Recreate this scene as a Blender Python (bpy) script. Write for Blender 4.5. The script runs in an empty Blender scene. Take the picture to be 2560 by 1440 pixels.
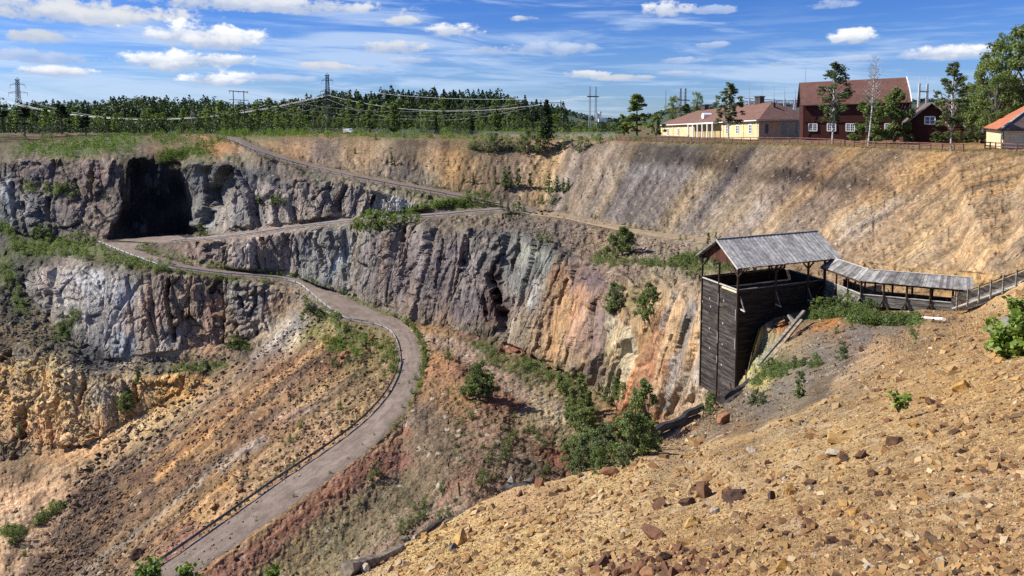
import bpy, math, random
import numpy as np
from mathutils import Vector, Matrix
from mathutils.geometry import delaunay_2d_cdt
from mathutils.bvhtree import BVHTree
R = math.radians
C = bpy.context.scene.collection
scn = bpy.context.scene

# ------------------------------------------------------------------ camera, sky, sun, exposure
TH = R(5.0); FPX = 1849.0; CX = 1280.0; CY = 480.0
cam_d = bpy.data.cameras.new('camera'); cam = bpy.data.objects.new('camera', cam_d); C.objects.link(cam)
cam.location = (0, 0, 0); cam.rotation_euler = (math.pi/2 - TH, 0, 0)
cam_d.sensor_width = 36.0; cam_d.lens = 36.0 * FPX / 2560.0
cam_d.shift_y = -(720 - CY) / 2560.0
cam_d.clip_start = 0.3; cam_d.clip_end = 30000
scn.camera = cam
SUN_EL = R(41); SUN_A = R(-6)         # sun stands to the left, a little beyond the pit
sun_vec = Vector((-math.cos(SUN_EL)*math.cos(SUN_A), -math.cos(SUN_EL)*math.sin(SUN_A), math.sin(SUN_EL)))
sd = bpy.data.lights.new('sun', 'SUN'); sd.energy = 4.6; sd.angle = R(0.5); sd.color = (1.0, 0.94, 0.84)
so = bpy.data.objects.new('sun', sd); C.objects.link(so)
so.rotation_euler = sun_vec.to_track_quat('Z', 'Y').to_euler()
scn.view_settings.view_transform = 'Standard'; scn.view_settings.look = 'None'
scn.view_settings.exposure = 0.86; scn.view_settings.gamma = 1.0
scn.cycles.use_denoising = False; scn.cycles.max_bounces = 5; scn.cycles.transparent_max_bounces = 12

CT, ST = math.cos(TH), math.sin(TH)
def ray(x, y):
    xc = (x - CX) / FPX; yc = (CY - y) / FPX
    return Vector((xc, CT + yc*ST, -ST + yc*CT))
def at(x, y, s): return ray(x, y) * s
_C0, _S0 = math.cos(R(5.56)), math.sin(R(5.56))
def zs0(x, y, z): return z / (-_S0 + (CY - y) / FPX * _C0)    # the same for heights of the control lines
def zs(x, y, z):                          # distance factor at which the ray through (x,y) reaches height z
    return z / ray(x, y).z
def px(p):                                # world point -> photo pixel
    Y = p[1]*CT - p[2]*ST; U = p[1]*ST + p[2]*CT
    return (CX + FPX*p[0]/Y, CY - FPX*U/Y)

def N(nt, t, **kw):
    n = nt.nodes.new(t)
    for k, v in kw.items():
        if k.startswith('i_'): n.inputs[k[2:].replace('_', ' ')].default_value = v
        else: setattr(n, k, v)
    return n
class G:
    """small helper round a node tree"""
    def __init__(s, nt): s.nt = nt; s.L = nt.links.new
    def math(s, op, a, b=None, c=None, clamp=False):
        n = s.nt.nodes.new('ShaderNodeMath'); n.operation = op; n.use_clamp = clamp
        for i, v in enumerate((a, b, c)):
            if v is None: continue
            if isinstance(v, (int, float)): n.inputs[i].default_value = v
            else: s.L(v, n.inputs[i])
        return n.outputs[0]
    def mix(s, f, a, b, blend='MIX', clamp=False):
        n = s.nt.nodes.new('ShaderNodeMix'); n.data_type = 'RGBA'; n.blend_type = blend; n.clamp_result = clamp
        for i, v in ((0, f), (6, a), (7, b)):
            if isinstance(v, (int, float)): n.inputs[i].default_value = v
            elif isinstance(v, tuple): n.inputs[i].default_value = v if len(v) == 4 else (*v, 1)
            else: s.L(v, n.inputs[i])
        return n.outputs[2]
    def ss(s, v, a, b):                   # smoothstep
        n = s.nt.nodes.new('ShaderNodeMapRange'); n.interpolation_type = 'SMOOTHSTEP'
        s.L(v, n.inputs[0]); n.inputs[1].default_value = a; n.inputs[2].default_value = b
        return n.outputs[0]
    def lin(s, v, a, b, c=0.0, d=1.0):
        n = s.nt.nodes.new('ShaderNodeMapRange')
        s.L(v, n.inputs[0])
        for i, q in enumerate((a, b, c, d)): n.inputs[i+1].default_value = q
        return n.outputs[0]
    def noise(s, vec, scale, detail=4, rough=0.55, dist=0.0, out=0):
        n = s.nt.nodes.new('ShaderNodeTexNoise'); n.inputs['Scale'].default_value = scale
        n.inputs['Detail'].default_value = detail; n.inputs['Roughness'].default_value = rough
        n.inputs['Distortion'].default_value = dist
        if vec is not None: s.L(vec, n.inputs['Vector'])
        return n.outputs[out]
    def vor(s, vec, scale, feature='F1', out='Distance', rnd=1.0):
        n = s.nt.nodes.new('ShaderNodeTexVoronoi'); n.feature = feature
        n.inputs['Scale'].default_value = scale; n.inputs['Randomness'].default_value = rnd
        if vec is not None: s.L(vec, n.inputs['Vector'])
        return n.outputs[out]
    def mapping(s, vec, scale=(1, 1, 1), rot=(0, 0, 0)):
        n = s.nt.nodes.new('ShaderNodeMapping'); s.L(vec, n.inputs[0])
        n.inputs['Scale'].default_value = scale; n.inputs['Rotation'].default_value = rot
        return n.outputs[0]
    def xyz(s, x, y, z=0.0):
        n = s.nt.nodes.new('ShaderNodeCombineXYZ')
        for i, v in enumerate((x, y, z)):
            if isinstance(v, (int, float)): n.inputs[i].default_value = v
            else: s.L(v, n.inputs[i])
        return n.outputs[0]
    def bump(s, h, strength, dist, prev=None):
        n = s.nt.nodes.new('ShaderNodeBump'); n.inputs['Strength'].default_value = strength
        n.inputs['Distance'].default_value = dist; s.L(h, n.inputs['Height'])
        if prev is not None: s.L(prev, n.inputs['Normal'])
        return n.outputs[0]

def srgb(r, g, b, k=1.0):                 # 8-bit colour -> linear
    f = lambda c: ((c/255.0)/12.92 if c/255.0 <= 0.04045 else ((c/255.0+0.055)/1.055)**2.4)
    return (f(r)*k, f(g)*k, f(b)*k)

def build_world():
    w = bpy.data.worlds.new('World'); scn.world = w; w.use_nodes = True
    nt = w.node_tree; nt.nodes.clear(); g = G(nt)
    out = N(nt, 'ShaderNodeOutputWorld'); bg = N(nt, 'ShaderNodeBackground')
    bg.inputs['Strength'].default_value = 0.1
    nt.links.new(bg.outputs[0], out.inputs[0])
    sky = N(nt, 'ShaderNodeTexSky'); sky.sky_type = 'NISHITA'; sky.sun_disc = False
    sky.sun_elevation = SUN_EL
    sky.sun_rotation = math.atan2(sun_vec.x, sun_vec.y)
    sky.air_density = 1.0; sky.dust_density = 0.35; sky.ozone_density = 2.0
    tc = N(nt, 'ShaderNodeTexCoord'); sp = N(nt, 'ShaderNodeSeparateXYZ'); g.L(tc.outputs['Generated'], sp.inputs[0])
    hx, hy, hz = sp.outputs
    hor = g.math('SQRT', g.math('ADD', g.math('MULTIPLY', hx, hx), g.math('MULTIPLY', hy, hy)))
    el = g.math('MULTIPLY', g.math('ARCTAN2', hz, hor), 1849.0)          # direction angles in units of 1/1849 rad
    az = g.math('MULTIPLY', g.math('ARCTAN2', hx, hy), 1849.0)
    # deeper blue with height
    tint = g.mix(g.ss(el, -30.0, 420.0), (0.33, 0.46, 0.76), (0.13, 0.29, 0.66))
    base = g.mix(1.0, sky.outputs[0], tint, 'MULTIPLY')
    # thin streaks
    v1 = g.xyz(g.math('MULTIPLY', az, 0.0021), g.math('MULTIPLY', g.math('ADD', el, g.math('MULTIPLY', az, 0.05)), 0.021))
    n1 = g.noise(v1, 1.0, 6, 0.62, 0.6)
    v2 = g.xyz(g.math('MULTIPLY', az, 0.0011), g.math('MULTIPLY', el, 0.006), 3.3)
    n2 = g.noise(v2, 1.0, 3, 0.5)
    left = g.math('MULTIPLY', g.ss(az, 1200.0, -900.0), 0.05)
    st = g.ss(g.math('ADD', g.math('ADD', n1, left), g.math('MULTIPLY', g.math('SUBTRACT', n2, 0.5), 0.5)), 0.50, 0.72)
    st = g.math('MULTIPLY', st, 0.66)
    v3 = g.xyz(g.math('MULTIPLY', az, 0.004), g.math('MULTIPLY', el, 0.05), 9.1)
    n3 = g.noise(v3, 1.0, 5, 0.6, 0.3)
    low = g.math('MULTIPLY', g.ss(n3, 0.47, 0.66), g.math('MULTIPLY', g.ss(el, 330.0, 60.0), 0.5))
    veil = g.math('MAXIMUM', st, low)
    col = g.mix(veil, base, (3.4, 4.2, 5.4))
    # puffy clouds: (x, y, half width, half height, whiteness) in photo angles
    vq = g.xyz(g.math('MULTIPLY', az, 0.016), g.math('MULTIPLY', el, 0.030), 1.7)
    nq = g.noise(vq, 1.0, 6, 0.6, 0.2)
    nw = g.noise(g.xyz(g.math('MULTIPLY', az, 0.05), g.math('MULTIPLY', el, 0.07), 5.0), 1.0, 4, 0.6)
    P = [(90,15,340,26,.8),(200,38,200,22,.8),(650,8,330,24,.85),(520,85,150,32,1.05),(560,105,90,20,.9),(450,152,120,26,1.0),(560,148,85,16,1.0),(560,195,75,20,1.05),
         (150,178,70,14,.95),(120,92,70,16,.7),(990,115,90,20,.8),(1015,52,50,16,.8),(1130,75,75,20,.95),(820,165,65,12,.75),(1310,45,35,9,.8),
         (1350,122,125,20,.55),(1215,122,50,14,.65),(1030,150,60,10,.6),(1665,20,60,22,.95),(1770,25,60,12,.5),(1455,185,65,11,.85),(1570,195,80,9,.7),
         (2120,92,55,20,1.0),(2350,130,75,18,1.0),(2270,138,45,9,.6),(2470,128,25,8,.6),(1680,183,55,8,.6),(1690,150,75,9,.5),(1780,112,50,9,.5),
         (1950,158,50,8,.5),(2140,145,60,8,.5),(2060,10,60,12,.5),(100,140,100,18,.6),(700,195,90,10,.55),(1440,120,60,14,.6),(920,172,40,9,.5)]
    for (x, y, rx, ry, wh) in P:
        a0 = math.atan((x-CX)/FPX)*1849.0
        d = ray(x, y); e0 = math.atan2(d.z, math.hypot(d.x, d.y))*1849.0
        dx = g.math('MULTIPLY', g.math('SUBTRACT', az, a0), 1.0/rx)
        dy = g.math('MULTIPLY', g.math('SUBTRACT', el, e0-ry*0.15), 1.0/ry)
        dyb = g.math('MULTIPLY', g.math('MINIMUM', dy, 0.0), 0.9)          # flatter below
        r2 = g.math('ADD', g.math('MULTIPLY', dx, dx), g.math('ADD', g.math('MULTIPLY', dy, dy), g.math('MULTIPLY', dyb, dyb)))
        m = g.math('ADD', g.math('SUBTRACT', 1.25, r2), g.math('MULTIPLY', g.math('SUBTRACT', nq, 0.50), 4.0))
        m = g.math('ADD', m, g.math('MULTIPLY', g.math('SUBTRACT', nw, 0.5), 1.6))
        a = g.math('MULTIPLY', g.ss(m, 0.05, 0.95), min(1.0, 0.45+0.55*wh))
        sh = g.ss(g.math('ADD', dy, g.math('MULTIPLY', g.math('SUBTRACT', nq, 0.5), 3.0)), -0.7, 0.9)
        hi = (5.6*wh, 5.7*wh, 5.9*wh); lo = (2.6, 3.1, 4.1)
        if wh < 0.66: hi = (3.2, 3.8, 5.0); lo = (2.2, 2.8, 4.1)
        cc = g.mix(sh, lo, hi)
        col = g.mix(a, col, cc)
    g.L(col, bg.inputs[0])
build_world()

# ------------------------------------------------------------------ tagging helpers
def tag(o, label=None, cat=None, group=None, kind=None):
    if label: o['label'] = label
    if cat: o['category'] = cat
    if group: o['group'] = group
    if kind: o['kind'] = kind
    return o
def empty(name, loc=(0, 0, 0), rz=0.0, label=None, cat=None, group=None):
    o = bpy.data.objects.new(name, None); C.objects.link(o)
    o.location = loc; o.rotation_euler = (0, 0, rz); o.empty_display_size = 0.5
    return tag(o, label, cat, group)
def mesh_obj(name, verts, faces, mats, parent=None, smooth=False, fmat=None):
    me = bpy.data.meshes.new(name); me.from_pydata([tuple(v) for v in verts], [], faces)
    if not isinstance(mats, (list, tuple)): mats = [mats]
    for m in mats: me.materials.append(m)
    if fmat is not None: me.polygons.foreach_set('material_index', fmat)
    if smooth: me.polygons.foreach_set('use_smooth', [True]*len(faces))
    me.update()
    o = bpy.data.objects.new(name, me); C.objects.link(o)
    if parent: o.parent = parent
    return o
def copy_tree(o, parent=None):
    c = o.copy(); C.objects.link(c); c.parent = parent
    for ch in list(o.children): copy_tree(ch, c)
    return c

# ------------------------------------------------------------------ numpy noise
def _h(ix, iy, iz, seed):
    n = (ix.astype(np.int64)*374761393 + iy.astype(np.int64)*668265263 + iz.astype(np.int64)*2147483647 + seed*974634777) & 0xffffffff
    n = ((n ^ (n >> 13)) * 1274126177) & 0xffffffff
    n = (n ^ (n >> 16)) & 0xffffffff
    return n.astype(np.float64) / 4294967295.0
def vnoise(x, y, z, seed=0):
    ix, iy, iz = np.floor(x), np.floor(y), np.floor(z)
    fx, fy, fz = x-ix, y-iy, z-iz
    fx = fx*fx*fx*(fx*(fx*6-15)+10); fy = fy*fy*fy*(fy*(fy*6-15)+10); fz = fz*fz*fz*(fz*(fz*6-15)+10)
    r = 0
    for a in (0, 1):
        wa = fx if a else 1-fx
        for b in (0, 1):
            wb = fy if b else 1-fy
            for c in (0, 1):
                wc = fz if c else 1-fz
                r = r + wa*wb*wc*_h(ix+a, iy+b, iz+c, seed)
    return r*2-1
def fbm(x, y, z, oct=4, seed=0, gain=0.5, ridged=False):
    r = 0; amp = 1; tot = 0
    for i in range(oct):
        n = vnoise(x*2**i+17.3*i, y*2**i-5.1*i, z*2**i+9.7*i, seed+i)
        if ridged: n = 1-2*np.abs(n)
        r = r + amp*n; tot += amp; amp *= gain
    return r/tot
def cells(x, y, z, seed=0):
    """value per Voronoi cell and distance difference to the second nearest"""
    ix, iy, iz = np.floor(x), np.floor(y), np.floor(z)
    d1 = np.full(x.shape, 9.0); d2 = np.full(x.shape, 9.0); v = np.zeros(x.shape)   # v: a tilted facet per cell
    for a in (-1, 0, 1):
        for b in (-1, 0, 1):
            for c in (-1, 0, 1):
                qx, qy, qz = ix+a, iy+b, iz+c
                dx = qx+_h(qx, qy, qz, seed)-x; dy = qy+_h(qx, qy, qz, seed+1)-y; dz = qz+_h(qx, qy, qz, seed+2)-z
                d = np.sqrt(dx*dx+dy*dy+dz*dz)
                val = (_h(qx, qy, qz, seed+3)-0.5)*0.8+dx*(_h(qx, qy, qz, seed+4)-0.5)*1.5+dy*(_h(qx, qy, qz, seed+5)-0.5)*1.5+dz*(_h(qx, qy, qz, seed+6)-0.5)*1.1
                near = d < d1
                d2 = np.where(near, d1, np.minimum(d2, d)); v = np.where(near, val, v); d1 = np.where(near, d, d1)
    return v, d2-d1

# ------------------------------------------------------------------ the terrain as control lines
# each point: (x, y, v) photo direction and either a distance (v > 0) or a height (v < 0)
def S(p): return p[2] if p[2] > 0 else zs0(*p)
RD_U = [(560,338,-6.5),(578,341,-6.9),(610,352,-8.0),(660,372,-10.5),(720,395,-13.0),(790,413,-15.2),(900,437,-17.7),(1000,456,-19.8),(1100,474,-21.7),(1200,493,-23.7),(1290,510,-25.4),(1350,524,-26.8)]
RD_L = [(540,341,-6.5),(556,346,-6.9),(590,358,-8.0),(640,382,-10.5),(700,402,-13.0),(770,420,-15.2),(880,446,-17.7),(980,465,-19.8),(1080,483,-21.7),(1180,503,-23.7),(1250,516,-25.4),(1320,537,-26.8)]
R2_U = [(1250,519,-25.3),(1100,532,-26.7),(900,545,-28.5),(800,556,-30.2),(640,578,-33.2),(480,594,-36.4),(430,589,-37.8),(275,602,-37.7)]
R2_L = [(1262,526,-25.4),(1100,541,-26.8),(900,553,-28.6),(800,564,-30.3),(640,586,-33.3),(480,602,-36.1),(430,606,-36.7),(392,609,-37.2)]
R3_L = [(245,607,-37.8),(290,626,-38.4),(340,645,-39.2),(400,665,-40.2),(480,678,-41.5),(560,688,-42.7),(640,694,-43.7),(700,700,-44.6),(745,712,-45.5),(775,735,-46.5),(815,768,-47.6),(860,798,-48.6),(930,812,-49.4),(972,830,-50),(992,860,-50.6),(998,905,-51.5),(985,950,-52.5),(955,1000,-53.5),(900,1058,-55),(820,1120,-56.6),(700,1200,-58.5),(560,1300,-60.7),(400,1412,-63),(310,1475,-64.5),(100,1640,-68)]
R3_U = [(392,609.5,-37.3),(348,622,-38.2),(390,640,-39.2),(440,655,-40.2),(500,668,-41.5),(570,677,-42.7),(645,684,-43.7),(715,692,-44.6),(775,706,-45.5),(830,728,-46.5),(890,755,-47.6),(960,785,-48.6),(1010,805,-49.4),(1035,835,-50),(1050,870,-50.6),(1055,915,-51.5),(1042,960,-52.5),(1015,1020,-53.5),(965,1085,-55),(890,1150,-56.6),(780,1230,-58.5),(645,1325,-60.7),(490,1435,-63),(420,1490,-64.5),(230,1640,-68)]
TR_U = [(1350,524.5,-26.8),(1400,530,-26.6),(1470,548,-26.4),(1560,565,-26),(1650,580,-25.6),(1750,592,-25),(1850,612,-24),(2000,640,-22.6)]
TR_L = [(1322,538,-26.8),(1400,545,-26.7),(1470,560,-26.5),(1560,578,-26.1),(1650,593,-25.7),(1750,606,-25.1),(1850,628,-24.1),(2000,660,-22.7)]
SEAM = [(1960,790,84),(2060,752,86),(2150,735,86),(2300,728,83),(2420,722,79),(2500,690,73),(2560,665,68.7),(3060,560,64)]
PL = [
 [(-700,311,-6),(560,311,-5.6),(900,311,-5.2),(1600,311,-5),(2400,311,-4.8),(3200,311,-4.5)],
 [(-700,319,-6.6),(560,322,-6),(700,324,-5.6),(1200,333,-6.4),(1400,337,-6.4),(1550,340,-5.8),(1660,342,-5.4),(1900,346,-5.1),(2100,351,-5.0),(2370,359,-4.9),(2560,361,-4.5),(3200,372,-4)],
 [(-700,335,-7.5),(0,326,-7),(200,331,-7),(430,336,-6.6),(540,341,-6.5)],
 [(560,338,-6.5),(700,343,-6.6),(860,337,-5.6),(1000,341,-5.9),(1200,348,-6.6),(1400,350,-6.7),(1550,350,-6.0),(1660,351,-5.6),(1900,354,-5.2),(2100,364,-5.15),(2370,377,-5.1),(2560,380,-4.7),(3200,400,-4)],
 RD_U, RD_L, R2_U, R2_L, R3_L, R3_U, TR_U, TR_L,
 TR_U[-1:]+[(2130,668,-21.2),(2250,695,-20),(2400,712,-18.2)],
 # upper left ground, crest and base of the upper cliff
 [(-700,362,-10.5),(0,358,-10.5),(150,360,-10.5),(300,366,-10.2),(400,376,-10.8),(470,366,-9.8),(530,350,-7.8)],
 [(-700,402,270),(-100,400,262),(0,402,256),(60,395,256),(150,393,256),(250,392,254),(310,392,252),(325,399,250),(320,420,248),(312,500,243),(277,560,238),(268,600,234)],
 [(312,391,252),(345,394,253),(400,402,255),(450,424,257),(478,460,256),(488,500,255),(480,550,253),(478,581,250)],
 [(334,420,256),(330,500,251),(292,568,243),(284,598,238)],[(400,500,251)],
 [(284,598,238),(345,593,243),(400,590,247),(440,586,249),(478,581,250),(498,588,240)],
 [(452,424,257),(500,408,247),(560,412,240),(620,430,236),(650,452,232),(760,455,228),(860,458,223.5),(930,478,221),(1000,490,219),(1060,520,216.5)],
 [(498,588,232),(560,582,228),(640,573,225.5),(760,559,221),(860,549,219),(950,540,217.5),(1060,531,215.5)],
 [(-700,590,248),(-100,575,246),(20,580,241),(100,600,237),(180,604,235),(240,604,232)],
 # the cliff below the hairpin road
 [(430,614,219),(480,611,217),(640,594,214.5),(800,572,211.5),(870,580,208),(900,580,206),(980,562,200),(1060,558,198),(1100,573,190),(1180,568,186),(1260,575,182),(1310,585,176),(1350,605,168),(1400,622,163),(1440,642,159),(1480,655,152),(1530,665,145),(1620,668,139),(1690,675,129),(1750,690,118)],[(1400,600,-27.8),(1500,612,-27.6),(1600,622,-26.6),(1700,640,-26)],
 [(440,644,213),(490,662,211),(570,672,210.5),(645,680,211.8),(715,688,211),(770,700,208.5),(830,722,203),(885,748,196),(960,779,188),(1018,801,180),(1060,815,176),(1130,832,172),(1190,852,166),(1240,850,165),(1300,875,158),(1370,905,152),(1420,930,147),(1480,965,141),(1540,1015,133),(1600,1070,122),(1660,1105,106),(1740,1100,85),(1850,1060,84)],
 [(1600,830,117),(1655,765,105),(1700,722,100),(1745,704,97),(1800,704,95),(1900,712,92),(2060,742,89)],
 [(1745,704,97),(1750,840,91),(1750,985,88),(1740,1100,85)],
 [(1810,730,94),(1820,990,87)],
 SEAM,
 [(1960,900,84),(2060,900,80),(2300,900,76),(2560,900,68),(3060,900,60)],
 # lower left: grey cliff, rubble ledge, pale cliff, basin
 [(-700,640,226),(0,640,224),(60,660,218),(150,668,214),(250,672,209),(300,680,205),(400,684,202),(500,694,202.5),(600,702,203.5),(680,714,203),(735,730,201),(762,757,196.5)],
 [(-700,760,210),(0,720,214),(80,760,210),(170,850,198),(230,900,193),(350,910,191),(470,905,191),(560,880,192),(640,840,194),(700,800,195.5),(742,778,195)],
 [(-700,860,196),(0,830,196),(80,870,190),(180,925,184),(300,945,183),(430,935,185),(520,930,187),(590,900,189)],
 [(-700,1180,172),(0,1150,174),(120,1130,174),(230,1110,175),(330,1040,180),(420,1000,181),(500,965,183)],
 [(742,798,-51.3),(640,884,-58.6),(560,955,-63),(480,1010,-67),(380,1080,-72.5),(280,1150,-76),(200,1230,-79),(130,1330,-80.5),(60,1440,-81),(-40,1700,-81)],
 [(-700,1300,-81),(0,1230,-81),(70,1215,-81)],[(-700,1440,-81),(0,1400,-80.5)],
 [(800,790,-50.3),(860,850,-52.2),(850,950,-55)],[(760,900,-55.5),(600,1100,-61.6),(400,1300,-68),(250,1440,-73)],[(880,940,-53.8),(700,1090,-58.4)],
 # grey cone between road and gully
 [(1075,850,-49.8),(1110,890,-49.8),(1170,960,-50.3),(1200,1010,-51.2)],[(1250,1080,-52.0),(1170,1230,-55.0)],[(1300,1110,-53.5),(1340,1200,-55.5)],
 [(1100,870,-50.6),(1180,920,-51.2),(1280,990,-52.2),(1380,1040,-53.2)],[(1440,1010,-52.5),(1420,1100,-54.5),(1430,1180,-56)],[(1540,1080,-50),(1560,1140,-50)],
 [(1000,1200,-59.0),(900,1300,-61.2)],[(1100,1300,-59),(1200,1440,-60)],[(900,1440,-63),(700,1440,-64.2)],
 [(-700,1800,-80),(100,1800,-75),(700,1800,-68),(1300,1800,-62),(2000,1800,-50),(3200,1800,-40)],
 [(2000,1200,-42),(2500,1200,-34),(3200,1200,-34)],
]
PLANE = lambda x, y: 2.2/max(0.004, (y-300)/1858.0-(0.43-0.35*(x-1280)/1849.0))
RIDGE = [(700,1560,17.5),(850,1438,21.5),(960,1385,25),(1080,1330,27),(1200,1262,30),(1290,1225,32),(1400,1205,31),(1500,1172,32),(1600,1128,34),(1700,1078,42),(1780,1020,60),(1830,992,76),(1848,966,79),(1868,940,79.5),(1880,870,79.5),(1897,815,80.5),(1935,795,82),(1960,790,84)]
FL = [
 [(500,2000,7.0),(500,1720,13)]+RIDGE, SEAM,
 [(1740,1130,33),(1800,1110,25.5),(1900,1082,24),(2000,1035,25),(2100,985,27),(2180,930,31),(2250,880,36),(2350,842,44),(2450,800,52)],
 [(1720,1105,42),(1800,1052,45),(1900,1022,43),(2000,975,46),(2100,915,50),(2200,868,54),(2290,838,60)],
 [(1900,935,72),(1960,870,75),(2050,830,74)],[(2000,900,60),(2150,835,64),(2250,812,66)],
 [(1935,830,79),(1990,800,80),(2060,800,77)],[(2200,785,76),(2280,777,76),(2400,777,75),(2440,765,72.5),(2500,735,66),(2560,705,62),(3060,620,50)],
 [(2400,800,68),(2480,780,55),(2560,790,42),(3060,800,16)],
]
for x in range(900, 3200, 180):
    for y in (860, 910, 960, 1010, 1060, 1110, 1180, 1250, 1320, 1400, 1500, 1650, 1850, 2100, 2400):
        s = PLANE(x, y)
        if s < 21 and s > 0: FL.append([(x, y, s)])
FL.append([(500,2400,3.2),(2000,2460,3.3),(3400,2460,2.8)]); FL.append([(3400,900,7),(3400,600,30)])

def net(lines, extra=1):
    V, E, W = [], [], []
    idx = {}
    for ln in lines:
        prev = None
        for p in ln:
            k = (round(p[0], 1), round(p[1], 1))
            if k not in idx: idx[k] = len(V); V.append(Vector((p[0], p[1]))); W.append(1.0/S(p))
            i = idx[k]
            if prev is not None and prev != i: E.append((prev, i))
            prev = i
    r = delaunay_2d_cdt(V, E, [], 0, 1e-4)
    nv, nf, ov = r[0], r[2], r[3]
    w = np.array([np.mean([W[j] for j in o]) if o else -1 for o in ov])
    P = np.array([(v.x, v.y) for v in nv])
    for i in np.where(w < 0)[0]:
        d = np.hypot(*(P-P[i]).T); d[w < 0] = 1e9; w[i] = w[np.argmin(d)]
        print('crossing lines at', P[i])
    return P, nf, w
def raster(P, F, w, X0, Y0, st, nx, ny):
    out = np.full((ny, nx), np.nan)
    for f in F:
        a, b, c = P[f[0]], P[f[1]], P[f[2]]
        x0 = max(0, int(math.floor((min(a[0], b[0], c[0])-X0)/st))); x1 = min(nx-1, int(math.ceil((max(a[0], b[0], c[0])-X0)/st)))
        y0 = max(0, int(math.floor((min(a[1], b[1], c[1])-Y0)/st))); y1 = min(ny-1, int(math.ceil((max(a[1], b[1], c[1])-Y0)/st)))
        if x1 < x0 or y1 < y0: continue
        gx, gy = np.meshgrid(X0+st*np.arange(x0, x1+1), Y0+st*np.arange(y0, y1+1))
        D = (b[0]-a[0])*(c[1]-a[1])-(c[0]-a[0])*(b[1]-a[1])
        if abs(D) < 1e-9: continue
        u = ((gx-a[0])*(c[1]-a[1])-(c[0]-a[0])*(gy-a[1]))/D
        v = ((b[0]-a[0])*(gy-a[1])-(gx-a[0])*(b[1]-a[1]))/D
        m = (u >= -1e-6) & (v >= -1e-6) & (u+v <= 1+1e-6)
        sub = out[y0:y1+1, x0:x1+1]
        sub[m] = (w[f[0]]*(1-u-v)+w[f[1]]*u+w[f[2]]*v)[m]
    return out
def blur(a, n=1):
    for _ in range(n):
        p = np.pad(a, 1, mode='edge')
        a = (p[:-2, 1:-1]+p[2:, 1:-1]+p[1:-1, :-2]+p[1:-1, 2:]+4*p[1:-1, 1:-1])/8
    return a
def fillnan(a):
    m = np.isnan(a)
    for _ in range(400):
        if not m.any(): break
        p = np.pad(a, 1, mode='edge')
        st = np.stack([p[:-2, 1:-1], p[2:, 1:-1], p[1:-1, :-2], p[1:-1, 2:]])
        with np.errstate(all='ignore'):
            mean = np.nanmean(st, axis=0)
        a = np.where(m, mean, a); m = np.isnan(a)
    return a
import warnings; warnings.simplefilter('ignore')
class Field:
    def __init__(s, lines, X0, Y0, X1, Y1, st=4.0, bl=1):
        P, F, w = net(lines)
        s.X0, s.Y0, s.st = X0, Y0, st
        s.nx, s.ny = int((X1-X0)/st)+1, int((Y1-Y0)/st)+1
        s.q = blur(fillnan(raster(P, F, w, X0, Y0, st, s.nx, s.ny)), bl)
    def __call__(s, x, y, arr=None):
        a = s.q if arr is None else arr
        fx = np.clip((np.asarray(x, float)-s.X0)/s.st, 0, s.nx-1.001); fy = np.clip((np.asarray(y, float)-s.Y0)/s.st, 0, s.ny-1.001)
        ix, iy = fx.astype(int), fy.astype(int); fx = fx-ix; fy = fy-iy
        return (a[iy, ix]*(1-fx)*(1-fy)+a[iy, ix+1]*fx*(1-fy)+a[iy+1, ix]*(1-fx)*fy+a[iy+1, ix+1]*fx*fy)
PF = Field(PL, -700, 311, 3200, 1800, 4.0, 1)
FF = Field(FL, 500, 560, 3400, 2460, 4.0, 40)
_dist_cache = {}
def poly_mask(poly, X, Y):
    ins = np.zeros(X.shape, bool); n = len(poly)
    for i in range(n):
        x1, y1 = poly[i][:2]; x2, y2 = poly[(i+1) % n][:2]
        if y1 == y2: continue
        c = ((y1 > Y) != (y2 > Y)) & (X < (x2-x1)*(Y-y1)/(y2-y1)+x1)
        ins ^= c
    return ins
def line_dist(line, X, Y):
    d = np.full(X.shape, 1e9)
    for (a, b) in zip(line[:-1], line[1:]):
        dx, dy = b[0]-a[0], b[1]-a[1]
        t = np.clip(((X-a[0])*dx+(Y-a[1])*dy)/(dx*dx+dy*dy+1e-9), 0, 1)
        d = np.minimum(d, np.hypot(X-a[0]-t*dx, Y-a[1]-t*dy))
    return d
ROADS = [RD_U+RD_L[::-1], R2_U+R2_L[::-1], R3_U+R3_L[::-1], TR_U+TR_L[::-1]]
FLAT_LINES = [RD_U, RD_L, R2_U, R2_L, R3_U, R3_L, TR_U, TR_L]

def to_world(X, Y, Q):
    xc = (X-CX)/FPX; yc = (CY-Y)/FPX; s = 1/Q
    return np.stack([xc*s, (CT+yc*ST)*s, (-ST+yc*CT)*s], -1)
def grid_normals(W):
    dx = np.gradient(W, axis=1); dy = np.gradient(W, axis=0)
    n = np.cross(dy, dx); n /= np.linalg.norm(n, axis=-1, keepdims=True)+1e-12
    return n
def axis(core0, core1, st, lo, hi, cst):
    return np.concatenate([np.arange(lo, core0, cst), np.arange(core0, core1, st), np.arange(core1, hi+cst, cst)])
def smooth(a, lo, hi):
    t = np.clip((a-lo)/(hi-lo), 0, 1); return t*t*(3-2*t)

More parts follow.
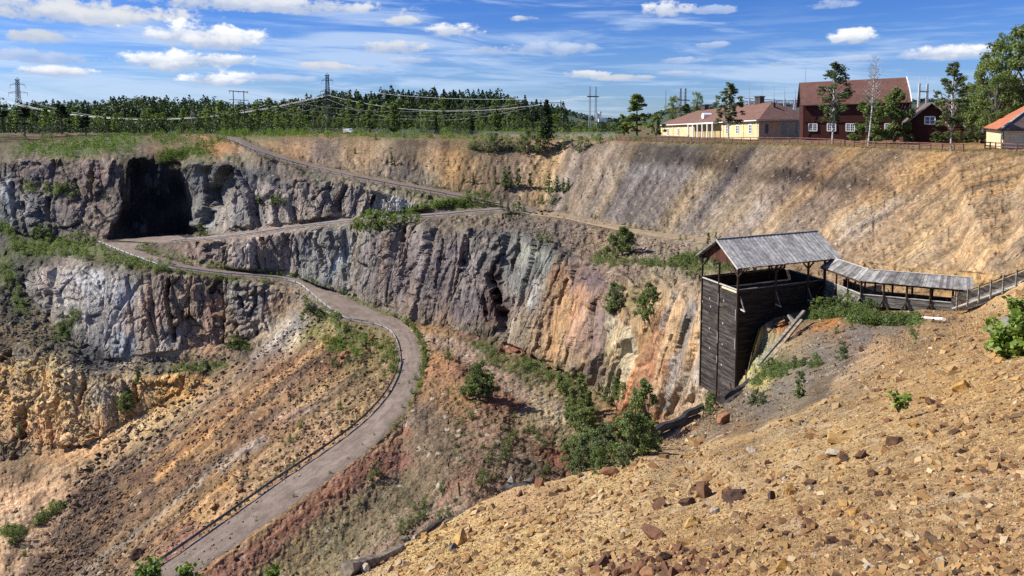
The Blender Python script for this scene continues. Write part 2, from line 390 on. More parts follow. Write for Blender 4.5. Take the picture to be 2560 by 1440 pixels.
# ---- colours of the ground: base points, then strokes (all photo directions; colours of the ground itself, plus shade painted into the recess)
BASE = [
 (0,340,(112,105,70)),(300,350,(105,108,66)),(150,372,(120,105,72)),(420,385,(140,112,78)),(540,370,(165,122,70)),(600,395,(128,118,98)),(500,405,(125,120,88)),(700,325,(120,118,70)),(1200,340,(135,122,72)),(1000,320,(95,105,50)),(300,315,(90,98,50)),
 (100,430,(130,112,104)),(250,430,(150,125,110)),(50,520,(140,140,135)),(180,520,(135,118,108)),(250,560,(150,132,112)),(400,500,(34,34,38)),(350,560,(34,34,38)),(440,470,(36,36,40)),(440,560,(34,34,38)),(30,590,(85,85,80)),(380,430,(60,58,60)),  # near-black points carry the shade of the rock recess in their colour
 (520,450,(120,122,125)),(540,540,(148,148,145)),(620,500,(150,140,132)),(720,520,(178,158,140)),(820,500,(160,145,132)),(900,500,(170,155,140)),(980,510,(182,176,160)),(1050,505,(160,150,130)),(700,430,(120,112,104)),(600,430,(110,110,112)),(800,440,(118,112,100)),
 (750,370,(185,145,95)),(800,390,(150,128,105)),(900,380,(180,145,95)),(1000,400,(165,138,100)),(1000,430,(140,125,108)),(1100,390,(185,145,90)),(1150,430,(195,155,95)),(1200,460,(180,145,95)),(1300,400,(185,150,105)),(1350,450,(180,150,110)),(1450,400,(175,145,110)),(1400,500,(160,138,108)),
 (1500,450,(160,140,115)),(1550,520,(150,130,108)),(1600,380,(125,105,75)),(1650,450,(150,130,112)),(1700,520,(165,140,110)),(1800,380,(118,98,72)),(1850,470,(150,128,105)),(1900,550,(175,148,112)),(2000,500,(155,125,92)),(2000,590,(170,142,105)),(2050,420,(130,100,68)),(2150,390,(160,128,80)),(2200,480,(170,135,92)),(2150,560,(172,142,105)),(2350,420,(175,138,85)),(2350,520,(172,142,100)),(2300,620,(190,158,112)),(2500,450,(178,142,88)),(2500,560,(185,150,98)),(2450,640,(205,165,105)),(2550,520,(180,150,105)),(1650,540,(145,125,102)),
 (700,350,(150,120,80)),(1050,500,(120,118,80)),(1150,510,(120,122,80)),(1000,545,(110,105,90)),
 (1100,550,(125,112,98)),(1200,545,(130,118,100)),(1300,560,(120,112,102)),(1400,580,(128,116,104)),(1500,600,(150,130,105)),(1450,560,(140,125,108)),(1600,620,(160,145,125)),(1700,630,(155,140,122)),(1650,650,(150,140,115)),(1750,660,(120,115,85)),
 (500,635,(160,138,122)),(620,630,(175,155,140)),(700,650,(160,140,128)),(780,640,(150,148,140)),(850,600,(150,145,132)),(800,680,(150,148,138)),
 (950,640,(140,125,120)),(1000,700,(135,118,115)),(1050,620,(138,122,118)),(1100,700,(132,118,116)),(1150,640,(138,125,122)),(1180,760,(125,115,115)),(1250,640,(125,122,118)),(1230,780,(120,92,82)),(1300,700,(125,125,118)),(1320,640,(150,150,135)),(1350,660,(120,122,115)),(1350,760,(150,128,110)),(1300,820,(160,140,110)),(1400,700,(160,125,95)),(1400,800,(178,140,95)),(1380,860,(185,150,105)),(1440,760,(180,140,100)),(1480,700,(125,105,105)),(1470,850,(150,125,110)),(1500,800,(128,110,102)),(1530,690,(150,130,110)),(1550,860,(190,172,130)),(1500,940,(150,130,110)),(1600,750,(140,125,85)),(1620,860,(165,125,85)),(1640,920,(180,125,80)),(1590,990,(175,128,88)),(1640,800,(185,150,105)),(1680,780,(200,165,120)),(1700,860,(195,160,115)),(1720,960,(185,165,140)),(1680,1000,(190,160,125)),(1740,760,(190,165,135)),(1600,1060,(170,125,80)),
 (1050,500,(130,125,85)),(100,640,(80,80,65)),(250,650,(95,90,65)),(30,680,(75,80,55)),(350,665,(110,100,80)),(550,690,(130,115,85)),
 (130,700,(205,190,175)),(180,740,(190,180,165)),(240,700,(200,198,192)),(300,740,(150,152,158)),(330,800,(165,150,140)),(380,760,(165,140,115)),(430,850,(175,158,135)),(300,860,(140,145,150)),(480,760,(160,140,115)),(530,760,(165,125,90)),(560,820,(160,130,100)),(600,740,(160,150,135)),(640,760,(150,145,138)),(700,760,(165,135,100)),(500,860,(170,140,105)),
 (40,780,(85,80,68)),(100,830,(110,100,75)),(140,860,(100,95,75)),(230,900,(85,85,85)),(30,850,(120,100,70)),(400,920,(95,92,80)),(500,920,(90,80,60)),(620,880,(95,85,70)),
 (80,950,(245,208,138)),(40,1000,(235,200,138)),(150,980,(252,224,160)),(250,990,(150,148,135)),(200,1050,(240,208,152)),(80,1080,(205,170,126)),(250,1080,(202,165,118)),(320,1020,(212,182,135)),(40,1130,(120,110,90)),(430,960,(235,195,115)),(330,1010,(232,200,138)),
 (60,1190,(120,100,75)),(20,1280,(225,185,145)),(60,1250,(218,178,138)),(30,1390,(205,172,135)),(80,1220,(205,168,128)),
 (740,810,(175,165,148)),(700,850,(180,165,140)),(650,900,(170,140,108)),(560,980,(165,135,98)),(700,930,(140,110,85)),(600,1050,(130,100,72)),(500,1100,(160,125,82)),(450,1180,(125,98,72)),(350,1200,(110,88,70)),(550,1200,(180,138,82)),(700,1050,(180,140,92)),(400,1300,(135,105,75)),(250,1250,(90,72,62)),(200,1350,(80,66,58)),(300,1380,(150,120,82)),(250,1440,(140,115,85)),(100,1420,(85,72,62)),(500,1280,(185,145,92)),(620,1200,(178,145,98)),
 (800,1000,(165,138,100)),(850,880,(135,115,75)),(900,900,(130,115,72)),(950,880,(130,115,75)),(820,920,(130,95,70)),(880,1000,(155,130,90)),(800,1080,(180,145,105)),(780,830,(135,130,80)),(900,840,(130,120,85)),(700,1150,(180,145,102)),(600,1250,(180,142,98)),(480,1360,(170,125,88)),
 (1080,850,(160,125,80)),(1100,920,(175,130,90)),(1090,960,(160,125,90)),(1150,980,(165,130,88)),(1050,1050,(120,105,88)),(1100,1120,(125,108,88)),(1000,1150,(125,108,85)),(950,1250,(120,108,85)),(1000,1230,(115,105,80)),(850,1350,(130,120,90)),(700,1430,(145,130,95)),(1100,1270,(135,118,98)),(1200,1200,(150,122,98)),(1250,1150,(130,115,95)),(1200,1080,(150,122,100)),(1150,930,(150,112,85)),(1230,960,(140,110,90)),(1270,1030,(150,125,95)),(1350,1030,(165,150,115)),(1400,1080,(140,120,95)),(1380,1140,(140,100,78)),(1320,1170,(115,105,85)),(1450,1100,(90,95,60)),(1300,950,(110,105,75)),(1450,980,(130,118,80)),(1350,920,(115,112,75)),(1200,870,(95,98,58)),(1000,1300,(130,115,90)),
]
STROKES = [  # line, radius, feather, colour, strength
 ([(1000,1150),(900,1180),(780,1270),(650,1380),(560,1440),(480,1500)],24,22,(150,92,76),.85),
 ([(1020,1080),(960,1120),(860,1210),(700,1330)],10,12,(170,115,78),.8),
 ([(1220,1010),(1280,1000),(1330,1005)],14,14,(135,72,60),.7),([(1150,870),(1200,905),(1260,950)],10,12,(150,92,68),.85),([(1380,1090),(1400,1150)],14,12,(150,80,60),.8),
 ([(1060,850),(1120,860),(1200,900),(1300,980),(1400,1030)],15,14,(178,152,126),.9),
 ([(1340,1000),(1400,1060),(1390,1100)],16,20,(185,168,125),.7),
 ([(1000,1290),(900,1380),(850,1440)],12,20,(150,135,100),.5),([(1300,1140),(1150,1250),(1050,1320),(900,1400)],16,16,(160,130,105),.6),
 ([(1180,1160),(1100,1260)],10,14,(140,85,68),.5),
 ([(750,800),(640,890)],9,14,(185,172,150),.6),
 ([(830,850),(700,940),(560,1060),(400,1200)],10,8,(190,140,70),.8),([(860,880),(700,1000),(560,1120),(420,1250)],10,12,(175,125,65),.7),
 ([(780,860),(620,990),(470,1110),(330,1200)],10,10,(110,75,60),.75),([(700,880),(560,1000),(400,1120)],6,8,(120,90,75),.7),
 ([(850,930),(760,990),(640,1080),(500,1200),(360,1320)],9,10,(200,160,95),.8),([(820,900),(850,870)],16,16,(125,70,55),.8),
 ([(700,1030),(560,1150),(450,1240)],12,10,(112,78,62),.8),([(640,1110),(500,1230),(380,1330)],7,8,(195,150,80),.8),
 ([(650,1100),(600,1130),(560,1170)],8,16,(190,180,165),.6),([(780,1020),(700,1050)],8,14,(175,140,128),.6),
 ([(560,1140),(420,1270),(300,1360),(200,1440)],6,8,(185,175,150),.5),
 ([(780,1160),(650,1230)],12,20,(175,120,95),.5),([(480,1330),(420,1400)],14,16,(150,100,88),.6),
 ([(1560,420),(1650,432),(1760,438)],16,14,(185,168,148),.5),([(1680,395),(1800,410),(1900,440),(1990,445),(2100,460),(2220,465)],12,16,(84,64,46),.75),
 ([(1600,385),(1700,380)],10,18,(100,78,52),.6),([(1940,430),(2020,442)],12,10,(58,42,32),.8),([(1900,510),(1870,560)],10,18,(190,172,148),.45),([(2240,500),(2170,560),(2120,590)],12,20,(195,178,150),.5),([(2170,520),(2100,570)],8,12,(200,188,168),.6),
 ([(2350,590),(2280,640)],8,10,(215,175,105),.5),([(2540,430),(2400,500)],8,12,(195,150,85),.5),([(1450,440),(1380,470)],12,16,(200,175,135),.6),([(1540,370),(1440,400)],10,14,(195,170,130),.5),([(2400,400),(2300,470)],10,14,(150,110,65),.6),
 ([(1740,470),(1800,530)],8,14,(185,165,145),.4),([(1000,360),(1100,365),(1250,375)],8,14,(125,98,70),.5),
 ([(870,340),(1000,350),(1300,360)],6,10,(130,110,75),.6),
 ([(700,360),(780,350),(860,345)],7,10,(150,120,82),.7),
 ([(1240,660),(1235,700),(1225,770)],9,5,(100,68,55),.8),([(1205,740),(1150,780)],16,10,(105,80,75),.6),([(1370,640),(1365,720),(1340,760)],12,8,(150,158,145),.5),([(1330,760),(1345,700)],5,4,(205,200,190),.7),
 ([(1480,690),(1500,800),(1470,930)],12,6,(118,100,96),.6),([(1455,720),(1450,850)],10,6,(200,150,112),.8),([(1400,720),(1380,880)],26,12,(182,142,90),.7),([(1540,820),(1570,900),(1540,980)],26,8,(196,182,142),.8),
 ([(1660,800),(1630,900),(1590,1000),(1540,1070)],18,8,(176,118,74),.8),([(1690,800),(1660,900),(1640,1000)],9,6,(205,165,110),.7),([(1735,760),(1700,900),(1660,1020)],8,6,(150,150,150),.75),([(1690,730),(1660,820)],5,4,(150,150,150),.7),([(1745,850),(1740,950)],7,6,(150,155,165),.6),([(1610,1000),(1560,1100)],14,8,(180,125,80),.6),
 ([(950,600),(930,680),(900,720)],7,6,(160,160,148),.4),([(885,600),(860,640),(830,690)],9,7,(180,190,180),.85),([(1130,590),(1110,660)],6,6,(150,130,125),.6),([(1300,590),(1360,615),(1430,640)],12,6,(95,98,98),.7),([(1180,575),(1280,590)],8,6,(100,102,104),.6),
 ([(1260,860),(1330,890)],8,5,(165,85,62),.8),([(1210,850),(1150,840)],7,6,(160,95,80),.6),
 ([(270,700),(300,760),(270,840)],12,8,(175,180,190),.6),([(380,700),(370,800)],8,8,(178,135,95),.6),([(415,690),(405,800)],7,5,(190,135,80),.6),([(530,760),(520,870)],12,8,(185,125,75),.6),([(660,780),(720,740)],14,8,(165,130,92),.6),
 ([(250,700),(255,740)],10,6,(215,212,205),.7),([(20,440),(25,560)],8,5,(195,195,188),.7),
 ([(470,440),(490,540),(520,570)],9,7,(175,178,178),.6),([(500,420),(600,430),(680,440)],10,7,(88,92,96),.8),([(650,470),(760,480)],14,10,(185,165,150),.6),([(620,560),(700,560)],14,8,(195,175,155),.7),([(960,500),(1030,515)],12,8,(205,200,185),.8),
 ([(100,940),(130,900)],18,10,(205,175,105),.8),([(20,960),(120,980),(200,960)],22,14,(215,192,140),.7),([(180,930),(190,980)],10,6,(225,205,150),.8),([(160,1090),(300,1000)],12,12,(238,208,150),.6),([(230,1110),(300,1060)],7,6,(240,228,170),.8),([(420,960),(450,940)],14,7,(228,185,100),.9),([(490,945),(510,955)],9,6,(220,175,100),.7),([(200,895),(270,905)],22,10,(70,72,76),.9),([(330,960),(250,990)],14,10,(150,150,140),.6),
 ([(100,1240),(60,1330),(20,1400)],12,10,(75,55,42),.8),([(20,1300),(70,1270)],14,14,(200,172,130),.6),
 ([(540,360),(590,378)],12,8,(185,130,65),.7),([(110,350),(30,345)],6,8,(110,75,60),.8),([(390,355),(340,365)],7,8,(135,105,75),.7),
 ([(1350,530),(1450,560),(1560,580)],5,4,(80,65,50),.5),
]
GREEN = [ # line, radius, strength of low green cover
 ([(60,375),(240,385)],16,.8),([(220,360),(330,345)],18,.75),([(420,360),(520,395)],16,.5),([(540,338),(700,340)],8,.8),([(100,470),(180,480)],22,.45),([(30,620),(250,625)],20,.75),([(90,595),(180,610)],14,.7),([(280,640),(420,675),(600,700)],9,.7),([(400,625),(560,668),(700,686)],5,.7),([(0,650),(60,780)],24,.6),
 ([(560,395),(600,405)],8,.5),([(700,425),(900,460),(1100,498)],4,.5),([(1040,515),(1120,510),(1230,508)],9,.85),([(880,560),(960,560)],14,.7),([(1260,535),(1330,530)],6,.6),([(1500,640),(1560,610)],20,.5),([(1700,655),(1760,670)],12,.7),([(1400,600),(1350,590)],6,.4),
 ([(800,775),(860,830),(940,850)],20,.45),([(980,860),(985,920)],10,.6),([(1050,830),(1065,900),(1040,990)],5,.7),([(870,740),(960,778),(1030,800)],4,.7),([(1190,862),(1290,915)],9,.5),([(1320,920),(1450,950)],16,.45),([(430,925),(560,915)],10,.6),([(350,980),(300,1010)],8,.4),
 ([(1400,1100),(1500,1140),(1600,1120)],30,.5),([(650,345),(760,342),(1500,350)],6,.45),([(1480,335),(1640,345)],8,.6),([(1660,360),(2000,362),(2400,378),(2600,382)],5,.45),([(0,1320),(60,1330)],12,.5),([(150,850),(190,800)],14,.4),([(0,560),(40,600)],16,.4),([(590,860),(620,870)],8,.4),
]
CREV = [([(1222,690),(1238,740),(1250,790),(1256,835)],11,7),([(1205,740),(1215,800)],5,2.5),([(425,702),(418,740),(430,790),(436,850)],7,5),([(555,735),(562,800),(556,850)],6,4),([(545,700),(530,730)],6,3),([(600,740),(612,770)],5,2.5),([(645,720),(640,760),(625,790)],5,3),([(640,815),(642,835)],7,4),
 ([(370,800),(360,850)],4,2),([(865,465),(845,510),(850,540)],6,3.5),([(830,470),(790,500)],4,2),([(735,520),(745,560)],5,3),([(690,480),(700,530)],4,2),([(640,500),(660,512)],6,3),([(600,450),(590,520)],5,2.5),([(520,430),(535,520)],6,3),([(930,490),(925,520)],5,2.5),
 ([(125,500),(130,590)],10,5),([(60,510),(75,590)],8,4),([(190,450),(200,500)],6,3),([(235,430),(230,500)],5,2),([(30,460),(40,560)],6,3),([(800,600),(815,660)],6,3),([(640,640),(650,670)],5,2),([(560,620),(560,655)],5,2),([(740,590),(730,640)],5,2.5),([(940,600),(925,680)],5,2),
 ([(1030,590),(1010,700)],4,1.8),([(1110,600),(1090,720)],4,1.8),([(1165,590),(1145,680)],5,2),([(1290,620),(1275,680)],6,2.5),([(1010,575),(1005,600)],8,3),([(1090,570),(1080,600)],8,3),([(1310,700),(1300,800)],4,1.6),([(1480,760),(1470,850)],4,1.5),([(1420,700),(1400,760)],4,1.5),
 ([(1560,930),(1545,990),(1520,1030)],9,4),([(1680,840),(1650,950)],5,2),([(1720,800),(1700,870)],4,1.5),([(60,1030),(50,1090)],10,5),([(150,990),(130,1040)],8,4),([(210,960),(200,1010)],6,3),([(340,960),(350,1000)],7,4),([(455,950),(450,975)],6,3),([(0,900),(30,880)],12,6)]
def paint(X, Y, base, strokes, green, warpseed=3, power=3.2, sc=1.0):
    shp = X.shape; X = X.ravel(); Y = Y.ravel()
    wx = X+10*fbm(X/45*sc, Y/45*sc, X*0, 3, warpseed)+3*fbm(X/9*sc, Y/9*sc, X*0, 2, warpseed+9)
    wy = Y+8*fbm(X/45*sc, Y/30*sc, X*0+7, 3, warpseed+5)+3*fbm(X/9*sc, Y/9*sc, X*0, 2, warpseed+19)
    num = np.zeros((X.size, 3)); den = np.zeros(X.size)
    for (x, y, c) in base:
        d2 = (wx-x)**2+((wy-y)*1.25)**2
        w = 1/(d2+120.0)**(power/2)
        num += w[:, None]*np.array(srgb(*c)); den += w
    col = num/den[:, None]
    for (ln, r, f, c, k) in strokes:
        xs = [p[0] for p in ln]; ys = [p[1] for p in ln]; m = (wx > min(xs)-r-f) & (wx < max(xs)+r+f) & (wy > min(ys)-r-f) & (wy < max(ys)+r+f)
        if not m.any(): continue
        d = line_dist(ln, wx[m], wy[m]); a = k*(1-smooth(d, r-f*0.6, r+f))
        cc = np.array(srgb(*c)); cc = cc*0.8+0.2*cc.mean()
        a = a*0.85; col[m] = col[m]*(1-a[:, None])+cc*a[:, None]
    gr = np.zeros(X.size)
    for (ln, r, k) in green:
        xs = [p[0] for p in ln]; ys = [p[1] for p in ln]; m = (wx > min(xs)-2*r) & (wx < max(xs)+2*r) & (wy > min(ys)-2*r) & (wy < max(ys)+2*r)
        if not m.any(): continue
        d = line_dist(ln, wx[m], wy[m]); gr[m] = np.maximum(gr[m], k*(1-smooth(d, r*0.5, r*1.5)))
    lum = col.mean(-1, keepdims=True); col = col*0.93+lum*0.07
    return col.reshape(*shp, 3), gr.reshape(shp)

def ground_material():
    m = bpy.data.materials.new('ground_rock_and_soil'); m.use_nodes = True; nt = m.node_tree; g = G(nt)
    b = nt.nodes['Principled BSDF']; b.inputs['Roughness'].default_value = 0.92; b.inputs['Specular IOR Level'].default_value = 0.2
    at1 = N(nt, 'ShaderNodeAttribute', attribute_name='Col'); at2 = N(nt, 'ShaderNodeAttribute', attribute_name='Mask')
    at3 = N(nt, 'ShaderNodeAttribute', attribute_name='Flow')
    sp = N(nt, 'ShaderNodeSeparateColor'); g.L(at2.outputs['Color'], sp.inputs[0]); rock, green, fine = sp.outputs
    geo = N(nt, 'ShaderNodeNewGeometry'); pos0 = geo.outputs['Position']
    vm = N(nt, 'ShaderNodeVectorMath'); vm.operation = 'SCALE'; g.L(pos0, vm.inputs[0]); g.L(g.lin(fine, 0, 1, 1.0, 5.0), vm.inputs['Scale']); pos = vm.outputs[0]
    nn = g.noise(pos, 0.22, 7, 0.68)
    nf = g.noise(pos, 2.6, 4, 0.75)
    v1 = N(nt, 'ShaderNodeTexVoronoi'); v1.inputs['Scale'].default_value = 0.75; g.L(pos, v1.inputs['Vector'])
    v2 = N(nt, 'ShaderNodeTexVoronoi'); v2.inputs['Scale'].default_value = 2.2; g.L(pos, v2.inputs['Vector'])
    c1 = N(nt, 'ShaderNodeSeparateColor'); g.L(v1.outputs['Color'], c1.inputs[0])
    c2 = N(nt, 'ShaderNodeSeparateColor'); g.L(v2.outputs['Color'], c2.inputs[0])
    tone = g.math('ADD', g.lin(c1.outputs[0], 0, 1, 0.84, 1.14), g.lin(c2.outputs[0], 0, 1, -0.26, 0.26))
    tone = g.math('MULTIPLY', tone, g.lin(nf, 0.3, 0.7, 0.62, 1.36))
    fl = g.mapping(at3.outputs['Vector'], (0.9, 0.10, 0.0)); ns = g.noise(fl, 1.0, 6, 0.72)
    ns = g.math('ADD', g.math('MULTIPLY', ns, g.math('SUBTRACT', 1.0, fine)), g.math('MULTIPLY', fine, 0.5))
    tone = g.math('MULTIPLY', tone, g.lin(ns, 0.3, 0.7, 0.55, 1.42))
    tone = g.math('MULTIPLY', tone, g.lin(nn, 0.3, 0.7, 0.78, 1.2))
    soil = g.mix(1.0, at1.outputs['Color'], g.xyz(tone, tone, tone), 'MULTIPLY')
    pn = g.noise(pos0, 0.30, 6, 0.72); pn2 = g.noise(g.mapping(pos0, (1, 1, 1), (0, 0, 1.0)), 0.42, 6, 0.7)
    soil = g.mix(g.math('MULTIPLY', g.math('MULTIPLY', g.ss(pn, 0.54, 0.66), fine), 0.85), soil, g.mix(1.0, soil, (0.62, 0.47, 0.38), 'MULTIPLY'))
    soil = g.mix(g.math('MULTIPLY', g.math('MULTIPLY', g.ss(pn2, 0.56, 0.68), fine), 0.6), soil, (0.43, 0.37, 0.28))
    hue = g.ss(c2.outputs[1], 0.6, 1.0)
    soil = g.mix(g.math('MULTIPLY', hue, 0.5), soil, g.mix(1.0, soil, (1.2, 0.9, 0.66), 'MULTIPLY'))
    bright = g.math('MULTIPLY', g.ss(c1.outputs[1], 0.93, 0.96), g.ss(v1.outputs['Distance'], 0.42, 0.3))
    soil = g.mix(g.math('MULTIPLY', g.math('MULTIPLY', bright, at2.outputs['Alpha']), 0.5), soil, (0.5, 0.44, 0.36))
    dark = g.math('MULTIPLY', g.ss(c2.outputs[2], 0.82, 0.9), g.ss(v2.outputs['Distance'], 0.5, 0.35))
    soil = g.mix(g.math('MULTIPLY', dark, 0.7), soil, g.mix(1.0, soil, (0.42, 0.36, 0.34), 'MULTIPLY'))
    # rock: upright grain, joints and stains
    fs = N(nt, 'ShaderNodeSeparateXYZ'); g.L(at3.outputs['Vector'], fs.inputs[0])
    ps = N(nt, 'ShaderNodeSeparateXYZ'); g.L(pos0, ps.inputs[0])
    rv = g.xyz(fs.outputs[2], g.math('MULTIPLY', ps.outputs[1], 0.12), fs.outputs[1])
    pv = g.mapping(rv, (0.55, 0.5, 0.06)); nr = g.noise(pv, 1.0, 8, 0.74, 0.6)
    pv1 = g.mapping(rv, (2.4, 2.2, 0.6)); nr2 = g.noise(pv1, 1.0, 5, 0.72)
    pv2 = g.mapping(rv, (1, 1, 0.24))
    wv = N(nt, 'ShaderNodeVectorMath'); wv.operation = 'MULTIPLY_ADD'; g.L(g.noise(pos0, 0.4, 4, 0.6, 0, 1), wv.inputs[0]); wv.inputs[1].default_value = (2.4, 2.4, 2.4); g.L(pv2, wv.inputs[2])
    ve = g.vor(wv.outputs[0], 0.30, 'DISTANCE_TO_EDGE'); ve2 = g.vor(wv.outputs[0], 1.0, 'DISTANCE_TO_EDGE')
    crack = g.math('MULTIPLY', g.ss(ve, 0.0, 0.03), g.lin(g.ss(ve2, 0.0, 0.06), 0, 1, 0.55, 1.0))
    rt = g.math('MULTIPLY', g.lin(nr, 0.3, 0.7, 0.52, 1.5), g.lin(crack, 0, 1, 0.35, 1.0))
    rt = g.math('MULTIPLY', rt, g.lin(nr2, 0.3, 0.7, 0.7, 1.32))
    rc = g.vor(wv.outputs[0], 0.7, 'F1', 'Color'); rcs = N(nt, 'ShaderNodeSeparateColor'); g.L(rc, rcs.inputs[0])
    rt = g.math('MULTIPLY', rt, g.lin(rcs.outputs[0], 0, 1, 0.82, 1.2))
    rockc = g.mix(1.0, at1.outputs['Color'], g.xyz(rt, rt, rt), 'MULTIPLY')
    warm = g.ss(g.noise(pv, 0.45, 4, 0.6), 0.5, 0.66)
    rockc = g.mix(g.math('MULTIPLY', warm, 0.4), rockc, g.mix(1.0, rockc, (1.3, 1.0, 0.7), 'MULTIPLY'))
    pale = g.ss(g.noise(g.mapping(rv, (0.3, 0.3, 0.07)), 1.0, 6, 0.7), 0.54, 0.66)
    rockc = g.mix(g.math('MULTIPLY', pale, 0.14), rockc, (0.36, 0.34, 0.31))
    col = g.mix(rock, soil, rockc)
    gm = g.math('MULTIPLY', green, g.ss(g.math('ADD', g.noise(pos0, 1.1, 5, 0.75), g.math('MULTIPLY', green, 0.22)), 0.52, 0.62))
    gcol = g.mix(g.ss(nf, 0.35, 0.65), (0.03, 0.045, 0.012), (0.13, 0.15, 0.045))
    col = g.mix(gm, col, gcol)
    g.L(col, b.inputs['Base Color'])
    rough_k = at2.outputs['Alpha']
    h_s = g.math('ADD', g.math('MULTIPLY', v1.outputs['Distance'], -0.2), g.math('MULTIPLY', v2.outputs['Distance'], -0.14))
    h_s = g.math('ADD', h_s, g.math('MULTIPLY', g.noise(pos, 1.6, 8, 0.75), 0.45))
    h_r = g.math('ADD', g.math('MULTIPLY', nr, 1.3), g.math('MULTIPLY', g.math('MINIMUM', ve, 0.12), 2.0))
    h_r = g.math('ADD', h_r, g.math('ADD', g.math('MULTIPLY', g.math('MINIMUM', ve2, 0.1), 1.2), g.math('MULTIPLY', nr2, 0.6)))
    h = g.math('ADD', g.math('MULTIPLY', rock, h_r), g.math('MULTIPLY', g.math('SUBTRACT', 1.0, rock), g.math('MULTIPLY', g.math('MULTIPLY', h_s, rough_k), g.lin(fine, 0, 1, 1.0, 0.26))))
    g.L(g.bump(h, 0.75, 1.0), b.inputs['Normal'])
    return m
M_GROUND = ground_material()
ALB = 0.60            # photo tone of a sunlit surface -> its own colour
def sheet(name, xs, ys, field, colfn, keep=None, warp=True, near=False, ov=None):
    X, Y = np.meshgrid(xs, ys)
    flat = np.zeros(X.shape)
    if not near:
        for p in ROADS: flat = np.maximum(flat, poly_mask(p, X, Y).astype(float))
        for ln in FLAT_LINES: flat = np.maximum(flat, 1-smooth(line_dist(ln, X, Y), 2.0, 8.0))
    free = 1-flat
    amp = 6.0*free*smooth(Y, 345, 420)
    wx = X+amp*(fbm(X/38, Y/60, X*0, 3, 11)+0.5*fbm(X/11, Y/16, X*0, 2, 12)); wy = Y+amp*(fbm(X/30, Y/38, X*0+3, 3, 13)+0.6*fbm(X/9, Y/12, X*0, 2, 14))
    if near: wx, wy = X, Y
    Q = field(wx, wy)
    W = to_world(X, Y, Q)
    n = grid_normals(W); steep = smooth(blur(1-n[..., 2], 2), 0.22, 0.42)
    col, gr = colfn(X, Y)
    if not near: col = col*(1-0.55*blur(poly_mask([(300,385),(455,405),(492,500),(484,600),(262,605),(315,500)], X, Y).astype(float), 2))[..., None]*(1-0.13*blur(poly_mask([(1100,350),(2600,380),(2620,700),(2000,640),(1750,590),(1350,524),(1100,474)], X, Y).astype(float), 12))[..., None]  # first factor paints more shade into the recess
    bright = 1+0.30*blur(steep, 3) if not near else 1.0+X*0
    rock = steep.copy()
    if ov is not None: rock = ov(X, Y, steep)
    if not near:
        lum_ = col.mean(-1, keepdims=True); ds = 0.30*rock[..., None]*((Y < 900)*smooth(X, 1420, 1280))[..., None]; col = col*(1-ds)+lum_*ds
        gb = 0.38*np.exp(-((X-1720)/330)**2)*blur(poly_mask([(1200,350),(2300,372),(2250,690),(1750,590),(1350,524),(1200,490)], X, Y).astype(float), 10); gb = gb[..., None]; col = col*(1-gb)+col.mean(-1, keepdims=True)*np.array([1.10, 1.0, .88])*gb*.93
    x, y, z = W[..., 0], W[..., 1], W[..., 2]
    # coordinate along the contour of each slope, for gullies
    ang = np.arctan2(x+30, 110-y)
    flowR = -ang*85; flowL = (x*0.8-y*0.6)
    leftw = smooth(Y-(560+0.15*X), 0, 40)*(X < 1120)
    flow = np.where(leftw > 0.5, flowL, flowR)
    if near: flow = x*0.55+y*0.2
    f2 = flow
    if not near:
        st1 = fbm(flow/2.6+0.25*fbm(x/8, y/8, z/8, 2, 301), z/55, z*0, 4, 303, 0.6); st2 = fbm(flow/6.5, z/80, z*0+4, 3, 307, 0.6)
        scree = blur(poly_mask([(745,795),(640,884),(560,955),(380,1080),(200,1230),(60,1440),(420,1440),(560,1290),(820,1090),(930,960),(900,880),(820,800)], X, Y).astype(float), 8)
        bk = blur(poly_mask([(1100,350),(2600,380),(2620,700),(2000,640),(1750,590),(1350,524),(1100,474),(620,352)], X, Y).astype(float), 8)
        amt = (scree*1.0+bk*0.85)*(1-rock); col = col*(1-0.08*bk[..., None]); col = col*(1-0.16*bk[..., None])+col.mean(-1, keepdims=True)*0.16*bk[..., None]
        cr_ = blur(poly_mask([(-700,870),(330,940),(520,930),(520,980),(330,1060),(200,1160),(-700,1180)], X, Y).astype(float), 6)[..., None]; col = col*(1+cr_*np.array([.10, -.03, -.12]))
        col = col*(1+0.18*blur(((X < 1000) & (Y > 800)).astype(float), 12)*(Y > 700))[..., None]; t_ = np.clip(1+amt*(0.75*st1+0.55*st2), 0.45, 1.6); col = col*t_[..., None]  # first factor lifts the lower left colour to make up for grazing sun
        wsh = np.clip(amt*st2*1.2, -0.5, 0.6); col = col*np.stack([1+0.15*wsh, 1+0.02*wsh, 1-0.35*wsh], -1)
    gul = fbm(f2/4.0, z/26, z*0, 4, 31, 0.6)+0.5*fbm(f2/1.3, z/12, z*0, 2, 33)
    d_soil = (0.34*gul + 0.30*fbm(x/6, y/6, z/6, 5, 41, 0.6))
    sc = 1.0
    cx, cz = x/7.5+y/16, z/26
    k = np.clip(1/Q/200, 0.45, 1.1)
    xl = np.arctan2(x, y)*200-z*0.24*smooth(X, 700, 1000)*(1/k); yy = x*0+0.37
    w1 = fbm(xl/12, yy, z/22, 2, 91)*1.3; w2 = fbm(xl/2.0, yy*2, z/16, 3, 92)
    rib = fbm(xl/10, yy, z/70, 3, 51, 0.5, True)
    f1, edge = cells(xl/7.5+w1*0.3, yy, z/30+w1*0.35, 61)
    f2_, edge2 = cells(xl/3.0+w1*0.4, yy, z/9+w1*0.5, 67)
    f3, edge3 = cells(xl/1.4+w2*0.3, yy, z/3.6+w2*0.3, 77)
    d_rock = k*(0.7*rib+3.0*f1+1.35*f2_+0.42*f3+0.2*w2-0.9*(1-smooth(edge, 0, 0.05))-0.35*(1-smooth(edge2, 0, 0.08)))
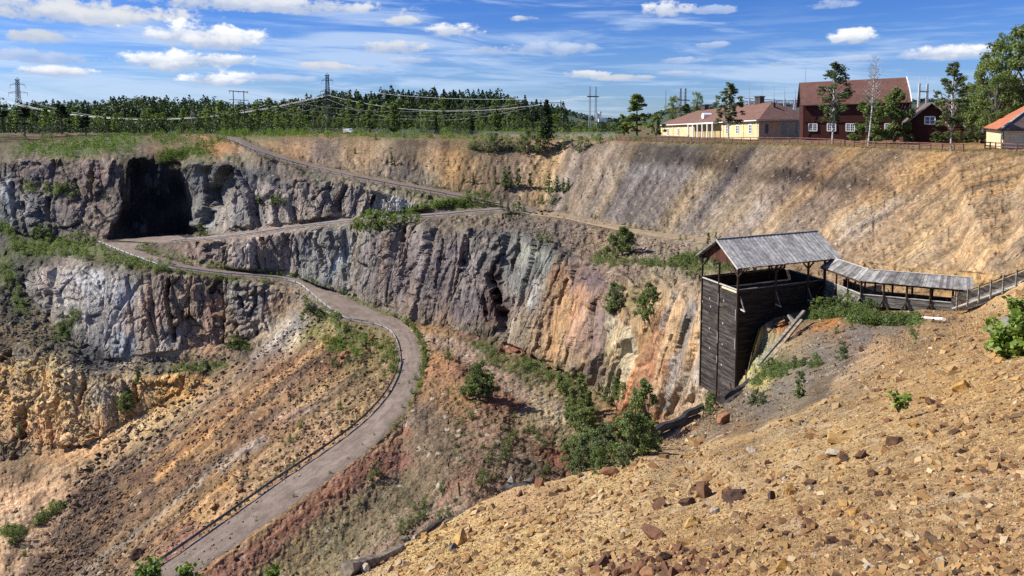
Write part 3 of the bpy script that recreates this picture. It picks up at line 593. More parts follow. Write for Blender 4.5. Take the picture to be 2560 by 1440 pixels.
    nb = smooth(1/Q, 190, 120); d_rock = d_rock*(1-nb)+blur(d_rock, 3)*nb
    if not near:
        jx = X+5*w2+4*w1; jy = Y
        for (ln, r, dep) in CREV:
            a0 = [p[0] for p in ln]; b0 = [p[1] for p in ln]
            mm = (X > min(a0)-40) & (X < max(a0)+40) & (Y > min(b0)-30) & (Y < max(b0)+30)
            dd = line_dist(ln, jx[mm], jy[mm]); d_rock[mm] -= dep*(1-smooth(dd, r*0.35, r))
    if near:
        d_soil = 0.26*fbm(x/2.2, y/2.2, z/2.2, 5, 41, 0.66)+0.5*fbm(x/14, y/14, z*0, 3, 44)
        far = smooth(1/Q, 20, 60); d_soil = d_soil*(0.25+0.9*far); d_rock = d_rock*0.35
    cave = np.zeros(X.shape)
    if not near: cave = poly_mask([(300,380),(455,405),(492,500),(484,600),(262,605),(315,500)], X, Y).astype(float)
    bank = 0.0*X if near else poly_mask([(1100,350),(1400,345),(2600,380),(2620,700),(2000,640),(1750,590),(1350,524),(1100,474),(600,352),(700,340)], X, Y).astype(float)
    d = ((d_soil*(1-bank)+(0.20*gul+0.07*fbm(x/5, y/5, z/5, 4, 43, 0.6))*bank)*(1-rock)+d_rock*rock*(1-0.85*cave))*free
    d = d*smooth(Y, 336, 400) if not near else d
    hn = n.copy(); hn[..., 2] = hn[..., 2]*(1-rock)+0.15*rock; hn /= np.linalg.norm(hn, axis=-1, keepdims=True)
    W = W+hn*d[..., None]
    ny, nx = X.shape
    idx = np.arange(nx*ny).reshape(ny, nx)
    quad = np.stack([idx[1:, :-1], idx[1:, 1:], idx[:-1, 1:], idx[:-1, :-1]], -1).reshape(-1, 4)
    if keep is not None:
        k = keep(X, Y).ravel(); quad = quad[k[quad].all(axis=1)]
    used = np.unique(quad); remap = -np.ones(nx*ny, int); remap[used] = np.arange(used.size); quad = remap[quad]
    me = bpy.data.meshes.new(name); V = W.reshape(-1, 3)[used]
    me.vertices.add(len(V)); me.vertices.foreach_set('co', V.ravel())
    me.loops.add(quad.size); me.loops.foreach_set('vertex_index', quad.ravel().astype(np.int32))
    me.polygons.add(len(quad)); me.polygons.foreach_set('loop_start', np.arange(0, quad.size, 4, dtype=np.int32))
    me.polygons.foreach_set('use_smooth', np.zeros(len(quad), bool))
    me.update(calc_edges=True)
    a = me.color_attributes.new('Col', 'FLOAT_COLOR', 'POINT')
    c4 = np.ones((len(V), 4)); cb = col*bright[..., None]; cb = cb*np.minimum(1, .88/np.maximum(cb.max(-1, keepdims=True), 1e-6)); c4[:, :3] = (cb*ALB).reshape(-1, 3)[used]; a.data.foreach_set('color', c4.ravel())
    a = me.color_attributes.new('Mask', 'FLOAT_COLOR', 'POINT')
    m4 = np.ones((len(V), 4)); m4[:, 0] = rock.ravel()[used]; m4[:, 1] = gr.ravel()[used]; m4[:, 2] = 1.0 if near else 0.0; m4[:, 3] = 1.0 if near else 1-blur(bank, 4).ravel()[used]*0.65; a.data.foreach_set('color', m4.ravel())
    a = me.attributes.new('Flow', 'FLOAT_VECTOR', 'POINT')
    f4 = np.zeros((len(V), 3)); f4[:, 0] = flow.ravel()[used]; f4[:, 1] = z.ravel()[used]; f4[:, 2] = (np.arctan2(x, y)*200-z*0.24*smooth(X, 700, 1000)).ravel()[used]; a.data.foreach_set('vector', f4.ravel())
    me.materials.append(M_GROUND)
    o = bpy.data.objects.new(name, me); C.objects.link(o); o['kind'] = 'structure'
    bvh = BVHTree.FromPolygons([tuple(v) for v in V], [tuple(q) for q in quad.tolist()])
    return o, bvh
QUICK = False
ST_ = 5.2 if QUICK else 2.6
def rock_ov(X, Y, steep):
    r = steep.copy()
    soft = [ [(1100,350),(1400,345),(2600,380),(2620,700),(2000,640),(1750,590),(1350,524),(1100,474),(600,352),(700,340)],   # the big dump slope
             [(735,795),(560,955),(330,1110),(60,1440),(60,1500),(480,1500),(1000,900),(800,770)],
             [(500,340),(640,380),(720,410),(1080,500),(1060,520),(930,475),(860,452),(650,445),(560,405),(480,400),(340,385),(0,390),(0,330)],
             [(1040,840),(1100,850),(1420,1000),(1430,1300),(700,1460),(600,1380)],
             [(-700,600),(0,595),(240,610),(400,670),(700,705),(700,712),(300,676),(60,655),(-700,640)],
             [(0,720),(80,760),(170,850),(230,905),(640,850),(590,900),(400,940),(180,925),(80,870),(0,830)],
             [(1320,585),(1450,640),(1640,665),(1780,690),(2000,690),(2000,650),(1400,535),(1240,540),(1100,545),(1130,562)]]
    for p in soft: r = np.where(poly_mask(p, X, Y), np.minimum(r, 0.04), r)
    return blur(r, 2)
xs = axis(-40, 2600, ST_, -700, 3200, 24); ys = axis(311, 1450, ST_, 311, 1800, 24)
ys = np.concatenate([[311, 311.6, 312.5, 313.6], np.arange(315, 1450, ST_), np.arange(1450, 1801, 24)])
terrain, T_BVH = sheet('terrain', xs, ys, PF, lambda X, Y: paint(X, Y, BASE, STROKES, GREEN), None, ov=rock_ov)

FBASE = [
 (900,1430,(209,178,131)),(1000,1400,(216,183,126)),(1100,1370,(219,186,124)),(1200,1300,(216,180,124)),(1300,1250,(206,168,124)),(1400,1250,(199,163,118)),(1500,1200,(216,183,124)),(1600,1160,(209,178,131)),(1700,1110,(190,165,130)),
 (1200,1400,(219,186,126)),(1350,1350,(226,193,131)),(1500,1300,(222,190,136)),(1650,1250,(212,180,131)),(1800,1200,(209,176,128)),(1950,1150,(209,176,124)),(2100,1100,(212,178,124)),(2250,1000,(209,173,118)),(2400,950,(209,170,111)),(2400,1100,(209,173,121)),(2300,1300,(194,160,114)),(2000,1300,(194,158,111)),(1700,1330,(199,163,114)),(2500,1200,(199,166,124)),(2500,1400,(199,158,108)),(1500,1420,(209,178,134)),(1800,1430,(190,150,100)),(2100,1430,(194,158,111)),(2550,1000,(206,170,114)),(2550,850,(202,166,116)),
 (1750,1080,(140,120,100)),(1800,1060,(128,112,95)),(1850,1080,(150,125,90)),(1900,1010,(122,112,105)),(1950,960,(130,122,115)),(2000,930,(138,128,122)),(2050,880,(128,120,112)),(2150,840,(130,120,118)),(2230,820,(132,122,112)),(2100,900,(125,115,105)),(1850,1000,(130,118,108)),(2060,960,(120,105,85)),(2200,880,(185,145,95)),(2280,850,(170,138,98)),(2330,820,(165,135,95)),(2400,800,(175,142,100)),(2350,790,(170,135,92)),(2450,820,(194,156,106)),(2500,740,(209,173,121)),(2440,780,(190,155,108)),(2550,700,(209,173,121)),(2250,780,(140,120,85)),(2150,790,(120,115,75)),(2050,780,(110,110,70)),(2080,800,(185,125,60)),
 (1960,830,(190,125,65)),(2000,815,(130,110,90)),(1900,850,(205,195,150)),(1900,900,(204,198,146)),(1920,870,(195,185,140)),(1950,840,(190,170,130)),(1900,940,(204,193,116)),(1950,900,(120,105,80)),
]
FSTR = [([(2040,830),(2100,808),(2150,795)],9,6,(190,118,45),.85),([(1940,860),(2000,830)],5,5,(160,90,45),.6),([(2200,870),(2130,930),(2100,960)],20,12,(208,168,115),.8),([(2300,800),(2180,870)],10,14,(165,130,90),.5),
 ([(2280,870),(2340,845),(2420,830)],5,6,(120,92,65),.6),([(2480,1040),(2560,1020)],10,12,(228,160,62),.7),([(2360,1310),(2480,1300)],12,14,(222,165,85),.5),([(1950,1400),(2080,1370)],14,12,(215,150,85),.5),
 ([(1700,1150),(1800,1115),(1900,1085),(2000,1040),(2100,990)],7,7,(225,178,100),.8),([(1750,1110),(1880,1060)],8,10,(165,125,75),.5),([(2000,1030),(2060,985)],8,10,(105,90,72),.6),([(1560,1420),(1700,1400),(1750,1430)],26,16,(130,85,55),.6),([(2130,1370),(2350,1400)],16,20,(140,115,95),.4),
 ([(1290,1260),(1420,1300)],26,20,(205,158,105),.6)]
FGREEN = [([(2010,795),(2100,770),(2180,780)],16,.9),([(2110,800),(2240,800),(2300,800)],11,.8),([(2280,835),(2285,860)],8,.5),([(1920,925),(1960,900)],8,.6),([(1960,930),(2060,910)],14,.35)]
def f_keep(X, Y):
    poly = [(500,2500),(500,1720)]+[(a, b) for a, b, c in RIDGE]+[(a, b) for a, b, c in SEAM[1:]]+[(3400,500),(3400,2500)]
    return poly_mask(poly, X, Y+0.01)
def f_ov(X, Y, steep):
    r = steep*0.0
    m = poly_mask([(1868,945),(1878,870),(1890,815),(1930,800),(1990,800),(1975,850),(1935,900),(1905,945)], X, Y)
    return blur(np.where(m, 1.0, r), 2)
ST2 = 4.4 if QUICK else 2.2
xs2 = axis(840, 2600, ST2, 500, 3400, 20); ys2 = np.concatenate([np.arange(560, 1450, ST2), np.arange(1450, 2461, 16)])
def fcol(X, Y):
    c_, g_ = paint(X, Y, FBASE, FSTR, FGREEN, 23); return c_*np.array([1.06, 1.07, 1.0]), g_
hillside, H_BVH = sheet('hillside', xs2, ys2, FF, fcol, f_keep, near=True, ov=f_ov)

# the steep outer flank of the near slope, out of sight from the photograph's side
_m = worn_flank = bpy.data.materials.new('flank_rock'); _m.use_nodes = True; _g = G(_m.node_tree); _b = _m.node_tree.nodes['Principled BSDF']; _b.inputs['Roughness'].default_value = .95
_p = N(_m.node_tree, 'ShaderNodeNewGeometry').outputs['Position']; _g.L(_g.mix(_g.ss(_g.noise(_p, .5, 6, .7), .35, .65), (0.10, 0.075, 0.05), (0.30, 0.22, 0.14)), _b.inputs['Base Color']); _g.L(_g.bump(_g.noise(_p, 1.2, 6, .7), .8, .6), _b.inputs['Normal'])
_V = []; _F = []; _R = []
for (p0, p1) in zip(RIDGE[:-1], RIDGE[1:]):
    for k in range(6): t = k/6; _R.append((p0[0]+(p1[0]-p0[0])*t, p0[1]+(p1[1]-p0[1])*t+3))
for i, (x, y) in enumerate(_R):
    p = at(x, y, 1/float(FF(x, y))); a = Vector((p.x-4, p.y, 0)); 
    for k in range(9):
        q0 = p+Vector((-.75, .66, 0))*(k**1.15*.55)+Vector((0, 0, -.25-3.4*k)); j = .8*k/8; nz = Vector((math.sin(i*1.3+k*2.1), math.cos(i*.9+k), 0))*j; _V.append(q0+nz)
for i in range(len(_R)-1):
    for k in range(8): _F.append((i*9+k, i*9+k+1, (i+1)*9+k+1, (i+1)*9+k))
mesh_obj('hillside', _V, _F, _m)['kind'] = 'structure'

def hit(x, y, layer=None):
    """ground point seen in photo direction (x, y)"""
    d = ray(x, y).normalized(); best = None
    for k, b in (('F', H_BVH), ('P', T_BVH)):
        if layer and layer != k: continue
        p, n, i, t = b.ray_cast(Vector((0, 0, 0)), d)
        if p is not None and (best is None or t < best[2]): best = (p, n, t)
    return best
def ground_z(X, Y, layer=None, default=-6.0):
    best = None
    for k, b in (('F', H_BVH), ('P', T_BVH)):
        if layer and layer != k: continue
        p, n, i, t = b.ray_cast(Vector((X, Y, 400)), Vector((0, 0, -1)))
        if p is not None and (best is None or p.z > best): best = p.z
    return default if best is None else best

# ------------------------------------------------------------------ roads
def gravel_mat(name, c, c2, tracks=True):
    m = bpy.data.materials.new(name); m.use_nodes = True; nt = m.node_tree; g = G(nt); b = nt.nodes['Principled BSDF']
    b.inputs['Roughness'].default_value = 0.95; b.inputs['Specular IOR Level'].default_value = 0.2
    pos = N(nt, 'ShaderNodeNewGeometry').outputs['Position']; uv = N(nt, 'ShaderNodeAttribute', attribute_name='Lane').outputs['Vector']
    n1 = g.noise(pos, 0.5, 5, 0.65); n2 = g.noise(pos, 4.0, 4, 0.7); n3 = g.noise(g.mapping(uv, (9.0, 0.12, 1)), 1.0, 4, 0.6)
    f = g.math('ADD', g.math('MULTIPLY', n1, 0.45), g.math('ADD', g.math('MULTIPLY', n3, 0.4), g.math('MULTIPLY', n2, 0.15)))
    g.L(g.mix(g.ss(f, 0.36, 0.64), c, c2), b.inputs['Base Color'])
    g.L(g.bump(n2, 0.4, 0.15), b.inputs['Normal'])
    return m
M_ROAD = gravel_mat('road_gravel', srgb(140,124,113,ALB*0.8), srgb(174,157,144,ALB*0.92))
M_TRACK = gravel_mat('track_dirt', srgb(150,130,106,ALB*0.9), srgb(190,168,138,ALB*0.95))
def road(name, U, L, mat, field=PF, lift=0.10, nacross=10, ext=0.0):
    n = len(U); verts, faces, lane = [], [], []
    pu = [at(p[0], p[1], S(p)) for p in U]; pl = [at(p[0], p[1], S(p)) for p in L]
    def cat(ps, t):
        i = min(int(t), n-2); f = t-i
        p0 = ps[max(0, i-1)]; p1 = ps[i]; p2 = ps[i+1]; p3 = ps[min(n-1, i+2)]
        return 0.5*((2*p1)+(p2-p0)*f+(2*p0-5*p1+4*p2-p3)*f*f+(3*p1-p0-3*p2+p3)*f*f*f)
    k = 12*(n-1); dist = 0; last = None
    rnd = random.Random(5)
    for i in range(k+1):
        t = i/12.0
        a, b_ = cat(pu, t), cat(pl, t)
        mid = (a+b_)/2
        if last is not None: dist += (mid-last).length
        last = mid
        e0 = 0.0+0.04*math.sin(i*1.7)+0.03*math.sin(i*0.63)+rnd.uniform(-.03, .03); e1 = 0.0+0.04*math.sin(i*1.3+2)+0.03*math.sin(i*0.51)+rnd.uniform(-.03, .03)
        for j in range(nacross+1):
            f = e0+(1-e0-e1)*j/nacross
            p = a.lerp(b_, f); p = Vector(p); q = px(p); s = 1/float(field(q[0], q[1]))
            p2 = at(q[0], q[1], s)
            crown = 0.10*(1-(2*f-1)**2)
            verts.append((p2.x, p2.y, p2.z+lift+crown-(0.14 if j in (0, nacross) else 0))); lane.append((j/nacross, dist, 0))
    w = nacross+1
    for i in range(k):
        for j in range(nacross): faces.append((i*w+j, i*w+j+1, (i+1)*w+j+1, (i+1)*w+j))
    o = mesh_obj(name, verts, faces, mat, smooth=True)
    a = o.data.attributes.new('Lane', 'FLOAT_VECTOR', 'POINT'); a.data.foreach_set('vector', np.array(lane).ravel())
    o['kind'] = 'structure'
    bm_fix(o)
    return o
def bm_fix(o):
    me = o.data; up = sum(p.normal.z for p in me.polygons)
    if up < 0: me.flip_normals()
road('road', RD_U, RD_L, M_ROAD)
road('road', R2_U, R2_L, M_ROAD, lift=0.14)
road('road', R3_U, R3_L, M_ROAD, lift=0.12)
road('track', TR_U, TR_L, M_TRACK)

# ------------------------------------------------------------------ mesh builder and materials for built things
class MB:
    def __init__(s): s.v = []; s.f = []
    def poly(s, pts):
        n = len(s.v); s.v += [Vector(p) for p in pts]; s.f.append(tuple(range(n, n+len(pts))))
    def hexa(s, p):       # 8 points, bottom ring then top ring
        n = len(s.v); s.v += [Vector(q) for q in p]
        for f in ((3,2,1,0),(4,5,6,7),(0,1,5,4),(1,2,6,5),(2,3,7,6),(3,0,4,7)): s.f.append(tuple(n+i for i in f))
    def box(s, o, u, v, w):   # corner and three edge vectors
        o, u, v, w = map(Vector, (o, u, v, w))
        if u.cross(v).dot(w) < 0: u, v = v, u
        s.hexa([o, o+u, o+u+v, o+v, o+w, o+u+w, o+u+v+w, o+v+w])
    def cbox(s, c, sx, sy, sz, rz=0):
        m = Matrix.Rotation(rz, 3, 'Z'); u, v = m@Vector((sx, 0, 0)), m@Vector((0, sy, 0)); w = Vector((0, 0, sz))
        s.box(Vector(c)-u/2-v/2-w/2, u, v, w)
    def beam(s, a, b, w, h=None, up=(0, 0, 1)):
        a, b = Vector(a), Vector(b); h = h or w; d = (b-a).normalized(); up = Vector(up)
        if abs(d.dot(up)) > 0.98: up = Vector((1, 0, 0))
        x = d.cross(up).normalized(); y = x.cross(d).normalized()
        s.box(a-x*w/2-y*h/2, x*w, y*h, b-a)
    def tube(s, pts, rads, seg=8, cap=True):
        n0 = len(s.v); pts = [Vector(p) for p in pts]
        if not isinstance(rads, (list, tuple)): rads = [rads]*len(pts)
        for i, p in enumerate(pts):
            d = (pts[min(i+1, len(pts)-1)]-pts[max(i-1, 0)]).normalized()
            x = d.cross(Vector((0, 0, 1)) if abs(d.z) < 0.95 else Vector((1, 0, 0))).normalized(); y = d.cross(x)
            for k in range(seg):
                a = 2*math.pi*k/seg; s.v.append(p+(x*math.cos(a)+y*math.sin(a))*rads[i])
        for i in range(len(pts)-1):
            for k in range(seg):
                s.f.append((n0+i*seg+k, n0+i*seg+(k+1) % seg, n0+(i+1)*seg+(k+1) % seg, n0+(i+1)*seg+k))
        if cap:
            s.f.append(tuple(n0+k for k in range(seg))[::-1]); e = n0+(len(pts)-1)*seg; s.f.append(tuple(e+k for k in range(seg)))
    def build(s, name, mat, parent=None, smooth=False):
        if parent is not None and parent.type == 'EMPTY': off = parent.matrix_basis.translation
        elif parent is not None and parent.parent is not None: off = parent.parent.matrix_basis.translation
        else: off = Vector((0, 0, 0))
        return mesh_obj(name, [p-off for p in s.v], s.f, mat, parent, smooth)
def pbr(name, col, rough=0.8, spec=0.3, metal=0.0):
    m = bpy.data.materials.new(name); m.use_nodes = True; b = m.node_tree.nodes['Principled BSDF']
    b.inputs['Base Color'].default_value = (*col, 1); b.inputs['Roughness'].default_value = rough
    b.inputs['Specular IOR Level'].default_value = spec; b.inputs['Metallic'].default_value = metal
    return m
def worn(name, c1, c2, scale=(1, 1, 1), ns=1.0, isl=0.25, rough=0.85, bump=0.3, bd=0.02, lo=0.35, hi=0.65, detail=5):
    """two tones mixed by stretched noise, plus a tone of its own for each board or tile"""
    m = bpy.data.materials.new(name); m.use_nodes = True; nt = m.node_tree; g = G(nt); b = nt.nodes['Principled BSDF']
    b.inputs['Roughness'].default_value = rough; b.inputs['Specular IOR Level'].default_value = 0.3
    geo = N(nt, 'ShaderNodeNewGeometry'); pos = geo.outputs['Position']
    n1 = g.noise(g.mapping(pos, scale), ns, detail, 0.65)
    f = g.ss(n1, lo, hi); c = g.mix(f, c1, c2)
    t = g.lin(geo.outputs['Random Per Island'], 0, 1, 1-isl, 1+isl)
    c = g.mix(1.0, c, g.xyz(t, t, t), 'MULTIPLY')
    g.L(c, b.inputs['Base Color']); g.L(g.bump(n1, bump, bd), b.inputs['Normal'])
    return m
M_DARKWOOD = worn('tarred_boards', (0.010, 0.008, 0.007), (0.075, 0.062, 0.052), (0.6, 0.6, 6), 1.0, 0.5, 0.75)
M_SHADEWOOD = worn('shaded_tarred_boards', (0.006, 0.005, 0.004), (0.030, 0.024, 0.020), (0.6, 0.6, 6), 1.0, 0.5, 0.8)  # darker copy of the tarred boards, shade of inner and right walls in its colour
M_POST = worn('dark_timber', (0.022, 0.014, 0.010), (0.06, 0.036, 0.024), (3, 3, 0.6), 1.0, 0.3)
M_REDWOOD = worn('red_brown_boards', (0.05, 0.016, 0.010), (0.10, 0.035, 0.020), (4, 4, 0.6), 1.0, 0.35)
M_ROOFWOOD = worn('silver_roof_boards', (0.19, 0.185, 0.18), (0.43, 0.42, 0.40), (1.6, 1.6, 1.6), 1.0, 0.22, lo=0.3, hi=0.7)
M_ROOFGREY = worn('weathered_roof_boards', (0.105, 0.10, 0.098), (0.26, 0.25, 0.24), (1.6, 1.6, 1.6), 1.0, 0.45, lo=0.3, hi=0.7)
M_PALEWOOD = worn('bleached_board', (0.34, 0.33, 0.30), (0.5, 0.48, 0.44), (2, 2, 2), 1.0, 0.15)
M_YELLOWWOOD = worn('fresh_plywood', (0.6, 0.48, 0.28), (0.7, 0.58, 0.36), (2, 2, 2), 1.0, 0.1)
M_GREYWOOD = worn('grey_boards', (0.09, 0.085, 0.075), (0.24, 0.225, 0.20), (0.6, 0.6, 5), 1.0, 0.35)
M_STEEL = worn('galvanised_steel', (0.30, 0.31, 0.32), (0.48, 0.49, 0.50), (1, 1, 1), 1.0, 0.1, rough=0.5)
M_STEELD = worn('weathered_dark_steel', (0.06, 0.065, 0.065), (0.13, 0.14, 0.14), (1, 1, 1), 1.0, 0.1, rough=0.6)
M_STEEL2 = worn('dull_steel', (0.20, 0.21, 0.21), (0.34, 0.35, 0.35), (1, 1, 1), 1.0, 0.1, rough=0.55)
M_WHITE = pbr('white_paint', (0.78, 0.78, 0.76), 0.55)
M_BLACK = pbr('black_steel', (0.02, 0.02, 0.022), 0.6)
M_RUST = worn('rusty_bar', (0.05, 0.025, 0.015), (0.12, 0.05, 0.03), (3, 3, 3), 1.0, 0.2)
M_LOG = worn('weathered_log', (0.10, 0.08, 0.06), (0.30, 0.25, 0.19), (1, 1, 1), 3.0, 0.2)
M_LOGDARK = worn('dark_log', (0.020, 0.017, 0.016), (0.07, 0.06, 0.055), (1, 1, 1), 3.0, 0.2)
M_GLASS = pbr('window_glass', (0.03, 0.045, 0.065), 0.08, 0.8)

class Frame:
    def __init__(s, O, u, v): s.O = Vector(O); s.u = Vector(u); s.v = Vector(v)
    def __call__(s, a, b, h): return s.O+s.u*a+s.v*b+Vector((0, 0, h))

def board_wall(F, a0, b0, a1, b1, h0, h1, t=0.05, bh=0.21, seed=0, gap=0.0, h0b=None):
    """horizontal boards between two plan points; h0b: other bottom height at the far end"""
    mb = MB(); rnd = random.Random(seed); p0, p1 = F(a0, b0, 0), F(a1, b1, 0); d = p1-p0; L = d.length; d.normalize()
    nrm = Vector((d.y, -d.x, 0)); h = h0
    while h < h1-0.02:
        hh = min(bh, h1-h); cuts = [0.0]
        while cuts[-1] < L-0.1: cuts.append(min(L, cuts[-1]+rnd.uniform(3.0, 4.6)))
        for c0, c1 in zip(cuts[:-1], cuts[1:]):
            if h0b is not None:
                need = h0+(h0b-h0)*((c0+c1)/2/L)
                if h+hh < need: continue
            o = rnd.uniform(-0.012, 0.012)
            q = p0+d*(c0+0.005)+nrm*(o-t/2)+Vector((0, 0, h+gap/2))
            mb.hexa([q, q+d*(c1-c0-0.01), q+d*(c1-c0-0.01)+nrm*t, q+nrm*t,
                     q+Vector((0, 0, hh-gap))-nrm*0.012, q+d*(c1-c0-0.01)+Vector((0, 0, hh-gap))-nrm*0.012, q+d*(c1-c0-0.01)+nrm*(t-0.012)+Vector((0, 0, hh-gap)), q+nrm*(t-0.012)+Vector((0, 0, hh-gap))])
        h += hh
    return mb
def roof_boards(P00, P10, P01, P11, n, t=0.05, seed=0, wob=0.03, ov=0.06):
    """boards running from the ridge line (P00-P10) to the eave line (P01-P11)"""
    mb = MB(); rnd = random.Random(seed); P00, P10, P01, P11 = map(Vector, (P00, P10, P01, P11))
    nrm = (P10-P00).cross(P01-P00).normalized()
    if nrm.z < 0: nrm = -nrm
    for i in range(n):
        f0, f1 = (i+0.02)/n, (i+0.98)/n; up = (i % 2)*0.022+rnd.uniform(0, 0.012)
        ra, rb = P00.lerp(P10, f0), P00.lerp(P10, f1); ea, eb = P01.lerp(P11, f0), P01.lerp(P11, f1)
        e = (ea-ra).normalized()*rnd.uniform(-wob, ov); ea, eb = ea+e, eb+e; o = nrm*up
        mb.hexa([ra+o, rb+o, eb+o, ea+o, ra+o+nrm*t, rb+o+nrm*t, eb+o+nrm*t, ea+o+nrm*t])
    return mb
# ------------------------------------------------------------------ the tall wooden tower house
ZP = at(1845, 724, 80.0).z
Cc = at(1845, 724, 80.0); Bb = at(2060, 698, zs(2060, 698, ZP)); Aa = at(1757, 692, zs(1757, 692, ZP))
LB = (Bb-Cc).length; LA = (Aa-Cc).length
TF = Frame(Cc, (Bb-Cc)/LB, (Aa-Cc)/LA)
tower = empty('wooden_tower', TF(LB/2, LA/2, -12.6), 0, 'tall dark boarded wooden tower with open gallery under a silver-grey plank gable roof', 'tower')
HB = -13.1
def tw(mb, n, m=M_DARKWOOD): return mb.build(n, m, tower)
w1 = tw(board_wall(TF, 0, LA, 0, 0, HB, -0.28, seed=1), 'front_wall')
w2 = tw(board_wall(TF, 0.03, 0, LB, 0, HB, -0.12, seed=2), 'side_wall', M_SHADEWOOD)
w3 = tw(board_wall(TF, LB, 0.03, LB, LA, -6, -0.12, seed=3), 'back_wall', M_SHADEWOOD)
w4 = tw(board_wall(TF, LB, LA, 0.03, LA, HB, 0.12, seed=4), 'side_wall', M_SHADEWOOD)
mb = MB(); mb.box(TF(0.06, 0.06, -1.3), TF.u*(LB-0.12), TF.v*(LA-0.12), (0, 0, 0.08)); tw(mb, 'floor', M_SHADEWOOD)
mb = MB(); mb.beam(TF(-0.02, LA, -0.05), TF(-0.02, -0.0, -0.05), 0.16, 0.12); mb.build('top_rail', M_PALEWOOD, tower)
mb = MB(); mb.beam(TF(-0.02, LA, -0.27), TF(-0.02, -0.0, -0.27), 0.06, 0.05); mb.build('top_rail', M_DARKWOOD, tower)
for (a0, b0, a1, b1) in ((0.1, 0, LB, 0), (LB, 0.1, LB, LA), (LB-0.1, LA, 0.1, LA)):
    mb = MB(); mb.beam(TF(a0, b0, -0.06), TF(a1, b1, -0.06), 0.14, 0.10); mb.build('top_rail', M_GREYWOOD, tower)
mb = MB(); mb.box(TF(-0.10, LA*0.42, -0.42), TF.v*(-LA*0.40), TF.u*0.03, (0, 0, 0.22)); mb.build('pale_board', M_YELLOWWOOD, tower)
EH = 2.42                                    # eave height above the rail
POSTS = [(0, 0, HB, EH), (0, LA/2, HB, EH-0.1), (0, LA, HB, EH), (LB*0.42, 0, -2.6, EH), (LB*0.80, 0, -2.6, EH), (LB, 0, -6, EH), (LB*0.42, LA, -2.6, EH), (LB*0.80, LA, -2.6, EH), (LB, LA, -6, EH)]
for (a, b, h0, h1) in POSTS:
    mb = MB(); w = 0.20
    p = TF(a-(0.05 if a == 0 else 0), b-(0.05 if b == 0 else -0.02), h0)
    mb.beam(p, p+Vector((0, 0, h1-h0)), w, w); mb.build('post', M_POST, tower)
# braces under the eaves, tie beams that stick out
def brace(p, q, w=0.13): m_ = MB(); m_.beam(p, q, w, w); return m_.build('brace', M_POST, tower)
for b in (0, LA):
    sgn = -1 if b == 0 else 1
    for a in (0, LB*0.42, LB*0.80):
        for da in ((0.95,) if a == 0 else (-0.95, 0.95)):
            brace(TF(a, b-0.05 if b == 0 else b, EH-1.0), TF(a+da, b-0.05 if b == 0 else b, EH-0.12))
for (b, sg) in ((0, 1), (LA, -1)):
    brace(TF(-0.05, b, EH-1.0), TF(-0.05, b+sg*0.9, EH-0.15)); brace(TF(-0.05, b, EH-1.05), TF(-0.05, b-sg*0.95, EH-0.12))
    mb = MB(); mb.beam(TF(-0.05, b-sg*1.15, EH-0.06), TF(-0.05, b+sg*1.0, EH-0.06), 0.16, 0.14); mb.build('tie_beam', M_POST, tower)
for b in (0, LA):
    mb = MB(); mb.beam(TF(-0.3, b, EH+0.05), TF(LB+1.0, b, EH-0.08), 0.18, 0.42); mb.build('eave_beam', M_POST, tower)
A0, A1 = -0.62, LB+2.05; BO = 0.72; RH = EH+2.55; EHH = EH+0.02
mid = LA/2
rf = roof_boards(TF(A0, mid, RH), TF(A1, mid, RH), TF(A0, -BO, EHH), TF(A1, -BO, EHH), 56, seed=7).build('roof', M_ROOFWOOD, tower)
rf2 = roof_boards(TF(A0, mid, RH), TF(A1, mid, RH), TF(A0, LA+BO, EHH), TF(A1, LA+BO, EHH), 56, seed=8).build('roof', M_ROOFWOOD, tower)
mb = MB(); mb.beam(TF(A0-0.03, mid, RH+0.09), TF(A1+0.03, mid, RH+0.09), 0.26, 0.07); mb.build('ridge_board', M_GREYWOOD, rf)
for b in (-BO, LA+BO):
    mb = MB(); mb.beam(TF(A0-0.03, mid, RH-0.02), TF(A0-0.03, b, EHH-0.02), 0.06, 0.2); mb.build('barge_board', M_PALEWOOD if b < 0 else M_GREYWOOD, rf if b < 0 else rf2)
    mb = MB(); mb.beam(TF(A1, mid, RH-0.02), TF(A1, b, EHH-0.02), 0.06, 0.16); mb.build('barge_board', M_GREYWOOD, rf if b < 0 else rf2)
for a in (0.06, LB+1.2):                     # boarded gables
    mb = MB(); n = 30; hb = EH+0.1
    for i in range(n):
        b0, b1 = (i+0.03)/n*LA, (i+0.97)/n*LA
        top = lambda b: RH-0.06-(RH-EHH)*abs(b-mid)/(mid+BO)
        mb.hexa([TF(a, b0, hb), TF(a+0.04, b0, hb), TF(a+0.04, b1, hb), TF(a, b1, hb), TF(a, b0, top(b0)), TF(a+0.04, b0, top(b0)), TF(a+0.04, b1, top(b1)), TF(a, b1, top(b1))])
    mb.build('gable', M_REDWOOD, tower)
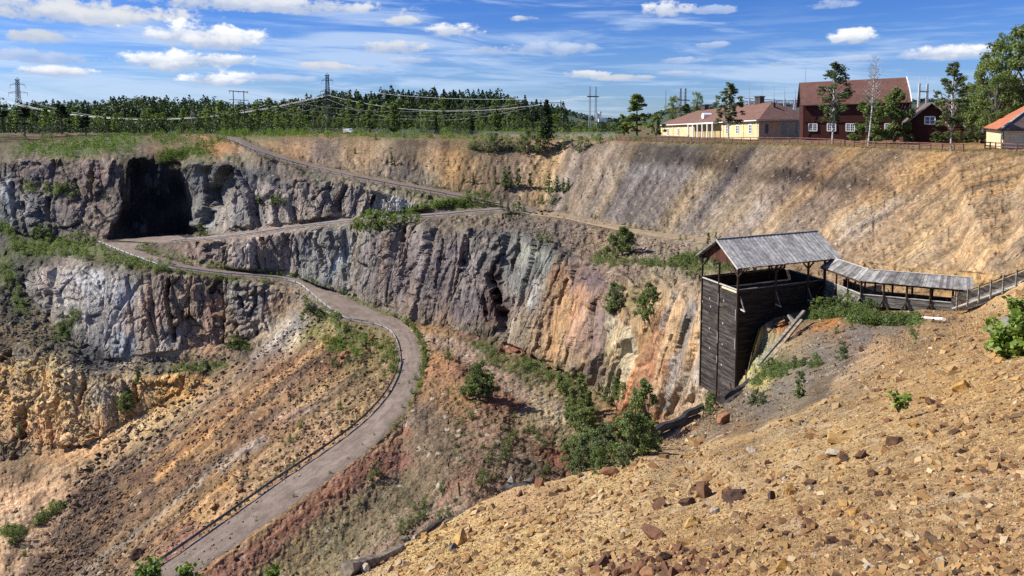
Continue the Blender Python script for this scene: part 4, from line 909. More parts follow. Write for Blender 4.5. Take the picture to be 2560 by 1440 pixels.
# outside struts with pale feet on the right wall; small sheet-metal patches on the front
for i, (x, y) in enumerate(((1850, 745), (1937, 740), (2023, 733))):
    a = (0.25, LB*0.42, LB*0.80)[i]
    s1 = MB(); s1.beam(TF(a, -0.12, -0.75), TF(a, -0.95, -2.15), 0.10, 0.12); o = s1.build('outer_strut', M_GREYWOOD, tower)
    s2 = MB(); s2.beam(TF(a, -0.1, -2.12), TF(a, -1.05, -2.20), 0.12, 0.14); s2.build('strut_foot', M_PALEWOOD, o)
rnd = random.Random(4)
for (b, h) in ((0.35, -1.9), (0.72, -3.2), (0.36, -4.5), (0.74, -5.8), (0.36, -6.9), (0.72, -8.1), (0.37, -9.3), (0.75, -2.3), (0.97, -3.0), (0.97, -5.4)):
    mb = MB(); mb.box(TF(-0.06, b*LA, h), TF.v*0.22, TF.u*0.02, (0, 0, 0.2)); mb.build('metal_patch', M_STEEL2, w1)
for (b, h0, h1) in ((0.5, -2.6, -1.2), (0.5, -6.9, -5.6), (0.5, -9.2, -8.4), (0.02, -3.4, -2.2), (0.02, -6.6, -5.4)):
    mb = MB(); mb.box(TF(-0.17, b*LA-0.05, h0), TF.v*0.10, TF.u*0.02, (0, 0, h1-h0)); mb.build('metal_strip', M_STEEL2, w1)

# ------------------------------------------------------------------ covered walkway to the right of it
def railp(x, y, z=None): return at(x, y, zs(x, y, ZP if z is None else z))
E0 = railp(2061, 699); E1 = railp(2153, 735); E2 = railp(2386, 757); E3 = E2+(E2-E1).normalized()*1.15
walk = empty('covered_walkway', (E1.x, E1.y, E1.z-1.2), 0, 'open timber walkway with low grey plank roof that bends from the tower to the stairs', 'walkway')
d1 = (E1-E0).normalized(); d2 = (E2-E1).normalized()
n1_ = Vector((-d1.y, d1.x, 0)); n2_ = Vector((-d2.y, d2.x, 0))
if n1_.y < 0 and n1_.x < 0: n1_ = -n1_
if n1_.x < 0: n1_ = -n1_
if n2_.y < 0: n2_ = -n2_
WD = 2.3
mit = (n1_+n2_); mit = mit/mit.dot(n1_)*WD
F0, F1, F3 = E0+n1_*WD, E1+mit, E3+n2_*WD
I3 = Frame((0, 0, 0), (1, 0, 0), (0, 1, 0))
def bw(p, q, h0, h1, name, seed, m=M_GREYWOOD, bh=0.16):
    F = Frame((0, 0, ZP), (1, 0, 0), (0, 1, 0))
    return board_wall(F, p.x, p.y, q.x, q.y, h0, h1, seed=seed, bh=bh).build(name, m, walk)
bw(E0, E1, -1.9, -0.05, 'parapet', 11); bw(E1, E2, -1.15, -0.05, 'parapet', 12)
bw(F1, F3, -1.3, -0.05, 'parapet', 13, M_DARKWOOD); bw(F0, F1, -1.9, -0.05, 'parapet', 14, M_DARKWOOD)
for (p, q) in ((E0, E1), (E1, E2)):
    mb = MB(); mb.beam(Vector((p.x, p.y, ZP)), Vector((q.x, q.y, ZP)), 0.16, 0.07); mb.build('hand_rail', M_PALEWOOD, walk)
for (p, q) in ((F0, F1), (F1, F3)):
    mb = MB(); mb.beam(Vector((p.x, p.y, ZP)), Vector((q.x, q.y, ZP)), 0.12, 0.07); mb.build('hand_rail', M_GREYWOOD, walk)
mb = MB(); q = lambda p, h: Vector((p.x, p.y, ZP+h))
mb.hexa([q(E0, -1.15), q(E1, -1.15), q(F1, -1.15), q(F0, -1.15), q(E0, -1.08), q(E1, -1.08), q(F1, -1.08), q(F0, -1.08)])
mb.hexa([q(E1, -1.15), q(E3, -1.15), q(F3, -1.15), q(F1, -1.15), q(E1, -1.08), q(E3, -1.08), q(F3, -1.08), q(F1, -1.08)])
mb.build('walk_floor', M_GREYWOOD, walk)
EW = 1.42; RW = 2.42; OV = 0.42
def post(p, h0, h1=EW, w=0.15, m=M_POST): m_ = MB(); m_.beam(q(p, h0), q(p, h1), w, w); return m_.build('post', m, walk)
Ln = (E2-E1).length; L1 = (E1-E0).length
near = [E0.lerp(E1, t) for t in (0.04, 0.36, 0.68)]+[E1]+[E1.lerp(E2, t) for t in (0.25, 0.5, 0.75)]
far = [F0.lerp(F1, t) for t in (0.1, 0.4, 0.7)]+[F1]+[F1.lerp(F3, t) for t in (0.2, 0.42, 0.64, 0.86)]
for i, p in enumerate(near): post(p+(Vector((-n2_.x, -n2_.y, 0)) if i > 2 else -n1_)*0.08, -1.15)
for p in far: post(p, -1.3)
for i, p in enumerate(near):
    nn_ = -(n2_ if i > 2 else n1_); dd_ = d2 if i > 2 else d1
    if i > 2:
        m_ = MB(); m_.beam(q(p, -0.35)+nn_*0.14, q(p, -1.28)+nn_*0.20-dd_*0.42, 0.07, 0.15); m_.beam(q(p, -0.35)+nn_*0.14, q(p, -1.28)+nn_*0.20+dd_*0.40, 0.07, 0.15); m_.build('prop', M_DARKWOOD, walk)
    else:
        m_ = MB(); m_.beam(q(p, -0.4)+nn_*0.12, q(p, -1.5)+nn_*1.15, 0.10, 0.13); m_.beam(q(p, -1.5)+nn_*0.02, q(p, -1.5)+nn_*1.2, 0.10, 0.13); m_.build('prop', M_DARKWOOD, walk)
# roof in two runs meeting over the bend
def ro(p, nn, w): return p+nn*w
ox = (n1_+n2_); ox = ox/ox.dot(n1_)
Ea, Eb, Ec = E0-n1_*OV-d1*0.3, E1-ox*OV, E3-n2_*OV+d2*0.42
Ra, Rb, Rc = E0+n1_*WD/2-d1*0.3, E1+ox*WD/2, E3+n2_*WD/2+d2*0.42
Fa, Fb, Fc = F0+n1_*OV-d1*0.3, F1+ox*OV, F3+n2_*OV+d2*0.42
r1 = roof_boards(q(Ra, RW), q(Rb, RW), q(Ea, EW), q(Eb, EW), 22, seed=21, wob=0.05, ov=0.05).build('roof', M_ROOFGREY, walk)
r2 = roof_boards(q(Rb, RW), q(Rc, RW), q(Eb, EW), q(Ec, EW), 34, seed=22, wob=0.05, ov=0.05).build('roof', M_ROOFGREY, walk)
r3 = roof_boards(q(Ra, RW), q(Rb, RW), q(Fa, EW), q(Fb, EW), 22, seed=23).build('roof', M_ROOFGREY, walk)
r4 = roof_boards(q(Rb, RW), q(Rc, RW), q(Fb, EW), q(Fc, EW), 34, seed=24).build('roof', M_ROOFGREY, walk)
for (a, b, rr) in ((Ra, Rb, r1), (Rb, Rc, r2)):
    m_ = MB(); m_.beam(q(a, RW+0.09), q(b, RW+0.09), 0.2, 0.05); m_.build('ridge_board', M_PALEWOOD, rr)
for (a, b) in ((Ea, Eb), (Eb, Ec), (Fa, Fb), (Fb, Fc)):
    m_ = MB(); m_.beam(q(a.lerp(b, 0.02), EW-0.10)+(n2_*0.15), q(b.lerp(a, 0.02), EW-0.10)+(n2_*0.15), 0.1, 0.14); m_.build('eave_beam', M_POST, walk)
m_ = MB(); m_.beam(q(Rc, RW), q(Ec, EW), 0.05, 0.16); m_.beam(q(Rc, RW), q(Fc, EW), 0.05, 0.16); m_.build('barge_board', M_GREYWOOD, r2)
# boarded end next to the stairs
mb = MB(); nb = 8
for i in range(nb):
    p = E2.lerp(E3, i/nb+0.02)-n2_*0.05; p2 = E2.lerp(E3, (i+0.96)/nb)-n2_*0.05
    mb.hexa([q(p, -1.25), q(p2, -1.25), q(p2, -1.25)+n2_*0.05, q(p, -1.25)+n2_*0.05, q(p, EW), q(p2, EW), q(p2, EW)+n2_*0.05, q(p, EW)+n2_*0.05])
mb.build('end_panel', worn('stained_boards', (0.03, 0.012, 0.008), (0.22, 0.13, 0.07), (5, 5, 0.6), 1.0, 0.4), walk)
mb = MB()
for i in range(9):
    p = E3.lerp(F3, i/9+0.01); p2 = E3.lerp(F3, (i+0.96)/9)
    mb.hexa([q(p, -1.25), q(p2, -1.25), q(p2, -1.25)+d2*0.05, q(p, -1.25)+d2*0.05, q(p, EW+0.4), q(p2, EW+0.4), q(p2, EW+0.4)+d2*0.05, q(p, EW+0.4)+d2*0.05])
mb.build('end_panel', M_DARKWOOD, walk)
# ------------------------------------------------------------------ stairs climbing the slope at the right
st = empty('wooden_stairs', hit(2440, 750)[0], 0, 'grey timber stairs with boarded rails climbing the sandy slope from the walkway', 'stairs')
S0 = at(2418, 757, 72.5); S1 = at(2640, 677, 60.0)
dS = (S1-S0); LS = dS.length; dS.normalize(); hS = Vector((dS.x, dS.y, 0)).normalized(); nS = Vector((-hS.y, hS.x, 0))
if nS.y < 0: nS = -nS
for side, off, m in ((0, 0.0, M_GREYWOOD), (1, 1.5, M_DARKWOOD)):
    o_ = nS*off
    for k, h in enumerate((0.0, 0.24, 0.48, 0.74)):
        mb = MB(); mb.beam(S0+o_+Vector((0, 0, h-0.2)), S1+o_+Vector((0, 0, h-0.2)), 0.05, 0.2 if k < 3 else 0.1); mb.build('rail', m, st)
    n = 7
    for i in range(n):
        p = S0.lerp(S1, (i+0.6)/n)+o_-nS*(0.05 if side == 0 else -0.05); mb = MB(); mb.beam(p+Vector((0, 0, -1.0)), p+Vector((0, 0, 0.72)), 0.12, 0.12); mb.build('post', M_GREYWOOD, st)
n = 40
mb = MB()
for i in range(n):
    p = S0.lerp(S1, (i+0.5)/n)+Vector((0, 0, -0.62)); mb.box(p-nS*0.12-hS*0.15, hS*0.30, nS*1.6, (0, 0, 0.05))
mb.build('treads', M_PALEWOOD, st)
mb = MB(); mb.beam(S0+Vector((0, 0, -0.78))-nS*0.1, S1+Vector((0, 0, -0.78))-nS*0.1, 0.08, 0.26); mb.build('string_board', M_GREYWOOD, st)
for nm, p in (('peak', TF(A0, mid, RH)), ('peak2', TF(A1, mid, RH)), ('eave', TF(A0, -BO, EHH)), ('eave2', TF(A1, -BO, EHH)), ('far eave', TF(A0, LA+BO, EHH)), ('C bottom', TF(0, 0, HB)), ('A bottom', TF(0, LA, HB)), ('Ea', q(Ea, EW)), ('Eb', q(Eb, EW)), ('Ec', q(Ec, EW)), ('Ra', q(Ra, RW)), ('Rb', q(Rb, RW)), ('Rc', q(Rc, RW))):
    print('PX', nm, [round(c) for c in px(p)])
print('LA LB', LA, LB, L1, Ln)

# ------------------------------------------------------------------ buildings on the rim
def rad(p): return Vector((p.x, p.y, 0)).normalized()
def wall_quads(name, a0, b0, a1, b1, mat, parent, t=0.25):
    """upright wall between base a0-b0 and top a1-b1, thickness t away from the outside"""
    mb = MB(); d = (b0-a0); n = Vector((d.y, -d.x, 0)).normalized()*-t
    mb.hexa([a0, b0, b0+n, a0+n, a1, b1, b1+n, a1+n]); return mb.build(name, mat, parent)
def window(parent, a0, b0, a1, b1, f, g0, g1, w, m_frame, nx=2, ny=3, t=0.06, name='window'):
    """window centred at fraction f of the wall, between height fractions g0, g1"""
    d = (b0-a0); L = d.length; d = d.normalized(); n = Vector((d.y, -d.x, 0)).normalized()
    lo, hi = a0.lerp(b0, f), a1.lerp(b1, f); c0, c1 = lo.lerp(hi, g0), lo.lerp(hi, g1)
    fr = MB(); h = c1-c0; fw = w*0.12
    def bar(p, q, tt): fr.beam(p+n*(tt/2+0.012), q+n*(tt/2+0.012), fw if abs((q-p).normalized().z) > 0.5 else fw, tt, up=n)
    for k in range(nx+1):
        o = d*(-w/2+w*k/nx); ww = 1.0 if k in (0, nx) or (k == nx//2) else 0.45
        fr.box(c0+o-d*fw*ww/2, d*fw*ww, n*(0.10 if ww == 1 else 0.07), h)
    for k in range(ny+1):
        ww = 1.0 if k in (0, ny) else 0.4; p = c0+h*k/ny-d*w/2
        fr.box(p-Vector((0, 0, fw*ww/2)), d*w, n*(0.115 if ww == 1 else 0.085), Vector((0, 0, fw*ww)))
    o = fr.build(name, m_frame, parent)
    gl = MB(); gl.box(c0-d*w/2, d*w, n*0.035, h); gl.build('pane', M_GLASS, o)
    return o
def tiles(name, c1, c2, sc):
    m = bpy.data.materials.new(name); m.use_nodes = True; nt = m.node_tree; g = G(nt); b = nt.nodes['Principled BSDF']
    b.inputs['Roughness'].default_value = 0.85
    uv = N(nt, 'ShaderNodeTexCoord').outputs['UV']; geo = N(nt, 'ShaderNodeNewGeometry')
    w1 = N(nt, 'ShaderNodeTexWave'); w1.wave_type = 'BANDS'; w1.bands_direction = 'X'; w1.inputs['Scale'].default_value = sc; g.L(uv, w1.inputs[0])
    w2 = N(nt, 'ShaderNodeTexWave'); w2.wave_type = 'BANDS'; w2.bands_direction = 'Y'; w2.inputs['Scale'].default_value = sc*0.7; g.L(uv, w2.inputs[0])
    n = g.noise(geo.outputs['Position'], 0.6, 5, 0.7); n2 = g.noise(geo.outputs['Position'], 3.5, 3, 0.6)
    f = g.math('ADD', g.math('MULTIPLY', n, 0.7), g.math('MULTIPLY', n2, 0.35))
    c = g.mix(g.ss(f, 0.35, 0.68), c1, c2)
    k = g.lin(w1.outputs['Fac'], 0, 1, 0.72, 1.12); c = g.mix(1.0, c, g.xyz(k, k, k), 'MULTIPLY')
    g.L(c, b.inputs['Base Color'])
    g.L(g.bump(g.math('ADD', w1.outputs['Fac'], g.math('MULTIPLY', w2.outputs['Fac'], 0.4)), 0.7, 0.08), b.inputs['Normal'])
    return m
M_TILE_O = tiles('faded_orange_tiles', (0.13, 0.062, 0.042), (0.22, 0.115, 0.08), 1.3)
M_TILE_B = tiles('red_brown_tiles', (0.10, 0.042, 0.032), (0.17, 0.075, 0.055), 1.2)
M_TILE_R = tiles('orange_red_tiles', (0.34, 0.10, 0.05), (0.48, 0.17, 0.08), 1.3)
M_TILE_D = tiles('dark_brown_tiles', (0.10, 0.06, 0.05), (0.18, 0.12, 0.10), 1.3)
M_YELLOW = worn('yellow_plaster', (0.55, 0.43, 0.23), (0.62, 0.50, 0.29), (0.5, 0.5, 0.5), 1.0, 0.02, bump=0.01, bd=.005)
M_CREAM = worn('cream_plaster', (0.62, 0.50, 0.30), (0.68, 0.56, 0.35), (0.5, 0.5, 0.5), 1.0, 0.02, bump=0.01, bd=.005)
M_BARN = worn('falu_red_boards', (0.036, 0.010, 0.008), (0.064, 0.017, 0.013), (0.5, 0.5, 6), 1.0, 0.15)
M_CHIM = worn('dark_chimney', (0.05, 0.04, 0.038), (0.10, 0.08, 0.07), (1, 1, 1), 1.0, 0.2)
def uv_roof(o):
    me = o.data; uvl = me.uv_layers.new(name='UVMap')
    for p in me.polygons:
        vs = [me.vertices[i].co for i in p.vertices]; n = p.normal
        ax = Vector((0, 0, 1)).cross(n); ax = ax.normalized() if ax.length > 1e-3 else Vector((1, 0, 0)); ay = n.cross(ax)
        for li, vi in zip(p.loop_indices, p.vertices):
            c = me.vertices[vi].co; uvl.data[li].uv = (c.dot(ax), c.dot(ay))
def roof_poly(polys, mat, parent, t=0.18, name='roof'):
    mb = MB()
    for pl in polys:
        pl = [Vector(p) for p in pl]; n = (pl[1]-pl[0]).cross(pl[2]-pl[0]).normalized()
        if n.z < 0: pl = pl[::-1]; n = -n
        k = len(mb.v); m_ = len(pl); mb.v += pl+[p-Vector((0, 0, t)) for p in pl]
        mb.f.append(tuple(range(k, k+m_))); mb.f.append(tuple(range(k+2*m_-1, k+m_-1, -1)))
        for i in range(m_): mb.f.append((k+i, k+m_+i, k+m_+(i+1) % m_, k+(i+1) % m_))
    o = mb.build(name, mat, parent); uv_roof(o); return o

# long yellow house
A0_, A1_ = at(1652, 346, 262), at(1652, 312, 262)
B0_, B1_ = at(1897, 347, 195), at(1897, 299, 195)
C0_, C1_ = at(2040, 346, 212), at(2040, 297, 212)
D0_ = A0_+(C0_-B0_); D1_ = A1_+(C1_-B1_)
hs = empty('yellow_house', B0_, 0, 'long pale yellow house with faded orange hipped roof and white columns', 'house')
wall_quads('wall', A0_-Vector((0,0,1.5)), B0_-Vector((0,0,1.5)), A1_, B1_, M_YELLOW, hs); wall_quads('wall', B0_-Vector((0,0,1.5)), C0_-Vector((0,0,1.5)), B1_, C1_, M_CREAM, hs)
wall_quads('wall', C0_, D0_, C1_, D1_, M_YELLOW, hs); wall_quads('wall', D0_, A0_, D1_, A1_, M_YELLOW, hs)
uo = (A1_-B1_).normalized(); vo = (C1_-B1_).normalized(); o_ = 0.9
EA, EB, EC, ED = A1_+(uo-vo)*o_, B1_+(-uo-vo)*o_, C1_+(vo-uo)*o_, D1_+(uo+vo)*o_
RA, RB_ = (A1_+D1_)/2-uo*9.0+Vector((0, 0, 4.6)), (B1_+C1_)/2+uo*9.0+Vector((0, 0, 5.2))
rfh = roof_poly([(EA, EB, RB_, RA), (EB, EC, RB_), (EC, ED, RA, RB_), (ED, EA, RA)], M_TILE_O, hs)
mb = MB(); mb.beam(EA-Vector((0,0,.2)), EB-Vector((0,0,.2)), 0.22, 0.25); mb.beam(EB-Vector((0,0,.2)), EC-Vector((0,0,.2)), 0.22, 0.25); mb.build('gutter', M_WHITE, rfh)
for f in (0.10, 0.23, 0.345):
    window(hs, A0_, B0_, A1_, B1_, f, 0.22, 0.70, 1.5, M_WHITE)
for f in (0.845, 0.965-0.06): pass
for f in (0.74, 0.83, 0.935): window(hs, A0_, B0_, A1_, B1_, f, 0.28, 0.75, 1.7, M_WHITE)
for f in (0.16, 0.52, 0.83): window(hs, B0_, C0_, B1_, C1_, f*0.8, 0.30, 0.76, 1.35, M_STEEL2, 2, 2)
dA = (B0_-A0_).normalized(); nA = Vector((dA.y, -dA.x, 0)).normalized()
for f in (0.02, 0.16, 0.39, 0.70, 0.875, 0.985):
    p0, p1 = A0_.lerp(B0_, f), A1_.lerp(B1_, f); mb = MB(); mb.box(p0-Vector((0,0,1.2))-dA*0.25+nA*0.01, dA*0.5, nA*0.14, p1-p0+Vector((0,0,1.1))); mb.build('pilaster', M_CREAM, hs)
# recessed porch with columns in the middle of the long front
mb = MB(); p0, p1, q0, q1 = A0_.lerp(B0_, 0.41), A1_.lerp(B1_, 0.41), A0_.lerp(B0_, 0.68), A1_.lerp(B1_, 0.68)
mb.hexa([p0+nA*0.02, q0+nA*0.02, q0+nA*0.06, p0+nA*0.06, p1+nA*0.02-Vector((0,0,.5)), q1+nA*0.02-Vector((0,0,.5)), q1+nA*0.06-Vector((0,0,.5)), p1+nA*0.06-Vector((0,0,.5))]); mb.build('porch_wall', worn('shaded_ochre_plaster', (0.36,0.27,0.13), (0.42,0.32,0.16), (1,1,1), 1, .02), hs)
mb = MB(); mb.box(p1+nA*0.1-Vector((0,0,.55)), q1-p1, nA*2.4, (0, 0, 0.4)); mb.build('porch_roof', M_WHITE, hs)
for k in range(6):
    f = 0.42+0.25*k/5; a_, b__ = A0_.lerp(B0_, f)+nA*2.3-Vector((0,0,.5)), A1_.lerp(B1_, f)+nA*2.3-Vector((0,0,.5)); mb = MB(); mb.tube([a_, b__], 0.22, 10); mb.build('column', M_WHITE, hs)
def chimney(f, hh, w, parent, v=0.5, dz=0.0):
    p = RA.lerp(RB_, f)+vo*(v-0.5)*8+Vector((0, 0, dz)); mb = MB(); mb.cbox(p+Vector((0, 0, hh/2-0.6)), w, w*0.8, hh+1.2, math.atan2(vo.y, vo.x)); mb.cbox(p+Vector((0, 0, hh-0.03)), w*1.15, w*0.95, 0.3, math.atan2(vo.y, vo.x)); mb.build('chimney', M_CHIM, parent)
chimney(0.12, 1.7, 2.1, rfh); chimney(0.86, 2.0, 2.2, rfh)
p = EB.lerp(RB_, 0.72)+vo*2.3+Vector((0,0,-0.2)); mb = MB(); mb.cbox(p+Vector((0,0,0.5)), 1.0, 0.8, 1.7, math.atan2(vo.y, vo.x)); mb.build('chimney', M_CHIM, rfh)
p = A1_.lerp(B1_, 0.42)+(-nA)*4.0+Vector((0, 0, 2.2))
mb = MB(); mb.tube([p+nA*1.5, p-nA*1.2], 0.95, 14); o = mb.build('dormer', M_WHITE, rfh)
mb = MB(); mb.tube([p+nA*1.5, p+nA*1.53], 0.6, 14); mb.build('pane', M_GLASS, o)

# big dark red barn
a0, a1 = at(2008, 350, 186), at(2008, 261, 186); b0, b1 = at(2272, 356, 179), at(2272, 253, 179)
bn = empty('red_barn', a0, 0, 'tall dark red timber barn with steep red-brown tiled roof', 'barn')
d = (b0-a0).normalized(); d.z = 0; nb_ = Vector((-d.y, d.x, 0));
if nb_.y < 0: nb_ = -nb_
DP = nb_*13; dn = Vector((0, 0, 2))
for (p, q, p1, q1) in ((a0, b0, a1, b1), (b0, b0+DP, b1, b1+DP), (b0+DP, a0+DP, b1+DP, a1+DP), (a0+DP, a0, a1+DP, a1)):
    wall_quads('wall', p-dn, q-dn, p1, q1, M_BARN, bn)
rl = at(2008, 207, 196.5)+d*0.0; rr = at(2267, 194, 176.5)
k1 = Vector((0, 0, 0))
e0, e1 = a1-nb_*0.8-d*0.7-Vector((0,0,.2)), b1-nb_*0.8+d*0.5-Vector((0,0,.2))
rl = a1+nb_*6.5; rl.z = at(2008, 207, 192.5).z; rr = b1+nb_*6.5; rr.z = at(2267, 194, 185.5).z
m0, m1 = e0.lerp(rl-d*0.7, 0.42)+Vector((0, 0, 0.5)), e1.lerp(rr+d*0.5, 0.42)+Vector((0, 0, 0.5))
rb = roof_poly([(e0, e1, m1, m0), (m0, m1, rr+d*0.5, rl-d*0.7)], M_TILE_B, bn)
f0, f1 = a1+DP+nb_*0.8-d*0.7-Vector((0,0,.2)), b1+DP+nb_*0.8+d*0.5-Vector((0,0,.2))
roof_poly([(f0, f1, rr+d*0.5, rl-d*0.7)], M_TILE_B, bn)
for (p, q, r) in ((a1-dn, a1+DP-dn, rl), (b1-dn, b1+DP-dn, rr)):
    mb = MB(); t_ = d*0.2; mb.poly([p, q, q+dn, r-Vector((0,0,.4)), p+dn]); mb.poly([x+t_ for x in (p+dn, r-Vector((0,0,.4)), q+dn, q, p)]); mb.build('gable', M_BARN, bn)
mb = MB(); mb.beam(e1+Vector((0,0,.1)), m1+Vector((0,0,.1)), 0.16, 0.3); mb.beam(m1+Vector((0,0,.1)), rr+d*0.5+Vector((0,0,.1)), 0.16, 0.3); mb.build('barge_board', M_WHITE, rb)
for f in (0.095, 0.275, 0.455, 0.64, 0.82): window(bn, a0, b0, a1, b1, f, 0.26, 0.455, 1.9, M_WHITE, 4, 3)
mb = MB(); mb.beam(a0.lerp(a1, 0.54)-nb_*0.14, b0.lerp(b1, 0.54)-nb_*0.14, 0.16, 0.16); mb.build('band_board', M_REDWOOD, bn)
mb = MB()
for p in (a0, b0): mb.box(p-dn-nb_*0.06-d*0.15, d*0.35, -nb_*0.05, Vector((0,0,1))*((a1.z if p is a0 else b1.z)-p.z+1.6))
mb.build('corner_board', M_BARN, bn)
for p, hh in ((rl+d*0.8, 2.2),):
    mb = MB(); mb.tube([p, p+Vector((0, 0, 3.6))], 0.03, 5); mb.build('lightning_rod', M_BLACK, bn)

# small dark red gabled house
a0, a1 = at(2262, 356, 160), at(2262, 311, 160); b0, b1 = at(2402, 360, 156), at(2402, 312, 156)
sh = empty('red_shed', a0, 0, 'small dark red timber house with a gable and one white window', 'house')
d = (b0-a0).normalized(); nn = Vector((-d.y, d.x, 0)); nn = nn if nn.y > 0 else -nn; DP = nn*12; dn = Vector((0, 0, 2)); ap = (a1+b1)/2; ap = Vector((at(2328, 258, 158).x, at(2328, 258, 158).y, at(2328, 258, 158).z))
wall_quads('wall', a0-dn, b0-dn, a1, b1, M_BARN, sh); wall_quads('wall', b0-dn, b0+DP-dn, b1, b1+DP, M_BARN, sh); wall_quads('wall', a0+DP-dn, a0-dn, a1+DP, a1, M_BARN, sh)
mb = MB(); mb.poly([a1, b1, ap]); mb.poly([x+nn*0.2 for x in (ap, b1, a1)]); mb.build('gable', M_BARN, sh)
sl = (a1-ap).normalized(); sr = (b1-ap).normalized(); L0 = ap+sl*((a1-ap).length+1.3); R0 = ap+sr*((b1-ap).length+1.0); up = Vector((0, 0, 0.25))
ra = roof_poly([(ap-nn*0.9+up, L0-nn*0.9+up, L0+DP+up, ap+DP+up), (ap-nn*0.9+up, R0-nn*0.9+up, R0+DP+up, ap+DP+up)], M_TILE_D, sh)
mb = MB(); mb.beam(ap-nn*0.95+up*0.6, L0-nn*0.95+up*0.6, 0.1, 0.3); mb.beam(ap-nn*0.95+up*0.6, R0-nn*0.95+up*0.6, 0.1, 0.3); mb.build('barge_board', M_STEEL2, ra)
window(sh, a0, b0, a0.lerp(a1, 1.0)+Vector((0,0,2.6)), b1+Vector((0,0,2.6)), 0.445, 0.62, 0.86, 1.9, M_WHITE, 2, 2)
mb = MB(); mb.box(a0+d*0.2-nn*0.05-dn, d*0.35, -nn*0.06, a1-a0+dn); mb.box(a0+d*1.0-nn*0.05-dn, d*0.2, -nn*0.05, a1-a0+dn); mb.build('corner_board', M_REDWOOD, sh)
mb = MB(); mb.beam(a0.lerp(a1, 0.93)-nn*0.05, b0.lerp(b1, 0.93)-nn*0.05, 0.12, 0.2); mb.build('band_board', M_REDWOOD, sh)

# yellow house cut by the right edge of the photo
a0, a1 = at(2466, 371, 139), at(2466, 319, 139); b0, b1 = at(2509, 374, 122), at(2509, 323, 122); c0, c1 = at(2790, 384, 128), at(2790, 326, 128)
yh = empty('yellow_house', b0, 0, 'pale yellow house with orange-red hipped tiled roof cut by the right edge', 'house')
d0_ = a0+(c0-b0); d1_ = a1+(c1-b1); dn = Vector((0, 0, 0.6))
for (p, q, p1, q1, m) in ((a0, b0, a1, b1, M_CREAM), (b0, c0, b1, c1, M_CREAM), (c0, d0_, c1, d1_, M_CREAM), (d0_, a0, d1_, a1, M_CREAM)): wall_quads('wall', p-dn, q-dn, p1, q1, m, yh)
u_, v_ = (a1-b1).normalized(), (c1-b1).normalized(); oo = 0.7; top = (a1+c1)/2+Vector((0, 0, 6.6))
EA, EB, EC, ED = a1+(u_-v_)*oo, b1+(-u_-v_)*oo, c1+(v_-u_)*oo, d1_+(u_+v_)*oo
r1_ = roof_poly([(EA, EB, top)], M_TILE_R, yh); r2_ = roof_poly([(EB, EC, top)], M_TILE_D, yh); roof_poly([(EC, ED, top), (ED, EA, top)], M_TILE_R, yh)  # face turned from the sun takes dark tiles, its shade put into colour
mb = MB(); mb.beam(EB+Vector((0,0,.06)), top+Vector((0,0,.06)), 0.3, 0.14); mb.build('ridge_tiles', M_STEEL2, r1_)
mb = MB(); mb.beam(EA-Vector((0,0,.15)), EB-Vector((0,0,.15)), 0.14, 0.14); mb.beam(EB-Vector((0,0,.15)), EC-Vector((0,0,.15)), 0.14, 0.14); mb.build('gutter', M_BLACK, r1_)
dp_ = b1+(b0-b1)*0.05; nz_ = -(u_+v_).normalized()
mb = MB(); mb.tube([EB-Vector((0,0,.2)), b1.lerp(b0, 0.12)+nz_*0.1, b1.lerp(b0, 0.98)+nz_*0.1], 0.06, 8); mb.build('downpipe', M_BLACK, yh)
mb = MB(); vn = Vector((v_.y, -v_.x, 0)).normalized(); 
for g_ in (0.80, 0.56): mb.beam(b0.lerp(b1, g_)+v_*1.2+vn*0.05, b0.lerp(b1, g_)+v_*7+vn*0.05, 0.06, 0.22)
mb.build('moulding', M_CREAM, yh)

# yellow building seen through the trees
a0, a1 = at(2386, 352, 196), at(2386, 282, 196); b0, b1 = at(2470, 352, 180), at(2470, 280, 180); bh_ = empty('yellow_building', a0, 0, 'pale yellow building half hidden behind the tall trees right of the red house', 'building')
wall_quads('wall', a0-dn, b0-dn, a1, b1, M_YELLOW, bh_); d = (b0-a0).normalized(); nn = Vector((-d.y, d.x, 0)); nn = nn if nn.y > 0 else -nn
wall_quads('wall', a0+nn*9-dn, a0-dn, a1+nn*9, a1, M_YELLOW, bh_)
for f in (0.2, 0.5, 0.8): window(bh_, a0, b0, a1, b1, f, 0.35, 0.6, 1.4, M_WHITE)
tp = (a1+b1)/2+nn*4.5+Vector((0, 0, 3)); roof_poly([(a1-nn-d, b1-nn+d, b1+nn*4.5+Vector((0,0,3))+d, a1+nn*4.5+Vector((0,0,3))-d), (a1+nn*10-d, b1+nn*10+d, b1+nn*4.5+Vector((0,0,3))+d, a1+nn*4.5+Vector((0,0,3))-d)], M_TILE_B, bh_)

